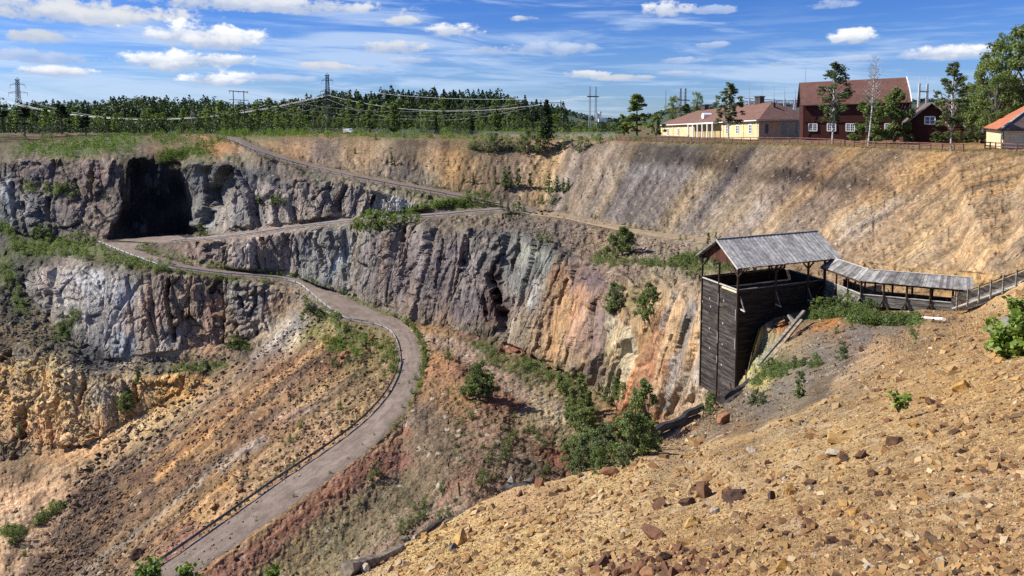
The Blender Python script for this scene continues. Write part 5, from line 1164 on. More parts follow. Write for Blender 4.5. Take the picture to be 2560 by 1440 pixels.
# ------------------------------------------------------------------ fences
M_FENCE = worn('red_painted_rail', (0.10, 0.045, 0.04), (0.16, 0.08, 0.07), (1, 1, 1), 1.0, 0.2)
def lerp_line(pts, step):
    out = []; carry = 0
    for a, b in zip(pts[:-1], pts[1:]):
        L = (b-a).length; t = carry
        while t < L: out.append(a.lerp(b, t/L)); t += step
        carry = t-L
    out.append(pts[-1]); return out
def rail_fence(pix, h, label, cat='fence', step=2.6, m=M_FENCE, nr=3, group=None):
    pts = [hit(x, y)[0] for x, y in pix]; pts = lerp_line(pts, step)
    f = empty('wooden_fence', pts[len(pts)//2], 0, label, cat, group)
    for p in pts:
        mb = MB(); mb.beam(p-Vector((0, 0, 0.3)), p+Vector((0, 0, h+0.06)), 0.14, 0.14); mb.build('post', m, f)
    for k in range(nr):
        mb = MB(); z = h*(1-k*0.40)-0.05
        for a, b in zip(pts[:-1], pts[1:]): mb.beam(a+Vector((0, -0.09, z)), b+Vector((0, -0.09, z)), 0.04, 0.15 if k else 0.17)
        mb.build('rail', m, f)
    return f
rail_fence([(1530,351),(1600,353),(1660,355),(1760,356),(1880,356),(2000,358),(2060,361),(2110,365)], 1.25, 'dark red rail fence on the rim in front of the long yellow house')
rail_fence([(2113,367),(2160,369),(2210,370),(2260,372),(2330,374),(2408,379)], 1.2, 'dark red rail fence on the rim in front of the barn and small red house')
rail_fence([(2462,374),(2500,378),(2560,382),(2620,386)], 1.3, 'dark red rail fence in front of the house at the right edge', step=3.2)
M_MESH = bpy.data.materials.new('wire_mesh'); M_MESH.use_nodes = True
nt = M_MESH.node_tree; g = G(nt); b = nt.nodes['Principled BSDF']; b.inputs['Base Color'].default_value = (0.22, 0.24, 0.24, 1); b.inputs['Roughness'].default_value = 0.6
pos = N(nt, 'ShaderNodeNewGeometry').outputs['Position']; sp = N(nt, 'ShaderNodeSeparateXYZ'); g.L(pos, sp.inputs[0])
u1 = g.math('FRACT', g.math('MULTIPLY', g.math('ADD', sp.outputs[0], sp.outputs[2]), 14.0)); u2 = g.math('FRACT', g.math('MULTIPLY', g.math('SUBTRACT', sp.outputs[0], sp.outputs[2]), 14.0))
g.L(g.math('MAXIMUM', g.math('LESS_THAN', u1, 0.13), g.math('LESS_THAN', u2, 0.13)), b.inputs['Alpha'])
def mesh_fence(pix, label, h=2.2, step=4.0):
    pts = lerp_line([hit(x, y)[0] for x, y in pix], step); f = empty('mesh_fence', pts[len(pts)//2], 0, label, 'fence')
    for p in pts: mb = MB(); mb.tube([p-Vector((0, 0, .2)), p+Vector((0, 0, h+.1))], 0.045, 6); mb.build('post', M_STEEL2, f)
    mb = MB()
    for a, b_ in zip(pts[:-1], pts[1:]): mb.poly([a, b_, b_+Vector((0, 0, h)), a+Vector((0, 0, h))])
    mb.build('wire_mesh', M_MESH, f)
mesh_fence([(480,335),(560,334),(640,333),(760,332),(860,333)], 'grey wire mesh fence between the road end and the white van')
mesh_fence([(862,333),(960,335),(1080,338),(1200,341),(1300,344)], 'grey wire mesh fence running right from behind the white van')
mesh_fence([(1302,344),(1400,346),(1480,346),(1537,347)], 'grey wire mesh fence between the lone dark spruce and the yellow house')

# ------------------------------------------------------------------ guard rails along the pit roads
def guard(pix, label, post_step=4.0, h=0.62, closed_end=True, m=M_STEEL, off=0.25, side=1, k=1.0):
    def cr(ps, n=6):
        out = []
        for i in range(len(ps)-1):
            p0, p1, p2, p3 = ps[max(0, i-1)], ps[i], ps[i+1], ps[min(len(ps)-1, i+2)]
            for k_ in range(n):
                f = k_/n; out.append(0.5*((2*p1)+(p2-p0)*f+(2*p0-5*p1+4*p2-p3)*f*f+(3*p1-p0-3*p2+p3)*f**3))
        return out+[ps[-1]]
    base = [at(x, y, 1/float(PF(x, y)))+Vector((0, 0, 0.1)) for x, y in pix]
    pts = cr(base); r = empty('guard_rail', pts[len(pts)//2], 0, label, 'guard rail')
    # w-profile
    prof = [(-0.16, 0.0), (-0.12, 0.045), (-0.06, 0.045), (-0.02, 0.0), (0.02, 0.0), (0.06, 0.045), (0.12, 0.045), (0.16, 0.0)]
    mb = MB(); n = len(prof)
    for i, p in enumerate(pts):
        d = pts[min(i+1, len(pts)-1)]-pts[max(i-1, 0)]; d.z = 0; d.normalize(); s_ = Vector((d.y, -d.x, 0))*side
        for (z, o) in [(z_*k, o_*k) for z_, o_ in prof]: mb.v.append(p+s_*(o+0.08)+Vector((0, 0, h-0.12+z)))
        for (z, o) in [(z_*k, o_*k) for z_, o_ in prof[::-1]]: mb.v.append(p+s_*(o+0.06)+Vector((0, 0, h-0.12+z)))
    w = 2*n
    for i in range(len(pts)-1):
        for q_ in range(w): mb.f.append((i*w+q_, i*w+(q_+1) % w, (i+1)*w+(q_+1) % w, (i+1)*w+q_))
    mb.build('beam', m, r)
    for p in lerp_line(pts, post_step)[:100]:
        mb = MB(); mb.beam(p-Vector((0, 0, 0.5)), p+Vector((0, 0, h)), 0.12, 0.12); mb.build('post', M_STEEL2, r)
    return r
g_low = [(p[0], p[1]) for p in R3_L]
guard(g_low[:10], 'pale steel guard rail along the road below the shaded rock niche', side=-1, post_step=3.0)
guard([(x, y) for x, y in g_low[9:16]], 'steel guard rail round the outside of the road bend', side=-1, post_step=3.0, m=M_STEEL2)
guard([(x, y) for x, y in g_low[15:23]]+[(330,1460)], 'steel guard rail along the lower straight stretch of road', side=-1, post_step=2.6, m=M_STEELD, h=.85, k=1.5)
guard([(1262,528),(1180,533),(1100,541),(1000,547),(900,553),(800,564),(720,574),(640,586),(560,595),(480,602),(430,606)], 'long steel guard rail on the outer edge of the middle road', side=-1, post_step=4.0)
M_BARRIER = worn('grey_brown_barrier', (0.10, 0.08, 0.07), (0.2, 0.17, 0.15), (1, 1, 1), 1.0, 0.2)
def log_barrier(line, label, step=5.0):
    pts = lerp_line([at(x, y, 1/float(PF(x, y)))+Vector((0, 0, 0.1)) for x, y in line], step); r = empty('timber_barrier', pts[len(pts)//2], 0, label, 'barrier')
    for p in pts: mb = MB(); mb.beam(p-Vector((0, 0, .3)), p+Vector((0, 0, .62)), 0.2, 0.2); mb.build('post', M_BARRIER, r)
    mb = MB()
    for a, b_ in zip(pts[:-1], pts[1:]): mb.beam(a+Vector((0, 0, .6)), b_+Vector((0, 0, .6)), 0.12, 0.26)
    mb.build('beam', M_BARRIER, r)
log_barrier([(p[0], p[1]) for p in RD_L[1:6]], 'low dark timber barrier along the upper end of the top road')
log_barrier([(p[0], p[1]) for p in RD_L[5:11]], 'low dark timber barrier along the lower end of the top road')

# ------------------------------------------------------------------ vehicles on the far rim
M_TYRE = pbr('tyre', (0.02, 0.02, 0.02), 0.8); M_LAMP = pbr('lamp_glass', (0.7, 0.7, 0.7), 0.1, 0.8)
def side_profile(mb, prof, w, F):
    n = len(prof); k = len(mb.v)
    for yy in (-w/2, w/2):
        for (x, z) in prof: mb.v.append(F(x, yy, z))
    mb.f.append(tuple(range(k+n-1, k-1, -1))); mb.f.append(tuple(range(k+n, k+2*n)))
    for i in range(n): mb.f.append((k+i, k+(i+1) % n, k+n+(i+1) % n, k+n+i))
def make_van(x, y, L, label, van=True, rz=0.0, flip=1):
    h_ = hit(x, y)[0]; s_ = L
    u = Vector((math.cos(rz), math.sin(rz), 0))*flip; v = Vector((-math.sin(rz), math.cos(rz), 0)); F = Frame(h_, u, v)
    r = empty('white_van' if van else 'white_car', h_, 0, label, 'van' if van else 'car')
    if van: prof = [(-.5,.10),(-.5,.36),(-.47,.40),(.12,.41),(.20,.385),(.34,.26),(.47,.22),(.5,.17),(.5,.08)]; ww = .36
    else: prof = [(-.5,.10),(-.5,.22),(-.36,.31),(-.05,.32),(.16,.22),(.46,.19),(.5,.14),(.5,.07)]; ww = .38
    mb = MB(); side_profile(mb, [(a*L, b*L) for a, b in prof], ww*L, F); mb.build('body', M_WHITE, r)
    mb = MB()
    if van: g1 = [(.14,.37),(.20,.365),(.325,.255),(.14,.255)]
    else: g1 = [(-.34,.29),(-.05,.30),(.12,.225),(-.36,.225)]
    side_profile(mb, [(a*L, b*L) for a, b in g1], ww*L*1.01, F); mb.build('side_window', M_GLASS, r)
    for a in (-.31, .33):
        for sgn in (-1, 1):
            mb = MB(); mb.tube([F(a*L, sgn*ww*L*.42, .068*L), F(a*L, sgn*ww*L*.52, .068*L)], .068*L, 14); o = mb.build('wheel', M_TYRE, r)
            mb = MB(); mb.tube([F(a*L, sgn*ww*L*.515, .068*L), F(a*L, sgn*ww*L*.525, .068*L)], .036*L, 10); mb.build('rim', M_STEEL, o)
    for sgn in (-1, 1):
        mb = MB(); mb.box(F(.485*L, sgn*ww*L*.33-.03*L, .15*L), u*.02*L, v*.06*L, (0, 0, .035*L)); mb.build('headlight', M_LAMP, r)
    mb = MB(); mb.box(F(-.507*L, -ww*L/2, .08*L), u*.02*L, v*ww*L, (0, 0, .04*L)); mb.build('bumper', M_STEEL2, r)
make_van(873, 334, 5.2, 'white panel van parked on the far rim beside the mesh fence', True, -0.45)
make_van(434, 336, 4.6, 'small white car on the far road at the left rim', False, -0.4)

# ------------------------------------------------------------------ pylons, masts and lines
def lattice_leg(mb, a, b, w0, w1, n, r):
    a, b = Vector(a), Vector(b)
    def ring(t): c = a.lerp(b, t); w = w0+(w1-w0)*t; return [c+Vector((sx*w/2, sy*w/2, 0)) for sx, sy in ((-1,-1),(1,-1),(1,1),(-1,1))]
    for i in range(n):
        p, q = ring(i/n), ring((i+1)/n)
        for k in range(4):
            mb.beam(p[k], q[k], r*1.4, r*1.4); mb.beam(p[k], q[(k+1) % 4], r, r); mb.beam(p[(k+1) % 4], q[k], r, r); mb.beam(q[k], q[(k+1) % 4], r, r)
M_PYLON = pbr('pylon_steel', (0.07, 0.075, 0.075), 0.6)
WIRE_PTS = {}
def pylon(x, ytop, s, ybase, label, key, arms):
    top = at(x, ytop, s); base = Vector((top.x, top.y, at(x, ybase, s).z)); H = top.z-base.z
    r = empty('lattice_pylon', base, 0, label, 'pylon'); mb = MB(); k1 = base+Vector((0, 0, H*0.55))
    lattice_leg(mb, base, k1, H*0.20, H*0.075, 7, 0.14); lattice_leg(mb, k1, top, H*0.075, H*0.05, 9, 0.12); mb.build('mast', M_PYLON, r)
    px1 = s/FPX; pts = []
    for (dy, half, drop) in arms:
        c = base+Vector((0, 0, top.z-base.z-dy*px1)); mb = MB(); hw = half*px1
        for sg in (-1, 1):
            tip = c+Vector((sg*hw, 0, 0)); mb.beam(c+Vector((0, 0, 0)), tip, 0.2, 0.2); mb.beam(c+Vector((0, 0, 6*px1)), tip, 0.16, 0.16)
            for t in (0.3, 0.6): mb.beam(c.lerp(tip, t), (c+Vector((0, 0, 6*px1))).lerp(tip, t), 0.1, 0.1)
            if drop: mb.beam(tip, tip-Vector((0, 0, drop*px1)), 0.14, 0.14); pts.append(tip-Vector((0, 0, drop*px1)))
        mb.build('cross_arm', M_PYLON, r)
    WIRE_PTS[key] = pts+[top]
pylon(43, 199, 520, 300, 'steel lattice pylon above the forest at the far left', 'p1', [(13, 19, 9), (33, 24, 9), (1, 7, 0)])
pylon(818, 188, 430, 310, 'steel lattice pylon above the forest left of centre', 'p2', [(13, 14, 9), (40, 18, 9), (1, 6, 0)])
M_POLE = pbr('dark_pole', (0.045, 0.038, 0.034), 0.8)
def h_frame(x, ytop, ybase, s, half, label, second=True):
    t = at(x, ytop, s); px1 = s/FPX; r = empty('power_line_frame', Vector((t.x, t.y, at(x, ybase, s).z)), 0, label, 'power pole')
    for sg in (-1, 1):
        p = t+Vector((sg*half*px1*0.55, 0, 0)); mb = MB(); mb.tube([Vector((p.x, p.y, at(x, ybase, s).z)), p], [0.24, 0.17], 7); mb.build('pole', M_POLE, r)
    mb = MB(); mb.beam(t-Vector((half*px1, 0, 0)), t+Vector((half*px1, 0, -0.6)), 0.3, 0.35); mb.build('cross_beam', M_POLE, r)
    if second: mb = MB(); mb.beam(t-Vector((half*px1, 0, 22*px1)), t+Vector((half*px1, 0, -22*px1-.3)), 0.25, 0.25); mb.build('cross_beam', M_POLE, r)
    for f in (-1, 0, 1): mb = MB(); p = t+Vector((f*half*px1*.95, 0, 0)); mb.beam(p, p-Vector((0, 0, 7*px1)), 0.12, 0.12); mb.build('insulator', M_POLE, r)
h_frame(596, 227, 315, 330, 24, 'dark H-shaped power line frame in front of the forest left of the pylon')
# dark open gantries before the forest
def gantry(xs, ytop, ybase, s, label, bars):
    px1 = s/FPX; b0 = at(xs[0], ybase, s); r = empty('line_gantry', b0, 0, label, 'power gantry'); zb = b0.z
    for x, yt in zip(xs, ytop): p = at(x, yt, s); mb = MB(); mb.tube([Vector((p.x, p.y, zb)), p], [0.22, 0.16], 6); mb.build('pole', M_POLE, r)
    for (xa, xb, y) in bars: mb = MB(); mb.beam(at(xa, y, s), at(xb, y, s), 0.28, 0.28); mb.build('cross_beam', M_POLE, r)
    return r
gantry([1296,1315,1333,1352,1402], [250,255,255,250,250], 325, 300, 'dark steel gantry of the switchyard before the forest', [(1290,1405,257),(1296,1335,270),(1285,1340,287),(1288,1338,295)])
# white twin lattice masts
M_WSTEEL = pbr('light_galvanised', (0.55, 0.57, 0.58), 0.5)
t1, t2 = at(1475, 216, 330), at(1490, 217, 330); zb = at(1475, 322, 330).z
r = empty('twin_lattice_mast', Vector((t1.x, t1.y, zb)), 0, 'pale twin lattice masts with a dark crossbar left of the silo', 'mast')
for t in (t1, t2): mb = MB(); lattice_leg(mb, (t.x, t.y, zb), t, 0.95, 0.6, 14, 0.07); mb.build('mast', M_WSTEEL, r)
mb = MB(); mb.beam(at(1468, 241, 330), at(1498, 242, 330), 0.5, 0.5); mb.build('cross_arm', M_PYLON, r)
t1, t2 = at(1702, 221, 330), at(1714, 221, 330); zb = at(1702, 300, 330).z
r = empty('twin_lattice_mast', Vector((t1.x, t1.y, zb)), 0, 'reddish twin lattice masts behind the trees left of the yellow house', 'mast')
M_RSTEEL = pbr('rusty_lattice', (0.22, 0.12, 0.09), 0.7)
for t in (t1, t2): mb = MB(); lattice_leg(mb, (t.x, t.y, zb), t, 0.9, 0.5, 10, 0.07); mb.build('mast', M_RSTEEL, r)
mb = MB(); mb.beam(at(1694, 250, 329), at(1724, 251, 329), 0.5, 0.4); mb.build('cross_arm', M_PYLON, r)
# switchyard behind the yellow house
yard = [(1874,208,262),(1905,210,262),(1935,214,262),(1962,217,262),(1988,220,262)]
for i, (x, yt, yb) in enumerate(yard):
    s_ = 300; t = at(x, yt, s_); b_ = at(x, 247, s_); z0 = at(x, 300, s_).z
    r = empty('lightning_mast', Vector((t.x, t.y, z0)), 0, ['leftmost','second','third','fourth','rightmost'][i]+' of the five thin lightning masts rising behind the yellow house', 'mast', 'lightning masts of the switchyard')
    mb = MB(); mb.tube([b_, t], [0.10, 0.05], 5); mb.build('rod', M_STEEL2, r)
    mb = MB(); lattice_leg(mb, Vector((b_.x, b_.y, z0)), b_, 1.3, 0.35, 8, 0.08); mb.build('lattice_base', M_WSTEEL, r)
r = empty('switchyard_gantry', at(1940, 300, 310), 0, 'white steel switchyard gantry behind the yellow house roof', 'gantry')
for (xa, ya, xb, yb, w) in ((1760,262,2012,250,0.35),(1850,252,2012,262,0.4),(1870,268,2010,268,0.35),(1860,246,2000,254,0.3)):
    mb = MB(); mb.beam(at(xa, ya, 310), at(xb, yb, 310), w, w); mb.build('girder', M_WSTEEL, r)
for x in (1873, 1905, 1934, 1962, 1986, 2006):
    mb = MB(); p = at(x, 252, 310); mb.beam(Vector((p.x-.6, p.y, at(x, 305, 310).z)), p-Vector((.3, 0, 0)), 0.16, 0.16); mb.beam(Vector((p.x+.6, p.y, at(x, 305, 310).z)), p+Vector((.3, 0, 0)), 0.16, 0.16); mb.build('leg', M_WSTEEL, r)
# portal behind the barn
r = empty('switchyard_portal', at(2304, 300, 260), 0, 'white steel portal right of the barn roof', 'gantry')
for x, yt in ((2299, 208), (2319, 210)):
    t = at(x, yt, 260); mb = MB(); lattice_leg(mb, Vector((t.x, t.y, at(x, 300, 260).z)), t, 0.75, 0.4, 10, 0.09); mb.tube([t, t+Vector((0, 0, 2.4))], 0.05, 5); mb.build('mast', M_WSTEEL, r)
mb = MB(); mb.beam(at(2297, 228, 260), at(2321, 230, 260), 0.4, 0.4); mb.build('cross_arm', M_STEEL2, r)
for (xa, ya, xb, yb, lab) in ((2333,224,2348,252,'slanting white disconnector arm right of the switchyard portal'),(2351,232,2358,248,'short slanting disconnector arm left of the tall birch')):
    r = empty('disconnector', at(xb, 300, 255), 0, lab, 'switch arm'); mb = MB(); mb.beam(at(xa, ya, 255), at(xb, yb, 255), 0.3, 0.3); mb.build('arm', M_STEEL2, r)
    mb = MB(); mb.beam(at(xb, yb, 255), at(xb, 300, 255), 0.5, 0.5); mb.build('stand', M_WSTEEL, r)
# lone poles
for (x, yt, yb, s_, lab, lamp) in ((1268,284,335,290,'tall street lamp with two white heads before the forest',1),(733,283,334,330,'thin lamp pole with a white head left of the pylon',1),(1052,275,338,300,'plain dark pole behind the mesh fence right of the van',1),(1665,226,262,300,'thin bare mast above the trees left of the yellow house',0),(1756,236,262,300,'thin bare mast just right of the yellow-leafed trees behind the house',0)):
    t = at(x, yt, s_); b_ = Vector((t.x, t.y, at(x, yb, s_).z)); r = empty('street_lamp' if lamp else 'mast', b_, 0, lab, 'street lamp' if lamp else 'mast')
    mb = MB(); mb.tube([b_, t], [0.11, 0.07], 6); mb.build('pole', M_STEEL2 if lamp else M_POLE, r)
    if lamp:
        for sg in ((-1, 1) if x == 1268 else (1,)):
            mb = MB(); mb.box(t+Vector((sg*0.1, -.15, 0)), Vector((sg*1.2, 0, 0.05)), (0, .3, 0), (0, 0, .16)); mb.build('lamp_head', M_WHITE, r)
# cables
def cable(name, pts, sag, r_, mat, label, group=None):
    out = []
    for (a, b_) in zip(pts[:-1], pts[1:]):
        for k in range(25): t = k/25; p = a.lerp(b_, t); p.z -= sag*4*t*(1-t); out.append(p)
    out.append(pts[-1]); mb = MB(); mb.tube(out, r_, 4, False); o = mb.build(name, mat); tag(o, label, 'power cable', group); return o
M_CAB = pbr('aluminium_cable', (0.62, 0.63, 0.64), 0.45); M_CAB2 = pbr('grey_cable', (0.30, 0.31, 0.31), 0.5)
W = lambda x, y, s: at(x, y, s)
GR = 'power cables sagging over the forest'
for i, (A, B, Cx, sg, r_, m) in enumerate([((-20,222,520),(818,218,430),None,20,.05,M_CAB),((-40,240,515),(808,239,428),None,15,.11,M_CAB),((-40,236,515),(828,236,430),None,16,.09,M_CAB),((-30,248,500),(820,247,425),None,12,.05,M_CAB2),((-30,262,440),(830,262,420),None,12,.05,M_CAB2),
    ((818,215,430),(1475,240,330),None,4,.06,M_CAB),((818,237,430),(1475,240,330),None,8,.08,M_CAB),((600,229,330),(1315,257,300),None,6,.045,M_CAB2),((818,247,425),(1350,262,300),None,9,.045,M_CAB2),((600,250,330),(1300,270,300),None,5,.028,M_CAB2),((640,270,330),(1315,268,300),None,5,.028,M_CAB2),
    ((1490,241,330),(1760,264,310),(2000,262,310),2,.045,M_CAB),((1490,220,330),(1870,246,300),None,3,.025,M_CAB2),((1352,252,300),(1700,262,320),None,3,.025,M_CAB2)]):
    pts = [W(*A), W(*B)]+([W(*Cx)] if Cx else [])
    cable('power_cable', pts, sg, r_, m, 'thin pale power cable strung between the masts over the trees', GR)
# silo far away
r = empty('silo', at(1497, 320, 900), 0, 'tall pale concrete silo with red and white shed on the horizon', 'silo')
for k, x in enumerate((1493, 1500)): mb = MB(); p = at(x, 279 if k else 283, 900); mb.tube([Vector((p.x, p.y, p.z-22)), p], 1.7, 16); mb.build('cylinder', M_WSTEEL, r)
mb = MB(); mb.cbox(at(1506, 301, 895), 10, 6, 4); mb.build('shed', M_WHITE, r)
# white pole lying by the walkway, concrete block at the right
p = hit(2307, 798)[0]; q_ = hit(2360, 802)[0]; mb = MB(); mb.tube([p+Vector((0,0,.12)), q_+Vector((0,0,.12))], 0.14, 10); tag(mb.build('white_pole', worn('bleached_pole', (.5,.47,.42), (.66,.62,.56))), 'white pole lying on the sandy ground before the walkway', 'pole')
# timbers along the edge of the near slope
def log(name, pa, pb, r_, m, label, lift=0.0, sq=False, cat='log'):
    a, b_ = pa, pb; mb = MB(); n = 7; pts = []; rs = []
    rnd = random.Random(int(abs(a.x*100)))
    for i in range(n): t = i/(n-1); pts.append(a.lerp(b_, t)+Vector((rnd.uniform(-.3, .3)*r_, 0, rnd.uniform(-.3, .3)*r_+lift))); rs.append(r_*(1-.25*t)*rnd.uniform(.78, 1.12))
    if sq: mb.beam(a+Vector((0, 0, lift)), b_+Vector((0, 0, lift)), r_*2, r_*1.6)
    else: mb.tube(pts, rs, 7)
    return tag(mb.build(name, m, smooth=False), label, cat)
def H(x, y, lay='F'):
    h_ = hit(x, y, lay) or hit(x, y); return h_[0]
log('log', at(870, 1424, 20.5), at(1005, 1377, 23.5), 0.22, M_LOG, 'thick bleached log on the slope edge at the bottom')
log('beam', at(1045, 1346, 25), at(1105, 1302, 27), 0.13, M_LOGDARK, 'dark beam end on the slope edge above the bleached log', 0)
log('beam', at(1105, 1312, 27), at(1165, 1280, 29), 0.07, M_LOG, 'thin grey beam lying along the slope edge beside the reddish stones', 0)
log('log', at(1262, 1222, 32), at(1345, 1218, 31.5), 0.24, M_LOGDARK, 'thick dark log between the boulder and the orange block', 0)
log('log', at(1430, 1212, 32), at(1535, 1158, 36), 0.16, M_LOG, 'brown log on the slope edge left of the red stone slab', 0)
log('log', at(1630, 1094, 42), at(1752, 1024, 58), 0.34, M_LOGDARK, 'thick black timber lying below the tower', 0.2)
log('log', at(1632, 1108, 41.5), at(1745, 1040, 56), 0.26, M_LOGDARK, 'second black timber lying under the thick one', 0.0)
log('log', at(1640, 1120, 41), at(1700, 1075, 48), 0.16, M_LOG, 'thin grey timber lying in front of the two black ones', 0.0)
log('log', at(1800, 1004, 66), at(1912, 936, 72), 0.42, M_LOGDARK, 'dark log at the foot of the tower beside two pale stones', 0.15)
log('log', at(1815, 1008, 64.5), at(1920, 944, 70), 0.3, M_LOGDARK, 'lower dark log at the foot of the tower', 0.0)
log('beam', at(1895, 885+35, 73), at(2010, 785, 77), 0.15, M_GREYWOOD, 'long grey beam leaning on the pale rock beside the tower', 0.3, True)
log('beam', at(1910, 918, 72.5), at(2004, 800, 76), 0.13, M_LOG, 'pale beam leaning beside the grey one on the rock', 0.0, True)
log('beam', at(1925, 915, 72), at(2000, 830, 75), 0.14, M_DARKWOOD, 'dark broken plank under the leaning beams', 0.0, True)
log('beam', at(1972, 788, 79), at(1992, 818, 77.5), 0.16, M_GREYWOOD, 'short grey board standing at the top of the leaning beams', 0.0, True)
for i, (x, yb, yt, s_, tl) in enumerate(((1150,1232,1206,31,0),(1288,1222,1183,32,.2),(1340,1214,1185,32,-.2),(1800,998,975,67,0),(1817,990,968,68,0),(1830,985,957,69,0),(1865,960,925,71,.4),(1880,950,932,72,0),(1892,948,925,73,.1),(1632,1098,1070,42,0),(1452,1180,1160,34,0))):
    a = at(x, yb+8, s_); b_ = at(x-4+tl*10, yt, s_); mb = MB(); mb.tube([a, b_], 0.045 if s_ < 50 else 0.07, 6); tag(mb.build('steel_bar', M_RUST), 'thin rusty steel bar standing upright among the timbers on the slope edge', 'steel bar', 'rusty bars along the slope edge')

# ------------------------------------------------------------------ plants
def leaf_mat(name, c1, c2, trans=0.25):
    m = bpy.data.materials.new(name); m.use_nodes = True; nt = m.node_tree; g = G(nt); b = nt.nodes['Principled BSDF']
    geo = N(nt, 'ShaderNodeNewGeometry'); oi = N(nt, 'ShaderNodeObjectInfo')
    f = geo.outputs['Random Per Island']; c = g.mix(f, c1, c2)
    k = g.lin(oi.outputs['Random'], 0, 1, 0.8, 1.2); c = g.mix(1.0, c, g.xyz(k, g.lin(oi.outputs['Random'], 0, 1, 0.85, 1.15), k), 'MULTIPLY')
    g.L(c, b.inputs['Base Color']); b.inputs['Roughness'].default_value = 0.6; b.inputs['Specular IOR Level'].default_value = 0.25
    tr = N(nt, 'ShaderNodeBsdfTranslucent'); g.L(g.mix(1.0, c, (1.3, 1.5, 0.6), 'MULTIPLY'), tr.inputs[0])
    mx = N(nt, 'ShaderNodeMixShader'); mx.inputs[0].default_value = trans
    g.L(b.outputs[0], mx.inputs[1]); g.L(tr.outputs[0], mx.inputs[2]); g.L(mx.outputs[0], nt.nodes['Material Output'].inputs[0])
    return m
M_L_DARK = leaf_mat('dark_needles', (0.016, 0.034, 0.012), (0.050, 0.085, 0.026), 0.12)
M_L_DEEP = leaf_mat('deep_green_leaves', (0.022, 0.042, 0.012), (0.065, 0.10, 0.028), 0.15)
M_L_MID = leaf_mat('green_leaves', (0.075, 0.105, 0.036), (0.24, 0.285, 0.105), 0.35)
M_L_BIRCH = leaf_mat('birch_leaves', (0.06, 0.085, 0.038), (0.19, 0.22, 0.105), 0.3)
M_L_BRIGHT = leaf_mat('bright_green_leaves', (0.085, 0.14, 0.02), (0.22, 0.29, 0.06), 0.3)
M_L_HERB = leaf_mat('meadow_green', (0.04, 0.075, 0.015), (0.12, 0.155, 0.035), 0.25)
M_BARK = worn('grey_bark', (0.05, 0.042, 0.035), (0.12, 0.10, 0.085), (2, 2, 1), 2.0, 0.1)
M_BIRCHBARK = worn('birch_bark', (0.08, 0.07, 0.06), (0.45, 0.43, 0.40), (1, 1, 3), 1.5, 0.1, lo=0.42, hi=0.5)
def leaves(pos, size, rs, up=0.4, asp=0.7):
    """quads of the given sizes at the given points"""
    n = len(pos); nv = rs.normal(size=(n, 3)); nv[:, 2] = np.abs(nv[:, 2])+up; nv /= np.linalg.norm(nv, axis=1)[:, None]
    t = np.cross(nv, rs.normal(size=(n, 3))); t /= np.linalg.norm(t, axis=1)[:, None]; b = np.cross(nv, t)
    s = (size*rs.uniform(0.6, 1.3, n))[:, None] if np.isscalar(size) else (size*rs.uniform(0.7, 1.2, n))[:, None]
    q = np.stack([pos-t*s*.5, pos-b*s*.5*asp, pos+t*s*.5, pos+b*s*.5*asp], 1)
    return q.reshape(-1, 3)
def quad_mesh(name, V, mat):
    n = len(V)//4; me = bpy.data.meshes.new(name); me.vertices.add(len(V)); me.vertices.foreach_set('co', V.ravel().astype(np.float32))
    me.loops.add(len(V)); me.loops.foreach_set('vertex_index', np.arange(len(V), dtype=np.int32)); me.polygons.add(n)
    me.polygons.foreach_set('loop_start', np.arange(0, len(V), 4, dtype=np.int32)); me.update(calc_edges=True); me.materials.append(mat)
    return me
def clumps_points(cl, n, rs, shell=0.55):
    w = np.array([c[3]**2 for c in cl]); idx = rs.choice(len(cl), n, p=w/w.sum()); c = np.array(cl)[idx]
    d = rs.normal(size=(n, 3)); d /= np.linalg.norm(d, axis=1)[:, None]; r = shell+(1-shell)*rs.uniform(0, 1, n)**0.7; r = r*rs.uniform(0.5, 1.15, n)
    return c[:, :3]+d*(r*c[:, 3])[:, None]*np.array([1, 1, 0.8])
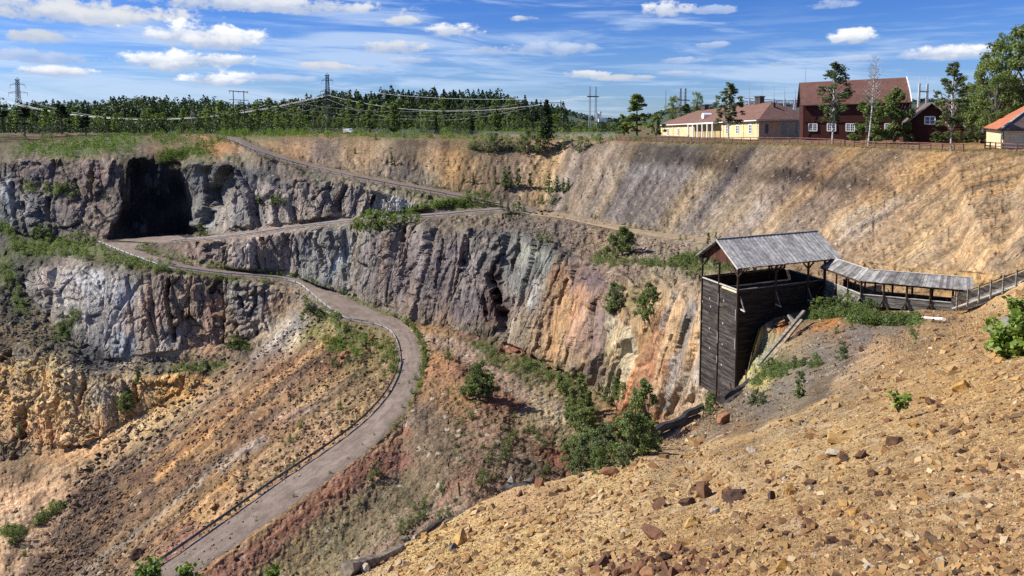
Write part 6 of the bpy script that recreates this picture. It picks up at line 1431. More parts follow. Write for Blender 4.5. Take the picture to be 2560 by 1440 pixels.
def tree_template(kind, seed, n=2600):
    """unit-height tree: returns crown mesh and trunk mesh"""
    rs = np.random.RandomState(seed); rnd = random.Random(seed); tb = MB(); cl = []; droop = False
    lean = rnd.uniform(-.02, .02)
    if kind == 'spruce':
        tb.tube([(0, 0, -.03), (0, 0, .5), (0, 0, .97)], [.018, .010, .003], 6)
        pts = []
        for k in range(26):
            z = .06+.92*(k/26)**0.95; R_ = .20*(1-z)**0.8*rnd.uniform(.8, 1.15)+.008; m_ = max(5, int(11*(1-z)+5))
            for j in range(m_):
                a = rnd.uniform(0, 6.283); L = R_*rnd.uniform(.65, 1.15); cnt = int(n/26/m_)+1
                t = rs.uniform(.15, 1, cnt); p = np.stack([np.cos(a)*L*t, np.sin(a)*L*t, z-.10*L*t*2+rs.normal(0, .007, cnt)], 1)+rs.normal(0, .008, (cnt, 3)); pts.append(p)
        P = np.concatenate(pts); V = leaves(P, 0.034, rs, .3); return quad_mesh('spruce_crown', V, M_L_DARK), tb, M_BARK
    if kind == 'pine':
        tb.tube([(0, 0, -.03), (.01, 0, .45), (.02, .01, .9)], [.020, .014, .006], 6)
        for k in range(15):
            z = rnd.uniform(.38, .97); a = rnd.uniform(0, 6.28); r = .20*(1.1-z)**.6*rnd.uniform(.4, 1); cl.append((math.cos(a)*r, math.sin(a)*r, z, rnd.uniform(.06, .10)))
            tb.tube([(.012, 0, z-.06), (math.cos(a)*r*.8, math.sin(a)*r*.8, z-.01)], [.006, .002], 4)
        mat = M_L_DARK; sz = .030; bark = M_BARK
    elif kind in ('birch', 'tall_birch'):
        w = .16 if kind == 'birch' else .13
        tb.tube([(0, 0, -.03), (lean, 0, .35), (lean*1.6, .01, .7), (lean*1.2, 0, .96)], [.0075, .006, .004, .0015], 7)
        for k in range(64):
            z = rnd.uniform(.22 if kind == 'birch' else .30, .97); prof = math.sin(min(1, (z-.12)/.85)*math.pi)**.6
            a = rnd.uniform(0, 6.28); r = w*prof*rnd.uniform(.25, 1.05); x, y = math.cos(a)*r+lean, math.sin(a)*r
            cl.append((x, y, z, rnd.uniform(.018, .040))); cl.append((x*1.1, y*1.1, z-.04, rnd.uniform(.012, .026)))
            tb.tube([(lean, 0, z-.10), (x*.6, y*.6, z-.02), (x, y, z)], [.005, .003, .0015], 4, False)
        mat = M_L_BIRCH; sz = .017; bark = M_BIRCHBARK
    elif kind == 'broad':
        tb.tube([(0, 0, -.03), (lean, 0, .3), (lean, .01, .75)], [.028, .02, .006], 7)
        for k in range(80):
            z = rnd.uniform(.16, .95); prof = math.sin(min(1, (z-.02)/.98)*math.pi)**.5; a = rnd.uniform(0, 6.28); r = .30*prof*rnd.uniform(.2, 1.0)
            x, y = math.cos(a)*r, math.sin(a)*r; cl.append((x, y, z, rnd.uniform(.035, .08)))
            if k % 3 == 0: tb.tube([(lean, 0, z*.5), (x*.6, y*.6, z-.08), (x, y, z)], [.010, .006, .002], 4, False)
        mat = M_L_MID; sz = .024; bark = M_BARK
    elif kind in ('column', 'bright_column'):
        tb.tube([(0, 0, -.03), (lean, 0, .8)], [.016, .004], 6)
        for k in range(80):
            z = rnd.uniform(.07, .95); prof = (1-z)**.45*min(1, z*5); a = rnd.uniform(0, 6.28); r = .17*prof*rnd.uniform(.2, 1.05); cl.append((math.cos(a)*r, math.sin(a)*r, z, rnd.uniform(.022, .055)))
        mat = M_L_BRIGHT if kind == 'bright_column' else M_L_MID; sz = .036; bark = M_BARK
    else:   # bushes: bush, bright_bush, sapling, herb
        nst = 7
        wide = {'bush': .42, 'bright_bush': .5, 'sapling': .22, 'dark_bush': .36, 'herb': .8}[kind]
        for k in range(nst):
            a = rnd.uniform(0, 6.28); r = wide*rnd.uniform(.1, .75); tb.tube([(0, 0, -.03), (math.cos(a)*r*.5, math.sin(a)*r*.5, .4), (math.cos(a)*r, math.sin(a)*r, rnd.uniform(.6, .95))], [.014, .009, .003], 4, False)
        for k in range(46):
            z = rnd.uniform(.08, .95); a = rnd.uniform(0, 6.28); prof = (1-z*z)**.5 if kind != 'sapling' else (1-z)**.5; r = wide*prof*rnd.uniform(.15, 1.0)
            cl.append((math.cos(a)*r, math.sin(a)*r, z, rnd.uniform(.045, .11)*(1 if kind != 'sapling' else .7)))
        n = int(n*2.2); mat = {'bush': M_L_MID, 'bright_bush': M_L_BRIGHT, 'sapling': M_L_MID, 'dark_bush': M_L_BIRCH, 'herb': M_L_HERB}[kind]; sz = .034; bark = M_BARK
    P = clumps_points(cl, n, rs)
    return quad_mesh(kind+'_leaves', leaves(P, sz, rs), mat), tb, bark
TPL = {}
def template(kind, v, n):
    k = (kind, v, n)
    if k not in TPL:
        cm, tb, bark = tree_template(kind, hash((kind.__len__(), v, n)) % 9973+v*31, n)
        tm = bpy.data.meshes.new('stem'); tm.from_pydata([tuple(p) for p in tb.v], [], tb.f); tm.materials.append(bark)
        TPL[k] = (cm, tm)
    return TPL[k]
_pr = random.Random(77)
def plant(kind, p, h, label, cat, name, group=None, v=None, n=None, wx=1.0, sink=0.0):
    v = _pr.randrange(3) if v is None else v
    n = n or 1500
    cm, tm = template(kind, v, n); r = bpy.data.objects.new(name, None); C.objects.link(r); r.location = p-Vector((0, 0, sink)); r.rotation_euler = (0, 0, _pr.uniform(0, 6.28)); r.scale = (h*wx, h*wx, h); r.empty_display_size = .1
    tag(r, label, cat, group)
    for nm, me in (('stem' if cat in ('bush', 'shrub') else 'trunk', tm), ('foliage' if cat in ('bush', 'shrub') else 'crown', cm)):
        o = bpy.data.objects.new(nm, me); C.objects.link(o); o.parent = r
    return r
def at_px(x, y): h_ = hit(x, y); return h_[0] if h_ else at(x, y, 300)
def plant_px(kind, x, y, hp, label, cat, name, group=None, s=None, **kw):
    p = at(x, y, s) if s else at_px(x, y); d = p.y*CT-p.z*ST
    return plant(kind, p, hp*d/FPX, label, cat, name, group, **kw)

# named trees
plant_px('tall_birch', 1822, 352, 150, 'dark leafy birch standing in front of the long yellow house', 'tree', 'birch_tree', v=0, n=9000, wx=1.75)
plant_px('tall_birch', 2080, 360, 208, 'slim birch with open crown before the left end of the red barn', 'tree', 'birch_tree', v=1, n=6000, wx=1.5)
plant_px('tall_birch', 2376, 377, 225, 'birch with white trunk and drooping crown left of the big trees at the right', 'tree', 'birch_tree', v=2, n=8000, wx=1.3)
plant_px('bush', 2170, 362, 128, 'leafy tree at the foot of the bare-topped birch before the barn', 'tree', 'broadleaf_tree', v=0, n=5500, wx=.9)
plant_px('bush', 2235, 358, 140, 'dense dark green tree covering the right end of the barn', 'tree', 'broadleaf_tree', v=1, n=8000, wx=.78)
plant_px('broad', 2292, 350, 84, 'smaller green tree between the barn and the small red house', 'tree', 'broadleaf_tree', v=2, n=4500, wx=.5, s=182)
# bare-topped birch
def bare_birch(x, y, hp, label):
    p = at_px(x, y); h = hp*p.y/FPX; r = empty('bare_birch', p, 0, label, 'tree'); mb = MB(); rnd = random.Random(3)
    top = p+Vector((h*.05, 0, h)); mb.tube([p-Vector((0, 0, .3)), p.lerp(top, .35)+Vector((.15, 0, 0)), p.lerp(top, .7), top], [.20, .15, .09, .02], 7); mb.build('trunk', M_BIRCHBARK, r)
    mb = MB()
    for k in range(80):
        t = rnd.uniform(.40, .99); b0 = p.lerp(top, t); a = rnd.uniform(0, 6.28); L = h*.16*(1.05-t)**.5*rnd.uniform(.6, 1.2); e = b0+Vector((math.cos(a)*L, math.sin(a)*L*.6, L*rnd.uniform(.7, 1.3)))
        m_ = b0.lerp(e, .5)+Vector((0, 0, -L*.08)); mb.tube([b0, m_, e], [.045, .03, .012], 4, False)
        for q_ in range(4): s0 = b0.lerp(e, rnd.uniform(.3, .95)); mb.tube([s0, s0+Vector((rnd.uniform(-1, 1), rnd.uniform(-1, 1), rnd.uniform(.1, 1)))*L*.3], [.018, .008], 3, False)
    mb.build('limbs', M_BIRCHBARK, r)
bare_birch(2170, 364, 222, 'dead birch with bare whitish branches rising above the barn roof')
# big trees at the right edge
for (x, y, hp, v, wx, lab, s_) in ((2456,354,218,0,.80,'tall broad tree, lowest left one of the big green trees at the right edge',150),(2510,350,275,1,.85,'tallest tree of the big green trees at the right edge',156),(2572,350,290,2,.9,'big tree cut by the right edge of the photo',150),(2425,352,150,1,.8,'rounded green tree right behind the drooping birch',160),(2488,352,165,2,1.0,'dark green tree filling the gap below the tallest tree at the right',140)):
    plant_px('broad', x, y, hp, lab, 'tree', 'broadleaf_tree', s=s_, v=v, n=8500, wx=wx)
for i, (x, w_) in enumerate(((2340,30),(2366,30),(2392,30),(2418,30),(2444,30))):
    plant_px('bush', x, 357, 30, 'clipped green hedge bush in the row below the trees right of the small red house', 'bush', 'hedge_bush', 'hedge right of the small red house', s=150, n=2600, wx=1.5)
# lone spruce and neighbours on the rim
plant_px('spruce', 1366, 347, 100, 'big dark lone spruce standing by the rim left of the white twin masts', 'tree', 'spruce_tree', s=245, v=0, n=5200, wx=1.45)
for (x, y, hp, s_, k, v, wx, lab) in ((1592,336,104,235,'column',0,1.9,'wide loose birch left of the yellow house'),(1640,340,58,228,'bush',1,1.0,'low rounded green tree touching the left end of the yellow house'),(1560,338,52,240,'bush',2,1.0,'low green tree left of the wide loose birch'),
    (1682,322,84,300,'broad',1,.9,'tall birch behind the left part of the yellow roof'),(1742,312,84,300,'broad',2,.8,'birch behind the yellow roof next to the small dark frame'),(1715,316,58,300,'column',0,1.6,'rounded tree between the two birches behind the yellow roof'),
    (1240,332,60,290,'column',1,1.5,'pale green rounded tree left of the switchyard gantry'),(985,334,80,300,'column',2,1.5,'big grey-green tree before the dark forest right of the van'),(925,333,60,300,'column',0,1.5,'grey-green tree left of the big one behind the van'),(815,330,66,310,'birch',0,1.6,'tall leafy tree standing under the middle pylon'),
    (480,331,72,360,'birch',1,1.5,'tall leafy tree left of the dark H-shaped frame'),(155,333,72,330,'pine',0,1.5,'dark pine beside the upper left road'),(62,338,75,320,'pine',1,1.4,'dark leaning pine above the far left slope'),(215,337,50,330,'pine',2,1.6,'low dark pine on the upper left road bank'),(10,330,60,340,'pine',1,1.6,'dark pine at the left edge of the photo'),(1180,336,50,300,'spruce',1,1.3,'small dark spruce right of the big grey-green tree'),(1090,335,44,305,'spruce',2,1.3,'small dark spruce midway between the van and the switchyard')):
    plant_px(k, x, y, hp, lab, 'tree', k.replace('column', 'broadleaf').replace('bush', 'broadleaf')+'_tree', s=s_, v=v, n=5000, wx=wx)
# front row of trees before the forest
rr = random.Random(8)
for i in range(44):
    x = -20+i*13+rr.uniform(-5, 5); s_ = 372+rr.uniform(-12, 25)
    if min(abs(x-t) for t in (62, 155, 215, 480)) < 9: continue
    plant_px('bright_column' if rr.random() < .3 else 'column', x, 327+x*.006, rr.uniform(28, 62), 'light green young tree in the row behind the upper left road', 'tree', 'young_tree', 'row of light green trees behind the upper left road', s=s_, n=1300, wx=1.6)
for i in range(70):
    x = 545+i*14.5+rr.uniform(-6, 6); s_ = 335+rr.uniform(-15, 40)
    if x > 1548: break
    plant_px('bright_column' if rr.random() < .3 else 'column', x, 328+max(0, (x-700))*.008, rr.uniform(26, 54)*(0.7 if x > 1400 else 1), 'green young tree in the belt between the mesh fence and the dark forest', 'tree', 'young_tree', 'belt of young trees behind the mesh fence', s=s_, n=1200, wx=1.7)
for i in range(26):
    x = 545+i*30+rr.uniform(-10, 10)
    plant_px('column', x, 322, rr.uniform(44, 82), 'taller mid green tree at the front of the dark forest', 'tree', 'broadleaf_tree', 'taller trees at the front of the dark forest', s=395+rr.uniform(-15, 20), n=1500, wx=1.6)
# the forest behind: hills and one wooded mass
def hill_h(X, Y):
    a = X/Y*FPX+CX
    h = np.interp(a, [-300, 0, 300, 500, 640, 760, 900, 1100, 1300, 1420, 1500, 1700, 2600], [6, 6, 7, 7, 6, 8, 12, 13, 10, 1, 0, 0, 0])
    z0 = (318-311.5)/1858*0+0.0
    base = -3.6+(Y-470)*0.013
    return base+(h+(5.0*fbm(a/110, a*0, a*0, 3, 17) if not np.isscalar(a) else 0))*smooth(Y, 420, 560)
def hills():
    az = np.linspace(-420, 2960, 150); ys_ = np.concatenate([np.linspace(430, 900, 50), np.linspace(950, 1600, 10)])
    A, Yg = np.meshgrid(az, ys_); X = (A-CX)/FPX*Yg; Z = hill_h(X, Yg)+1.2*fbm(X/60, Yg/60, X*0, 3, 5)
    Z[0] -= 5
    Z = Z*1.0; V = np.stack([X, Yg, Z], -1).reshape(-1, 3); ny, nx = A.shape
    f = [(j*nx+i, j*nx+i+1, (j+1)*nx+i+1, (j+1)*nx+i) for j in range(ny-1) for i in range(nx-1)]
    m = worn('forest_floor', (0.03, 0.045, 0.015), (0.09, 0.10, 0.04), (.1, .1, .1), 1.0, 0.0)
    o = mesh_obj('hills', V, f, m, smooth=True); o['kind'] = 'structure'
hills()
def forest(name, label, pts, hts, kinds, mats, lab_cat, seed=1, wf=0.26, nl=70):
    rs = np.random.RandomState(seed); n = len(pts); pts = np.array(pts); hts = np.array(hts); z = rs.uniform(0, 1, (n, nl))**.8
    conif = np.array(kinds)[:, None]
    rad_ = np.where(conif, (1-z)**.8*.23+.01, np.sin(np.clip((z+.12)/1.14, 0, 1)*np.pi)**.6*wf)
    a = rs.uniform(0, 6.283, (n, nl)); r = rad_*rs.uniform(.55, 1.1, (n, nl))
    P = np.stack([pts[:, :1]+np.cos(a)*r*hts[:, None], pts[:, 1:2]+np.sin(a)*r*hts[:, None], pts[:, 2:3]+(z*.97+.03)*hts[:, None]], -1).reshape(-1, 3)
    sz = (np.repeat(hts, nl)*.13*(1.15-z.ravel()*.6))
    V = leaves(P, sz, rs, .2, .85); me = quad_mesh(name, V, mats[0]); me.materials.append(mats[1])
    mi = np.repeat(np.array(kinds) == 0, nl).astype(np.int32); me.polygons.foreach_set('material_index', mi)
    o = bpy.data.objects.new(name, me); C.objects.link(o); tag(o, label, lab_cat, kind='stuff')
rs = np.random.RandomState(4)
def grow(n, a0, a1, y0, y1, h0, h1, pc):
    A = rs.uniform(a0, a1, n); Y = rs.uniform(y0, y1, n); X = (A-CX)/FPX*Y; Z = hill_h(X, Y)-.5; H_ = rs.uniform(h0, h1, n)*np.where(rs.uniform(0, 1, n) < .08, 1.18, 1)
    return list(zip(X, Y, Z)), list(H_), list((rs.uniform(0, 1, n) < pc).astype(int))
p1, h1, k1 = grow(1500, -200, 860, 500, 740, 9, 18, .55)
p2, h2, k2 = grow(1100, 640, 1415, 430, 580, 9.5, 18, .8)
forest('forest', 'dark mixed forest covering the hill along the left half of the skyline', p1, h1, k1, (M_L_DARK, M_L_DEEP), 'forest', 1, nl=90)
forest('forest', 'dark spruce forest on the hill behind the young trees left of the switchyard', p2, h2, k2, (M_L_DARK, M_L_DEEP), 'forest', 2, nl=110)
p3, h3, k3 = grow(700, 1390, 2000, 400, 700, 4, 7, .4)
forest('undergrowth', 'low green woodland behind the switchyard and the yellow house', p3, h3, k3, (M_L_MID, M_L_BRIGHT), 'woodland', 3, nl=50)
p4, h4, k4 = grow(500, 2000, 2760, 300, 600, 7, 12, .5)
forest('forest', 'dark tree belt behind the barn and the houses at the right', p4, h4, k4, (M_L_DARK, M_L_MID), 'forest', 4)
# far wooded ridge on the horizon
A = np.linspace(1350, 3200, 260); prof = np.interp(A, [1350, 1400, 1440, 1500, 1560, 1650, 1700, 1800, 1900, 2000, 2100, 2320, 2400, 3200], [270, 276, 288, 300, 302, 284, 272, 268, 264, 262, 262, 252, 256, 262])+2.0*fbm(A/18, A*0, A*0, 3, 3)
V = []; f = []
for i, (a, y) in enumerate(zip(A, prof)):
    for k, (s_, yy) in enumerate(((1500, 316), (1900, y+8), (2300, y), (2600, y+6))):
        p = at(a, yy, s_*1.0); V.append(p)
for i in range(len(A)-1):
    for k in range(3): f.append((i*4+k, (i+1)*4+k, (i+1)*4+k+1, i*4+k+1))
mfar = worn('distant_woods', (0.028, 0.045, 0.032), (0.06, 0.085, 0.055), (.03, .03, .08), 1.0, 0.0)
o = mesh_obj('hills', V, f, mfar, smooth=True); o['kind'] = 'structure'
nfar = 2600; rs = np.random.RandomState(9); ii = rs.randint(0, len(A), nfar); t = rs.uniform(0, 1, nfar)
P = np.array([tuple(Vector(V[i*4+1]).lerp(V[i*4+2], tt)) for i, tt in zip(ii, t)])
Vq = leaves(np.repeat(P, 3, 0)+rs.normal(0, 4, (nfar*3, 3))*np.array([1, 1, .6])+np.array([0, 0, 4]), 9.0, rs, .1)
me = quad_mesh('distant_forest', Vq, leaf_mat('distant_leaves', (0.022, 0.04, 0.026), (0.05, 0.075, 0.045), .1)); o = bpy.data.objects.new('distant_forest', me); C.objects.link(o); tag(o, 'distant wooded ridge on the horizon at the right', 'forest', kind='stuff')

# bushes: (x, y, height in photo pixels, kind)
def bushes(lst, label, group, cat='bush', name='bush', **kw):
    for (x, y, hp, k) in lst: plant_px(k, x, y, hp*1.2, label, cat, name, group, sink=0.05, **kw)
B, BB, SP, DB = 'bush', 'bright_bush', 'sapling', 'dark_bush'
bushes([(1190,375,32,B),(1222,380,44,B),(1238,378,40,DB),(1272,372,32,B),(1300,378,40,B),(1318,383,50,DB),(1345,380,52,B),(1365,378,46,DB),(1395,378,22,B),(1410,376,26,SP),(1430,372,22,SP),(1449,380,36,B),(1470,370,20,BB),(1500,360,24,BB),(1175,372,18,B),(1255,376,26,B)], 'dense green bush growing on the edge of the far rim', 'bushes along the far rim')
bushes([(888,385,16,SP),(979,413,30,SP),(1075,345,14,B),(1010,345,12,B),(940,350,12,B),(820,345,12,BB)], 'small lone sapling on the brown slope below the far rim', 'lone saplings below the far rim')
bushes([(1160,457,18,SP),(1183,455,22,SP),(1238,460,22,SP),(1262,468,46,SP),(1275,470,36,B),(1296,470,42,SP),(1325,472,34,SP),(1372,485,44,SP),(1392,480,36,SP),(1408,485,34,SP),(1420,478,30,SP),(1380,510,30,B),(1355,510,18,B),(1415,526,14,B),(1488,548,12,B)], 'green sapling on the ochre slope above the road junction', 'saplings above the road junction')
bushes([(1170,505,26,BB),(1190,508,28,BB),(1210,508,30,BB),(1225,512,26,BB),(1252,525,30,SP),(1270,528,24,SP),(1298,528,32,SP),(1285,530,20,BB),(1310,530,16,B),(1090,520,18,BB),(1110,522,20,BB),(1135,516,20,BB),(1060,528,16,BB),(1150,520,16,BB)], 'bright green shrub between the two roads at the junction', 'shrubs at the road junction')
bushes([(905,572,34,BB),(925,574,44,BB),(945,576,48,BB),(965,570,40,BB),(985,566,28,BB),(1010,560,40,SP),(1028,558,34,BB),(1045,555,20,BB),(890,566,20,BB)], 'bright green bush on the ledge above the violet cliff', 'bushes above the violet cliff', n=2200)
bushes([(1535,640,48,B),(1555,640,66,B),(1575,636,50,DB),(1515,648,30,B),(1560,630,46,B),(1500,650,22,B)], 'dark green bush in the clump on the terrace left of the tower', 'clump of bushes on the terrace', n=2600)
bushes([(1675,668,22,B),(1700,668,26,B),(1720,672,30,B),(1740,668,34,B),(1660,662,18,SP),(1695,655,24,SP),(1765,665,40,B),(1788,668,36,B),(1815,670,30,B),(1835,668,26,B),(1770,610,26,SP),(1790,600,18,SP),(1750,690,20,B),(1725,690,16,BB)], 'green bush beside the tower roof on the terrace', 'bushes beside the tower on the terrace', n=2200)
bushes([(1573,572,14,B),(1590,573,12,B),(1605,576,12,B),(1622,576,10,B),(1640,579,12,B),(1700,600,12,B),(1715,600,12,B),(1735,604,8,B),(1350,604,26,B),(1370,606,24,B),(1660,584,8,B)], 'small dark bush beside the dirt track', 'bushes beside the dirt track')
bushes([(1533,785,70,SP),(1548,782,62,DB),(1524,776,40,B)], 'bush growing out of the cliff face above the pale rock', 'bushes on the cliff ledge', n=2600)
bushes([(1608,800,60,B),(1622,806,88,SP),(1635,790,64,SP),(1615,775,44,B)], 'green bush in the notch of the cliff left of the tower', 'bushes in the cliff notch', n=2600)
plant_px('tall_birch', 1533, 945, 105, 'slender young birch with white stem against the cliff', 'tree', 'birch_tree', v=0, n=2600, wx=1.7)
bushes([(1525,1010,44,B),(1545,1005,56,B),(1560,1000,40,B),(1510,1000,30,B)], 'green bush at the foot of the slender birch', 'bushes below the slender birch', n=2400)
bushes([(1455,1040,96,SP),(1470,1050,70,SP),(1430,1060,80,SP),(1440,1075,70,B),(1480,1080,56,B),(1400,980,46,SP),(1412,990,40,B),(1460,1100,70,B)], 'tall green sapling in the gully below the striped cliff', 'saplings in the gully', n=2400)
bushes([(1430,1175,70,B),(1455,1180,80,DB),(1485,1170,86,B),(1515,1168,96,DB),(1545,1150,100,B),(1575,1148,110,B),(1600,1140,90,B),(1625,1125,70,B),(1500,1180,60,B),(1560,1170,60,DB)], 'dense green bush in the thicket at the foot of the orange cliff', 'thicket at the foot of the cliff', n=3400)
bushes([(1612,1120,150,SP),(1590,1110,120,SP)], 'tall thin sapling standing over the thicket', 'thin saplings over the thicket', n=1800)
bushes([(1200,1000,88,B),(1185,985,56,B),(1212,1000,60,DB)], 'big round green bush beside the red gully path', 'big bush beside the gully path', n=3600)
bushes([(1122,898,26,B),(1165,940,10,B),(1178,1045,22,B),(1190,1020,12,B),(1140,1050,10,B),(1288,1045,16,B),(1265,1145,40,B),(1272,1110,24,B),(1283,1090,18,B),(1320,1075,20,B),(1335,1085,22,B),(1310,1080,12,B),(1205,1215,36,B),(1218,1195,22,B),(1200,1090,12,B),(1205,1120,14,B),(1240,1190,16,B),(1230,1055,8,B),(1210,1060,10,B),(1105,1230,24,B),(1060,1270,24,B),(1035,1275,20,B),(1045,1300,22,B),(1025,1320,28,B),(1005,1335,32,B),(1060,1300,18,B),(1100,1305,26,B),(1120,1290,22,B),(1135,1255,14,B),(1150,1262,10,B),(940,1190,34,B),(925,1200,20,B),(900,1262,18,B),(1250,1165,16,B),(1180,1240,10,B),(1360,1120,20,B),(1345,1100,24,B),(1370,1180,26,B),(1355,1200,20,B),(1060,1290,16,B)], 'low green shrub on the grey cone between the road and the gully', 'shrubs on the grey cone')
bushes([(1040,950,16,B),(1053,935,20,B),(1060,920,22,B),(1062,900,24,B),(1058,880,24,B),(1052,860,22,B),(1046,845,18,B),(1035,830,14,BB),(1022,960,10,B),(1030,985,14,B),(1050,985,12,B),(1075,990,10,B),(935,1090,8,B),(905,1115,8,B),(870,1150,8,B),(825,1185,10,B),(735,1245,12,B),(640,1305,8,B),(1005,1020,10,B)], 'small green shrub on the right verge of the bending road', 'shrubs on the right verge of the road')
bushes([(985,905,26,B),(980,880,24,B),(985,930,24,B),(970,860,18,B),(960,940,14,B),(940,870,14,BB),(915,860,20,BB),(890,850,14,BB),(850,850,18,BB),(835,865,22,BB),(820,850,14,BB),(833,920,40,B),(870,905,18,B),(905,905,14,B),(925,895,12,B),(800,800,26,BB),(775,790,28,BB),(755,800,18,BB),(845,800,18,BB),(830,790,16,BB),(765,765,22,BB),(860,830,14,B),(890,945,10,B),(915,930,12,B),(870,960,10,B),(955,905,12,B)], 'green shrub on the rubble inside the road bend', 'shrubs inside the road bend')
bushes([(852,1025,20,B),(830,1040,8,B),(785,1045,12,B),(752,1070,20,B),(725,1105,18,B),(740,1100,14,B),(706,1105,10,B),(795,1060,8,B),(760,1090,8,B),(700,1180,10,B),(735,1165,16,B),(690,1195,14,B),(640,1230,12,B),(665,1215,12,B),(600,1255,10,B),(580,1270,8,B),(655,1200,8,B)], 'small green shrub on the sandy slope left of the guard rail', 'shrubs left of the lower guard rail')
bushes([(500,592,30,B),(515,590,26,B),(645,512,22,B),(680,515,24,B),(695,510,28,B),(710,515,20,B),(320,1030,40,B),(305,1020,26,B),(575,870,30,B),(590,872,32,B),(600,868,22,B),(310,1030,26,DB),(345,960,40,SP),(450,940,14,B),(480,925,16,B),(500,930,14,BB),(230,460,14,B),(150,480,20,B),(165,475,22,B),(140,470,16,BB),(265,500,14,B),(90,600,30,B),(105,596,34,B),(120,600,28,B),(50,1090,30,SP)], 'green bush clinging to the rock on the left pit wall', 'bushes on the left pit wall')
bushes([(180,606,22,BB),(200,607,26,BB),(220,606,20,BB),(235,608,16,BB),(160,612,20,BB),(255,625,12,B),(262,640,14,B),(285,650,12,B),(215,640,16,BB),(190,632,18,BB),(230,650,12,B),(315,665,12,B),(300,640,8,B),(400,655,10,B),(420,675,8,B),(345,625,12,BB),(370,635,10,BB),(380,640,8,BB),(460,660,14,BB),(480,665,10,BB),(520,670,10,BB),(560,674,8,BB),(600,678,8,BB),(640,684,10,BB),(680,688,8,BB),(465,600,8,B)], 'bright green shrub beside the hairpin of the road', 'shrubs round the hairpin')
bushes([(30,1360,40,B),(50,1350,34,B),(20,1340,26,B),(95,1310,24,B),(105,1300,30,B),(130,1290,26,B),(150,1270,18,B),(60,1390,20,B)], 'green bush among the dark rubble at the bottom left', 'bushes at the bottom left')
def undergrowth(lst, label, mat, seed=1, nl=120):
    rs_ = np.random.RandomState(seed); V = []
    for (x, y, hp, k) in lst:
        p = at_px(x, y); d = p.y*CT-p.z*ST; h = hp*d/FPX; a = rs_.uniform(0, 6.283, nl); z = rs_.uniform(0.02, 1, nl); r = h*.55*(1-z*z)**.5*rs_.uniform(.3, 1.1, nl)
        P = np.stack([p.x+np.cos(a)*r, p.y+np.sin(a)*r, p.z+z*h], 1); V.append(leaves(P, .16*h, rs_, .4))
    o = bpy.data.objects.new('undergrowth', quad_mesh('undergrowth', np.concatenate(V), mat)); C.objects.link(o); tag(o, label, 'undergrowth', kind='stuff')
gl = random.Random(31)
def along(ln, n, dx, dy, h0, h1, sp=3):
    out = []
    for _ in range(n):
        i = gl.randrange(len(ln)-1); a = ln[i]; b_ = ln[i+1]; t = gl.random(); out.append((a[0]+(b_[0]-a[0])*t+dx+gl.uniform(-sp, sp), a[1]+(b_[1]-a[1])*t+dy+gl.uniform(-sp, sp), gl.uniform(h0, h1), 0))
    return out
def spots(lines, n, h0, h1, sp):
    out = []
    for ln in lines: out += along(ln, n, 0, 0, h0, h1, sp)
    return out
undergrowth(along(R3_U[0:11], 110, 2, -4, 4, 10, 3)+along(R3_U[10:19], 70, 8, 0, 5, 13, 4), 'low green growth along the right verge of the winding road', M_L_BRIGHT, 3)
undergrowth(along(RD_L[:10], 60, 0, 6, 4, 9, 3)+along(RD_U[:10], 60, 0, -3, 4, 8, 2), 'low green growth along both verges of the top road', M_L_HERB, 4)
undergrowth(along(R3_L[0:8], 90, 0, 8, 5, 12, 4)+spots([[(30,625),(240,640)],[(40,615),(230,612)],[(250,650),(420,672)]], 60, 7, 16, 12), 'green growth on the ground beside the hairpin road', M_L_MID, 5)
undergrowth(spots([[(40,385),(330,370)],[(60,365),(320,355)],[(330,350),(560,345)],[(400,400),(520,372)]], 90, 7, 18, 14), 'green scrub on the overgrown slope above the upper left cliff', M_L_BRIGHT, 6)
undergrowth(spots([[(60,470),(190,480)],[(0,560),(50,620)],[(10,660),(60,780)],[(140,850),(190,790)]], 50, 7, 15, 14), 'scattered green scrub on the rocks at the left edge', M_L_MID, 7)
def thicket(name, label, n, a0, a1, y0, y1, h0, h1, mat, seed):
    rs_ = np.random.RandomState(seed); V = []
    for _ in range(n):
        x = rs_.uniform(a0, a1); s_ = rs_.uniform(y0, y1); p = at(x, 318, s_); p.z = -3.0+(s_-300)*.004; h = rs_.uniform(h0, h1); nl = 150
        a = rs_.uniform(0, 6.283, nl); z = rs_.uniform(0.0, 1, nl); r = h*.5*(1-z*z)**.5*rs_.uniform(.3, 1.1, nl)
        V.append(leaves(np.stack([p.x+np.cos(a)*r, p.y+np.sin(a)*r, p.z+z*h], 1), .13*h, rs_, .3))
    o = bpy.data.objects.new(name, quad_mesh(name, np.concatenate(V), mat)); C.objects.link(o); tag(o, label, 'undergrowth', kind='stuff')
thicket('undergrowth', 'green thicket under the row of young trees at the upper left', 420, -100, 640, 345, 440, 2.5, 7, M_L_DEEP, 41)
thicket('undergrowth', 'green thicket between the mesh fence and the dark forest', 520, 540, 1560, 312, 420, 2.0, 6, M_L_DEEP, 42)
thicket('undergrowth', 'bright low scrub just behind the mesh fence', 260, 540, 1560, 306, 330, 1.2, 3.2, M_L_BRIGHT, 43)
undergrowth(spots([[(560,338),(860,340)],[(860,338),(1200,346)],[(1200,346),(1640,350)]], 110, 5, 13, 3), 'weeds along the foot of the mesh fence', M_L_BRIGHT, 8)
undergrowth(spots([[(1050,520),(1240,510)],[(1080,515),(1180,500)],[(980,545),(1060,525)]], 50, 5, 12, 7), 'bright green growth between the two roads at the junction', M_L_BRIGHT, 9)
undergrowth(spots([[(800,775),(860,830),(940,850),(985,930)],[(820,860),(900,880)]], 110, 5, 13, 16), 'green growth on the rubble inside the road bend', M_L_BRIGHT, 10)
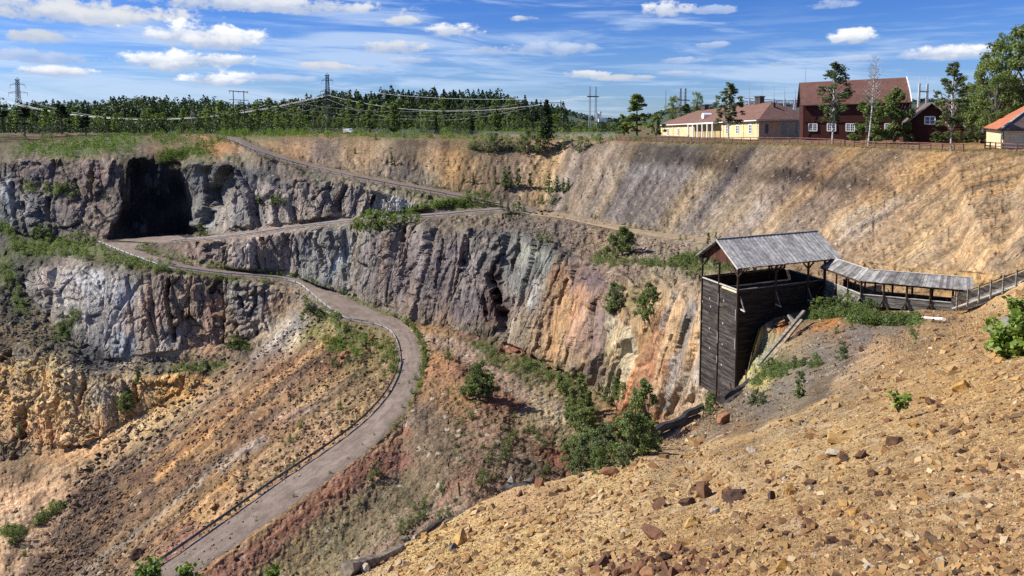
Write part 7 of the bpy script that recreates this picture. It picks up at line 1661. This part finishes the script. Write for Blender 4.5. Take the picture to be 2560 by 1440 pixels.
undergrowth(spots([[(1190,870),(1290,930)],[(1320,920),(1430,960)],[(1300,900),(1340,930)]], 40, 6, 16, 16), 'green growth in the gully at the foot of the striped cliff', M_L_MID, 11)
undergrowth(spots([[(430,925),(560,915)],[(590,860),(620,870)],[(330,980),(300,1010)]], 40, 6, 13, 8)+spots([[(0,1330),(60,1330)],[(90,1310),(160,1260)]], 40, 8, 18, 10), 'green growth on the ledges of the lower left wall', M_L_MID, 12)
undergrowth(spots([[(1480,655),(1640,660)],[(1640,662),(1840,675)],[(1680,650),(1780,640)]], 70, 7, 18, 8), 'green growth on the terrace left of the tower roof', M_L_MID, 13)
undergrowth(spots([[(1100,960),(1200,1200)],[(1180,1020),(1060,1280)],[(960,1300),(1150,1240)],[(1260,1100),(1220,1200)]], 40, 4, 10, 30), 'sparse weeds on the grey cone between road and gully', M_L_MID, 14)
undergrowth(spots([[(700,1180),(900,1000)],[(580,1270),(720,1140)]], 26, 4, 9, 24), 'sparse weeds on the sandy slope left of the guard rail', M_L_MID, 15)
undergrowth(spots([[(2030,790),(2180,785)],[(2130,803),(2300,808)]], 110, 14, 26, 9)+spots([[(1900,930),(2060,905)],[(1880,960),(1960,935)]], 45, 10, 20, 10), 'green growth in front of the walkway and on the mound below', M_L_MID, 16, 200)
undergrowth(spots([[(1660,357),(2100,364)],[(2100,366),(2600,384)]], 260, 4, 8, 2), 'dry grass tufts along the rim fence', leaf_mat('dry_grass', (0.20, 0.15, 0.06), (0.34, 0.27, 0.12), .2), 17, 60)
# plants on the near slope
bushes([(2045,785,42,BB),(2070,790,40,B),(2095,785,44,B),(2125,775,40,BB),(2030,790,26,B),(2110,790,34,B),(2170,790,40,B),(2185,790,34,B)], 'green bush in front of the bend of the walkway', 'bushes before the bend of the walkway', n=3000)
bushes([(2145,805,26,B),(2165,808,28,BB),(2190,808,30,B),(2215,808,28,B),(2240,806,26,B),(2265,808,20,B),(2290,812,20,B),(2130,800,22,BB),(2180,815,22,BB)], 'low green bush in the patch before the walkway', 'patch of bushes before the walkway', n=2600)
bushes([(2282,840,20,B),(2290,850,20,B),(2278,830,16,B),(2090,835,18,B),(2130,825,14,B),(2425,768,24,B),(2440,764,22,B),(2420,775,18,B),(2465,748,16,B)], 'small green bush near the right end of the walkway', 'small bushes round the walkway', n=1800)
bushes([(1890,1010,38,DB),(1880,1015,30,DB),(1905,1012,32,DB),(2000,995,62,SP),(1775,1035,48,B),(1770,1025,30,B),(2105,900,44,DB),(1925,925,30,B),(1985,920,26,DB),(2010,915,22,DB),(1945,930,24,B),(1560,1170,18,B)], 'grey-green bush on the grey gravel below the tower', 'grey-green bushes below the tower', n=2600)
# big leaved shrub at the right edge and a small one on the sand
def leafy(x, y, s_, hp, wp, nleaf, lsize, label, seed):
    base = at(x, y, s_); h = hp*s_/FPX; w = wp*s_/FPX; rs_ = np.random.RandomState(seed); rnd = random.Random(seed); r = empty('leafy_shrub', base, 0, label, 'shrub'); mb = MB(); pts = []
    for k in range(26):
        a = rnd.uniform(0, 6.28); q_ = w*.5*rnd.uniform(.2, 1); e = base+Vector((math.cos(a)*q_, math.sin(a)*q_*.8, h*rnd.uniform(.35, 1)))
        m_ = base.lerp(e, .5)+Vector((0, 0, h*.1)); mb.tube([base, m_, e], [.02*h, .012*h, .004*h], 5, False)
        for j in range(nleaf//26): t = rnd.uniform(.35, 1.05); p = (base.lerp(m_, t*2) if t < .5 else m_.lerp(e, t*2-1)); pts.append(tuple(p-base+Vector((rnd.gauss(0, .05*h), rnd.gauss(0, .05*h), rnd.gauss(0, .05*h)))))
    mb.build('stem', M_BARK, r); V = leaves(np.array(pts), lsize, rs_, .5, .8); o = bpy.data.objects.new('foliage', quad_mesh('big_leaves', V, M_L_BRIGHT)); C.objects.link(o); o.parent = r
leafy(2540, 925, 17, 150, 150, 1900, .15, 'bright leafy shrub growing on the sand at the right edge', 1)
leafy(2548, 800, 24, 60, 70, 500, .15, 'small leafy shoots beside the grey block at the right edge', 5)
leafy(2245, 1030, 14, 56, 56, 120, .11, 'small seedling with large leaves on the stony near slope', 2)
leafy(372, 1480, 34, 95, 70, 420, .22, 'leafy shoot rising before the guard rail at the bottom left', 3)
leafy(470, 1475, 34, 75, 60, 260, .22, 'leafy shoot rising at the bottom edge before the road', 4)
leafy(680, 1475, 34, 70, 60, 200, .22, 'thin leafy shoot at the bottom edge right of the red strip', 6)

# ------------------------------------------------------------------ stones
def stone_mat(name, cols, isl=True, sc=2.0):
    m = bpy.data.materials.new(name); m.use_nodes = True; nt = m.node_tree; g = G(nt); b = nt.nodes['Principled BSDF']; b.inputs['Roughness'].default_value = .88; b.inputs['Specular IOR Level'].default_value = .25
    geo = N(nt, 'ShaderNodeNewGeometry'); oi = N(nt, 'ShaderNodeObjectInfo'); src = geo.outputs['Random Per Island'] if isl else oi.outputs['Random']
    cr = N(nt, 'ShaderNodeValToRGB'); cr.color_ramp.interpolation = 'LINEAR'; el = cr.color_ramp.elements
    for i, c in enumerate(cols):
        e = el[i] if i < 2 else el.new(1.0); e.position = i/(len(cols)-1)
    for i, c in enumerate(cols): el[i].position = i/(len(cols)-1); el[i].color = (*c, 1)
    g.L(src, cr.inputs[0]); tc = N(nt, 'ShaderNodeTexCoord').outputs['Object']
    n = g.noise(tc, sc, 5, .7); k = g.lin(n, .3, .7, .62, 1.35); c = g.mix(1.0, cr.outputs[0], g.xyz(k, k, k), 'MULTIPLY')
    g.L(c, b.inputs['Base Color']); g.L(g.bump(n, .6, .06), b.inputs['Normal']); return m
def alb(*c): return srgb(*c, k=.5)
M_ST_SAND = stone_mat('mixed_sand_stones', [alb(205,166,110), alb(190,150,98), alb(215,180,128), alb(170,128,84), alb(205,162,100), alb(120,92,70), alb(196,158,108), alb(228,205,165), alb(185,142,90), alb(142,102,70), alb(208,172,122), alb(98,78,66)])
M_ST_TALUS = stone_mat('mixed_talus_stones', [alb(130,95,75), alb(165,130,95), alb(95,75,65), alb(190,160,125), alb(110,80,62), alb(150,120,100), alb(80,66,58), alb(205,190,165)])
M_B_DARK = stone_mat('dark_brown_rock', [alb(105,78,62), alb(130,95,70), alb(90,70,62)], False, 3)
M_B_OCHRE = stone_mat('ochre_rock', [alb(225,175,100), alb(200,150,85), alb(235,195,125)], False, 3)
M_B_PALE = stone_mat('pale_rock', [alb(225,210,185), alb(200,190,175), alb(235,220,180)], False, 3)
M_B_RED = stone_mat('red_orange_rock', [alb(165,118,88), alb(140,100,78), alb(190,140,100)], False, 3)
M_B_GREY = stone_mat('grey_rock', [alb(150,150,150), alb(125,122,120), alb(165,160,152)], False, 3)
def hull(pts):
    import bmesh
    bm = bmesh.new(); vs = [bm.verts.new(p) for p in pts]; r = bmesh.ops.convex_hull(bm, input=vs)
    bmesh.ops.delete(bm, geom=[v for v in bm.verts if not v.link_faces], context='VERTS'); bmesh.ops.recalc_face_normals(bm, faces=bm.faces)
    return bm
def rock_mesh(seed, n=16, flat=.7, detail=True):
    import bmesh
    rs_ = np.random.RandomState(seed); d = rs_.normal(size=(n, 3)); d /= np.linalg.norm(d, axis=1)[:, None]; d *= rs_.uniform(.75, 1.0, n)[:, None]*np.array([1, rs_.uniform(.65, .95), flat])*.5
    bm = hull([tuple(p) for p in d])
    for v in bm.verts: v.co = Vector((max(-.40, min(.40, v.co.x)), max(-.33, min(.33, v.co.y)), v.co.z))
    if detail:
        bmesh.ops.triangulate(bm, faces=bm.faces); bmesh.ops.subdivide_edges(bm, edges=bm.edges, cuts=2, use_grid_fill=True); V = np.array([v.co[:] for v in bm.verts])
        o = V*.0; nz = fbm(V[:, 0]*5+seed, V[:, 1]*5, V[:, 2]*5, 3, seed)*.05
        for v, q_ in zip(bm.verts, nz): v.co += v.co.normalized()*q_
    me = bpy.data.meshes.new('rock'); bm.to_mesh(me); bm.free(); return me
ROCKS = [rock_mesh(100+i, 13+i % 5, .55+.08*(i % 5)) for i in range(12)]
def block(seed):
    rs_ = np.random.RandomState(seed); p = []
    for sx in (-.5, .5):
        for sy in (-.36, .36):
            for sz in (-.3, .3): p.append((sx*rs_.uniform(.55, 1.05), sy*rs_.uniform(.5, 1.1), sz*rs_.uniform(.45, 1.15)))
    bm = hull(p); me = bpy.data.meshes.new('block'); bm.to_mesh(me); bm.free(); return me
SMALL = []
for i in range(8):
    me = block(300+i); V = np.array([v.co[:] for v in me.vertices]); F_ = [tuple(p.vertices) for p in me.polygons]; T = []
    for p in F_:
        for k in range(1, len(p)-1): T.append((p[0], p[k], p[k+1]))
    SMALL.append((V, np.array(T)))
def scatter(name, label, P, Nn, sizes, mat, seed=1):
    """one mesh of many small stones"""
    rs_ = np.random.RandomState(seed); VV = []; FF_ = []; off = 0; P = np.array(P); sizes = np.array(sizes); kind = rs_.randint(0, len(SMALL), len(P))
    for k, (V, T) in enumerate(SMALL):
        m = kind == k; n = m.sum()
        if not n: continue
        a = rs_.uniform(0, 6.28, n); b_ = rs_.uniform(-.9, .9, n); ca, sa, cb, sb = np.cos(a), np.sin(a), np.cos(b_), np.sin(b_)
        s = sizes[m]; st = rs_.uniform(.7, 1.35, (n, 3)); v = V[None]*st[:, None, :]
        x = v[..., 0]*ca[:, None]-v[..., 1]*sa[:, None]; y = v[..., 0]*sa[:, None]+v[..., 1]*ca[:, None]; z = v[..., 2]
        x2 = x*cb[:, None]-z*sb[:, None]; z2 = x*sb[:, None]+z*cb[:, None]
        w = np.stack([x2, y, z2], -1)*s[:, None, None]+P[m][:, None, :]+np.array([0, 0, .06])*s[:, None, None]
        VV.append(w.reshape(-1, 3)); FF_.append((T[None]+off+(np.arange(n)*len(V))[:, None, None]).reshape(-1, 3)); off += n*len(V)
    V = np.concatenate(VV); T = np.concatenate(FF_); me = bpy.data.meshes.new(name); me.vertices.add(len(V)); me.vertices.foreach_set('co', V.ravel().astype(np.float32))
    me.loops.add(T.size); me.loops.foreach_set('vertex_index', T.ravel().astype(np.int32)); me.polygons.add(len(T)); me.polygons.foreach_set('loop_start', np.arange(0, T.size, 3, dtype=np.int32)); me.polygons.foreach_set('use_smooth', np.zeros(len(T), bool)); me.update(calc_edges=True); me.materials.append(mat)
    o = bpy.data.objects.new(name, me); C.objects.link(o); tag(o, label, 'stones', kind='stuff')
def pts_in(poly, n, seed, smin, smax, pw=2.2, layer=None, dens=None):
    rs_ = np.random.RandomState(seed); xs_ = [p[0] for p in poly]; ys_ = [p[1] for p in poly]; P = []; S_ = []
    X = rs_.uniform(min(xs_), max(xs_), n*3); Y = rs_.uniform(min(ys_), max(ys_), n*3); m = poly_mask(poly, X, Y); X, Y = X[m][:n], Y[m][:n]
    if dens is not None:
        dn_ = fbm(X/60, Y/40, X*0, 3, seed+5); k = dn_+rs_.uniform(-.5, .5, len(X)) > dens; X, Y = X[k], Y[k]
    for x, y in zip(X, Y):
        h_ = hit(float(x), float(y), layer)
        if h_: P.append(h_[0][:]); d = h_[2]; S_.append((smin+(smax-smin)*rs_.uniform()**(pw*2.2))*d/FPX)
    return P, None, S_
near_poly = [(a, b) for a, b, c in RIDGE[:12]]+[(1740,1140),(1900,1080),(2100,985),(2250,885),(2450,800),(2600,700),(2620,1460),(700,1460)]
P, Nn, S_ = pts_in(near_poly, 20000, 1, 2.0, 24, 4.2, 'F', -.1); scatter('scattered_stones', 'loose sand-coloured stones covering the near slope', P, Nn, S_, M_ST_SAND, 1)
P, Nn, S_ = pts_in(near_poly, 60000, 7, 1.2, 6.5, 1.3, 'F', -.55); scatter('gravel', 'fine ochre gravel on the near slope', P, Nn, S_, M_ST_SAND, 7)
P, Nn, S_ = pts_in([(1700,1075),(1850,985),(1960,860),(2050,790),(2450,770),(2600,700),(2450,800),(2250,880),(2100,985),(1900,1080),(1740,1140)], 5000, 2, 1.5, 9, 2.4, 'F'); scatter('gravel', 'grey and tan gravel on the ground between the walkway and the sandy slope', P, Nn, S_, M_ST_TALUS, 2)
P, Nn, S_ = pts_in([(735,795),(640,880),(560,955),(400,1080),(200,1230),(60,1440),(480,1460),(1000,960),(960,850),(840,800)], 15000, 3, 1.6, 9, 2.0, 'P', -.15); scatter('scree', 'brown and rusty scree stones on the long slope left of the road', P, Nn, S_, M_ST_TALUS, 3)
P, Nn, S_ = pts_in([(330,1060),(560,930),(600,900),(420,1090),(260,1230),(300,1330),(180,1440),(60,1440),(140,1280),(200,1180)], 3600, 13, 2, 12, 2.0, 'P', -.2); scatter('rubble', 'dark coarse rubble at the lower edge of the scree slope', P, Nn, S_, stone_mat('dark_rubble', [alb(110,88,74), alb(140,112,92), alb(88,72,62), alb(165,140,115)]), 13)
P, Nn, S_ = pts_in([(0,720),(80,760),(170,850),(230,905),(560,880),(590,900),(400,940),(180,925),(80,870),(0,830)], 1500, 4, 2, 9, 2.2, 'P'); scatter('rubble', 'grey rubble on the ledge below the big grey cliff', P, Nn, S_, stone_mat('grey_rubble', [alb(120,115,108), alb(150,142,130), alb(95,90,84), alb(180,172,158)]), 4)
P, Nn, S_ = pts_in([(1100,350),(1400,355),(2600,385),(2620,700),(2000,640),(1750,590),(1350,520),(1100,470),(620,350),(700,345)], 4200, 5, 1.2, 5.5, 3.0, 'P'); scatter('scattered_stones', 'pale stones strewn over the long dump slope below the rim', P, Nn, S_, stone_mat('slope_stones', [alb(225,195,150), alb(170,135,95), alb(240,225,200), alb(140,110,82), alb(205,165,110)]), 5)
P, Nn, S_ = pts_in([(1040,840),(1100,850),(1420,1000),(1430,1300),(700,1460),(560,1440),(900,1180)], 5000, 6, 1.2, 6, 2.6, 'P'); scatter('scattered_stones', 'small stones on the grey cone between the road and the gully', P, Nn, S_, M_ST_TALUS, 6)
P, Nn, S_ = pts_in([(1300,540),(1500,570),(1750,620),(1750,680),(1640,660),(1480,645),(1340,600),(1240,560),(1060,550)], 2200, 8, 1.5, 7, 2.4, 'P'); scatter('scattered_stones', 'loose stones on the terrace behind the violet cliff', P, Nn, S_, M_ST_TALUS, 8)
P, Nn, S_ = pts_in([(0,880),(100,870),(330,950),(520,950),(330,1110),(120,1135),(0,1150)], 1800, 9, 2, 9, 2.2, 'P'); scatter('rubble', 'pale broken stones on the cream rock wall at the lower left', P, Nn, S_, stone_mat('cream_stones', [alb(215,190,140), alb(170,150,115), alb(235,215,165), alb(120,100,80)]), 9)
M_ST_DARKC = stone_mat('dark_rubble_clusters', [alb(120,88,66), alb(165,118,78), alb(96,74,60), alb(190,145,92), alb(80,64,56), alb(140,100,72)])
P, Nn, S_ = pts_in([(1440,1445),(1530,1390),(1700,1350),(1850,1360),(1900,1445)], 240, 51, 5, 34, 2.2, 'F', -.05); scatter('rubble', 'rusty brown broken rock at the bottom edge of the near slope', P, Nn, S_, M_ST_DARKC, 51)
P, Nn, S_ = pts_in([(1950,1180),(2100,1050),(2350,1000),(2560,1080),(2560,1440),(1900,1440),(1800,1300),(1650,1260)], 1300, 52, 4, 28, 3.2, 'F', .14); scatter('rubble', 'brown angular rubble in patches on the right half of the near slope', P, Nn, S_, M_ST_DARKC, 52)
P, Nn, S_ = pts_in([(1000,1380),(1250,1260),(1400,1240),(1550,1200),(1500,1330),(1200,1440),(900,1440)], 1100, 53, 4, 22, 2.0, 'F', .05); scatter('rubble', 'orange-tan broken stones on the left end of the near slope', P, Nn, S_, M_ST_SAND, 53)
rq = random.Random(21)
def boulder(x, y, wp, mat, label, group=None, hr=.75, v=None, lay=None, cat='boulder', s=None):
    h_ = hit(x, y, lay) or hit(x, y) or hit(x, min(y, 1430)); p = at(x, y, s) if s else h_[0]; d = p.y*CT-p.z*ST; w = wp*d/FPX; src = ROCKS[v if v is not None else rq.randrange(12)]
    key = (src.name, mat.name)
    if key not in TPL: m_ = src.copy(); m_.materials.append(mat); TPL[key] = m_
    o = bpy.data.objects.new('boulder', TPL[key]); C.objects.link(o); o.location = p+Vector((0, 0, w*hr*.18)); o.rotation_euler = (rq.uniform(-.4, .4), rq.uniform(-.4, .4), rq.uniform(0, 6.28)); o.scale = (w*1.08, w*.95, w*hr*1.5)
    return tag(o, label, cat, group)
for (x, y, w, m, lab, hr) in ((1762,1242,70,M_B_DARK,'pointed dark brown boulder, largest on the middle of the near slope',.85),(1722,1262,60,M_B_DARK,'flat dark boulder leaning on the left of the pointed brown one',.4),(1838,1252,78,M_B_DARK,'long rusty boulder right of the pointed brown one',.55),(1932,1248,44,M_B_DARK,'dark rounded boulder left of the yellow stone',.8),(1975,1232,40,M_B_OCHRE,'bright yellow stone beside the dark rounded boulder',.8),
    (2025,1228,20,M_B_PALE,'small white stone in the middle of the near slope',1),(2150,1145,50,M_B_DARK,'dark brown block casting a shadow near the ochre outcrop',1.0),(2095,1105,90,M_B_OCHRE,'rusty ochre outcrop on the upper near slope',.6),(2085,1140,60,M_B_PALE,'pale cream slab below the rusty outcrop',.5),(2235,1110,55,M_B_DARK,'dark rough boulder right of the rusty outcrop',.6),(1648,1270,60,M_B_DARK,'rusty boulder with dark hollow at the left of the near slope',.7),
    (1787,1285,34,M_B_PALE,'pale grey upright stone below the long rusty boulder',1),(1730,1315,55,M_B_OCHRE,'yellow-brown boulder below the flat dark boulder',.9),(1640,1345,90,M_B_RED,'big reddish slab at the lower left of the near slope',.5),(1662,1400,44,M_B_DARK,'dark upright boulder near the bottom edge',1.1),(1960,1425,50,M_B_OCHRE,'orange stone at the bottom edge of the near slope',.9),(2075,1358,50,M_B_DARK,'dark brown boulder in the lower middle of the near slope',.7),(2165,1300,44,M_B_RED,'reddish stone in the centre of the near slope',.6),
    (2410,975,66,M_B_OCHRE,'large flat yellow boulder on the upper right of the near slope',.5),(2330,1010,40,M_B_DARK,'dark stone left of the two flat ochre slabs',.6),(2335,1022,46,M_B_OCHRE,'flat ochre slab below the dark stone',.4),(2285,1065,44,M_B_OCHRE,'tilted ochre slab left of the dark rough boulders',.6),(2135,1285,60,M_B_OCHRE,'flat ochre boulder right of the centre of the near slope',.4),(2355,1410,34,M_B_PALE,'cream stone near the bottom right corner',.9),(2130,1275,30,M_B_DARK,'small dark stone on the flat ochre boulder',.7),
    (1135,1375,50,M_B_GREY,'blue-grey boulder near the bottom of the slope edge',.6),(1150,1360,56,M_B_OCHRE,'pale yellow rounded boulder behind the blue-grey one',.9),(915,1430,34,M_B_PALE,'cream rounded boulder beside the bleached log',1.1),(1015,1350,26,M_B_GREY,'grey and white stone at the end of the bleached log',.7),(1060,1345,30,M_B_OCHRE,'pale boulder behind the dark beam end',.9),(1175,1335,26,M_B_RED,'small rust-red block in the middle of the lower slope',1),
    (1350,1216,34,M_B_RED,'bright orange block wedged at the end of the dark log',1.3),(1302,1240,26,M_B_DARK,'dark round boulder below the dark log',.9),(1325,1208,50,M_B_GREY,'dark grey boulder behind the dark log',.7),(1280,1215,34,M_B_GREY,'grey upright boulder at the left end of the dark log',1.3),(1530,1188,74,M_B_RED,'long reddish-brown stone slab on the slope edge',.45),(1462,1198,22,M_B_PALE,'small white stone beside the long reddish slab',.7),
    (1685,1080,34,M_B_OCHRE,'orange-tan boulder resting on the black timbers',.9),(1885,948,26,M_B_PALE,'cream stone next to the logs at the tower foot',.9),(1886,962,22,M_B_OCHRE,'tan stone below the cream one at the tower foot',.9),(2155,878,18,M_B_DARK,'small brown boulder on the grey mound',.8),(1950,812,50,M_B_RED,'brown boulder at the foot of the dark tower wall',.6),(2515,835,110,M_B_GREY,'grey concrete-like block at the right edge behind the leafy shrub',.7),
    (1812,1060,44,M_B_RED,'reddish rock under the tower corner at the edge of the gravel',1.0),(2190,770,10,M_B_RED,'small red stone at the walkway wall',.9)):
    boulder(x, y, w, m, lab, None, hr, lay='F' if x < 2500 else None)
bx = at(2515, 838, 26)
for (lst, m, lab, grp) in (
    ([(1490,1430,44),(1530,1425,50),(1575,1430,60),(1620,1410,46),(1600,1430,50),(1660,1425,44),(1700,1430,56),(1560,1400,34),(1590,1385,30),(1640,1380,34),(1680,1440,50),(1730,1400,30),(1510,1400,28),(1545,1440,50),(1450,1440,40),(1765,1410,40),(1800,1420,34),(1620,1440,60),(1700,1390,26)], M_B_RED, 'angular rusty brown boulder in the pile at the bottom edge', 'rusty boulders piled at the bottom edge'),
    ([(1480,1415,30),(1520,1435,36),(1610,1395,28),(1650,1405,26),(1715,1415,30),(1745,1435,36),(1790,1395,30),(1830,1405,26),(1815,1385,24),(1570,1415,26)], M_B_DARK, 'dark angular boulder in the pile at the bottom edge', 'dark boulders piled at the bottom edge'),
    ([(1900,1365,26),(1850,1380,24),(1935,1390,28),(1925,1330,24),(2010,1320,26),(2200,1240,30),(2250,1215,26),(2300,1250,24),(2380,1240,28),(2420,1300,26),(2460,1260,24),(2500,1330,28),(2240,1330,24),(2190,1360,26),(2290,1380,28),(2400,1180,22),(2470,1150,22),(2180,1190,34),(2220,1180,26),(2285,1360,22),(2500,1420,30),(2120,1330,26),(1870,1290,22),(2000,1290,24),(2060,1260,22),(2100,1210,20),(1860,1170,20),(1920,1160,22),(2385,1330,26),(2200,1420,30),(2300,1430,24)], M_B_DARK, 'dark stone scattered on the near slope', 'dark stones on the near slope'),
    ([(1370,1290,20),(1390,1305,26),(1410,1285,18),(1440,1300,20),(1330,1300,18),(1280,1290,16),(1260,1315,20),(1240,1345,18),(1305,1265,18),(1320,1240,16),(1340,1250,14),(1285,1250,14),(1385,1270,16),(1430,1265,18),(1500,1290,16),(1120,1310,16),(1180,1355,24),(1205,1335,14),(1090,1340,18),(1250,1380,18),(1420,1330,20),(1330,1335,30)], M_B_OCHRE, 'pale orange stone on the slope below the dark log', 'orange stones below the dark log'),
    ([(2190,1150,18),(2280,1300,16),(2450,1400,18),(2385,1100,16),(1990,1130,18),(1880,1130,36),(1560,1330,20),(1700,1210,16),(2040,1390,24),(2370,1420,16),(2540,1260,20),(2100,1300,16),(2170,1420,34),(1960,1200,18),(1400,1395,16),(1010,1410,20),(1060,1400,16),(970,1425,18)], M_B_PALE, 'whitish stone on the near slope', 'whitish stones on the near slope')):
    for (x, y, w) in lst: boulder(x, y, w, m, lab, grp, rq.uniform(.55, .9), lay='F')
for (lst, m, lab, grp) in (
    ([(1345,528,14),(1352,532,16),(1362,530,18),(1372,533,16),(1380,530,16),(1355,538,12),(1366,538,14),(1340,536,12)], M_B_DARK, 'brown boulder in the heap closing the end of the road', 'boulder heap at the end of the road'),
    ([(1395,541,8),(1410,545,8),(1425,548,7),(1440,550,9),(1452,552,8),(1465,555,10),(1480,556,9),(1492,558,7),(1510,562,8),(1530,565,7),(1550,570,8)], M_B_DARK, 'brown boulder in the line along the track', 'boulders along the track'),
    ([(602,1228,30),(538,1270,30),(415,1345,22),(650,1198,26),(692,1175,20),(745,1140,18),(766,1120,16),(820,1085,22),(890,1030,12),(855,1055,18),(700,1170,16),(480,1312,26)], M_B_RED, 'brown boulder beside the lower guard rail', 'boulders beside the lower guard rail'),
    ([(345,1395,50),(120,1395,36)], M_B_DARK, 'large dark boulder at the foot of the scree at the bottom left', 'large dark boulders at the bottom left'),
    ([(865,893,40),(900,820,16),(930,848,26),(925,838,18),(910,905,14),(890,835,18),(850,812,16),(940,925,18),(917,965,16),(910,985,14),(872,1010,16),(870,895,24)], M_B_RED, 'reddish boulder in the rubble inside the road bend', 'boulders inside the road bend'),
    ([(1138,905,16),(1250,880,26),(1275,885,30),(1290,880,26),(1305,890,24),(1370,920,20),(1390,925,16),(1340,912,14),(1360,935,14),(1410,915,12)], M_B_RED, 'red-brown boulder at the foot of the striped cliff', 'boulders at the foot of the striped cliff'),
    ([(340,560,0)][:0], M_B_GREY, '', '')):
    for (x, y, w) in lst: boulder(x, y, w, m, lab, grp, rq.uniform(.5, .75), lay='P')
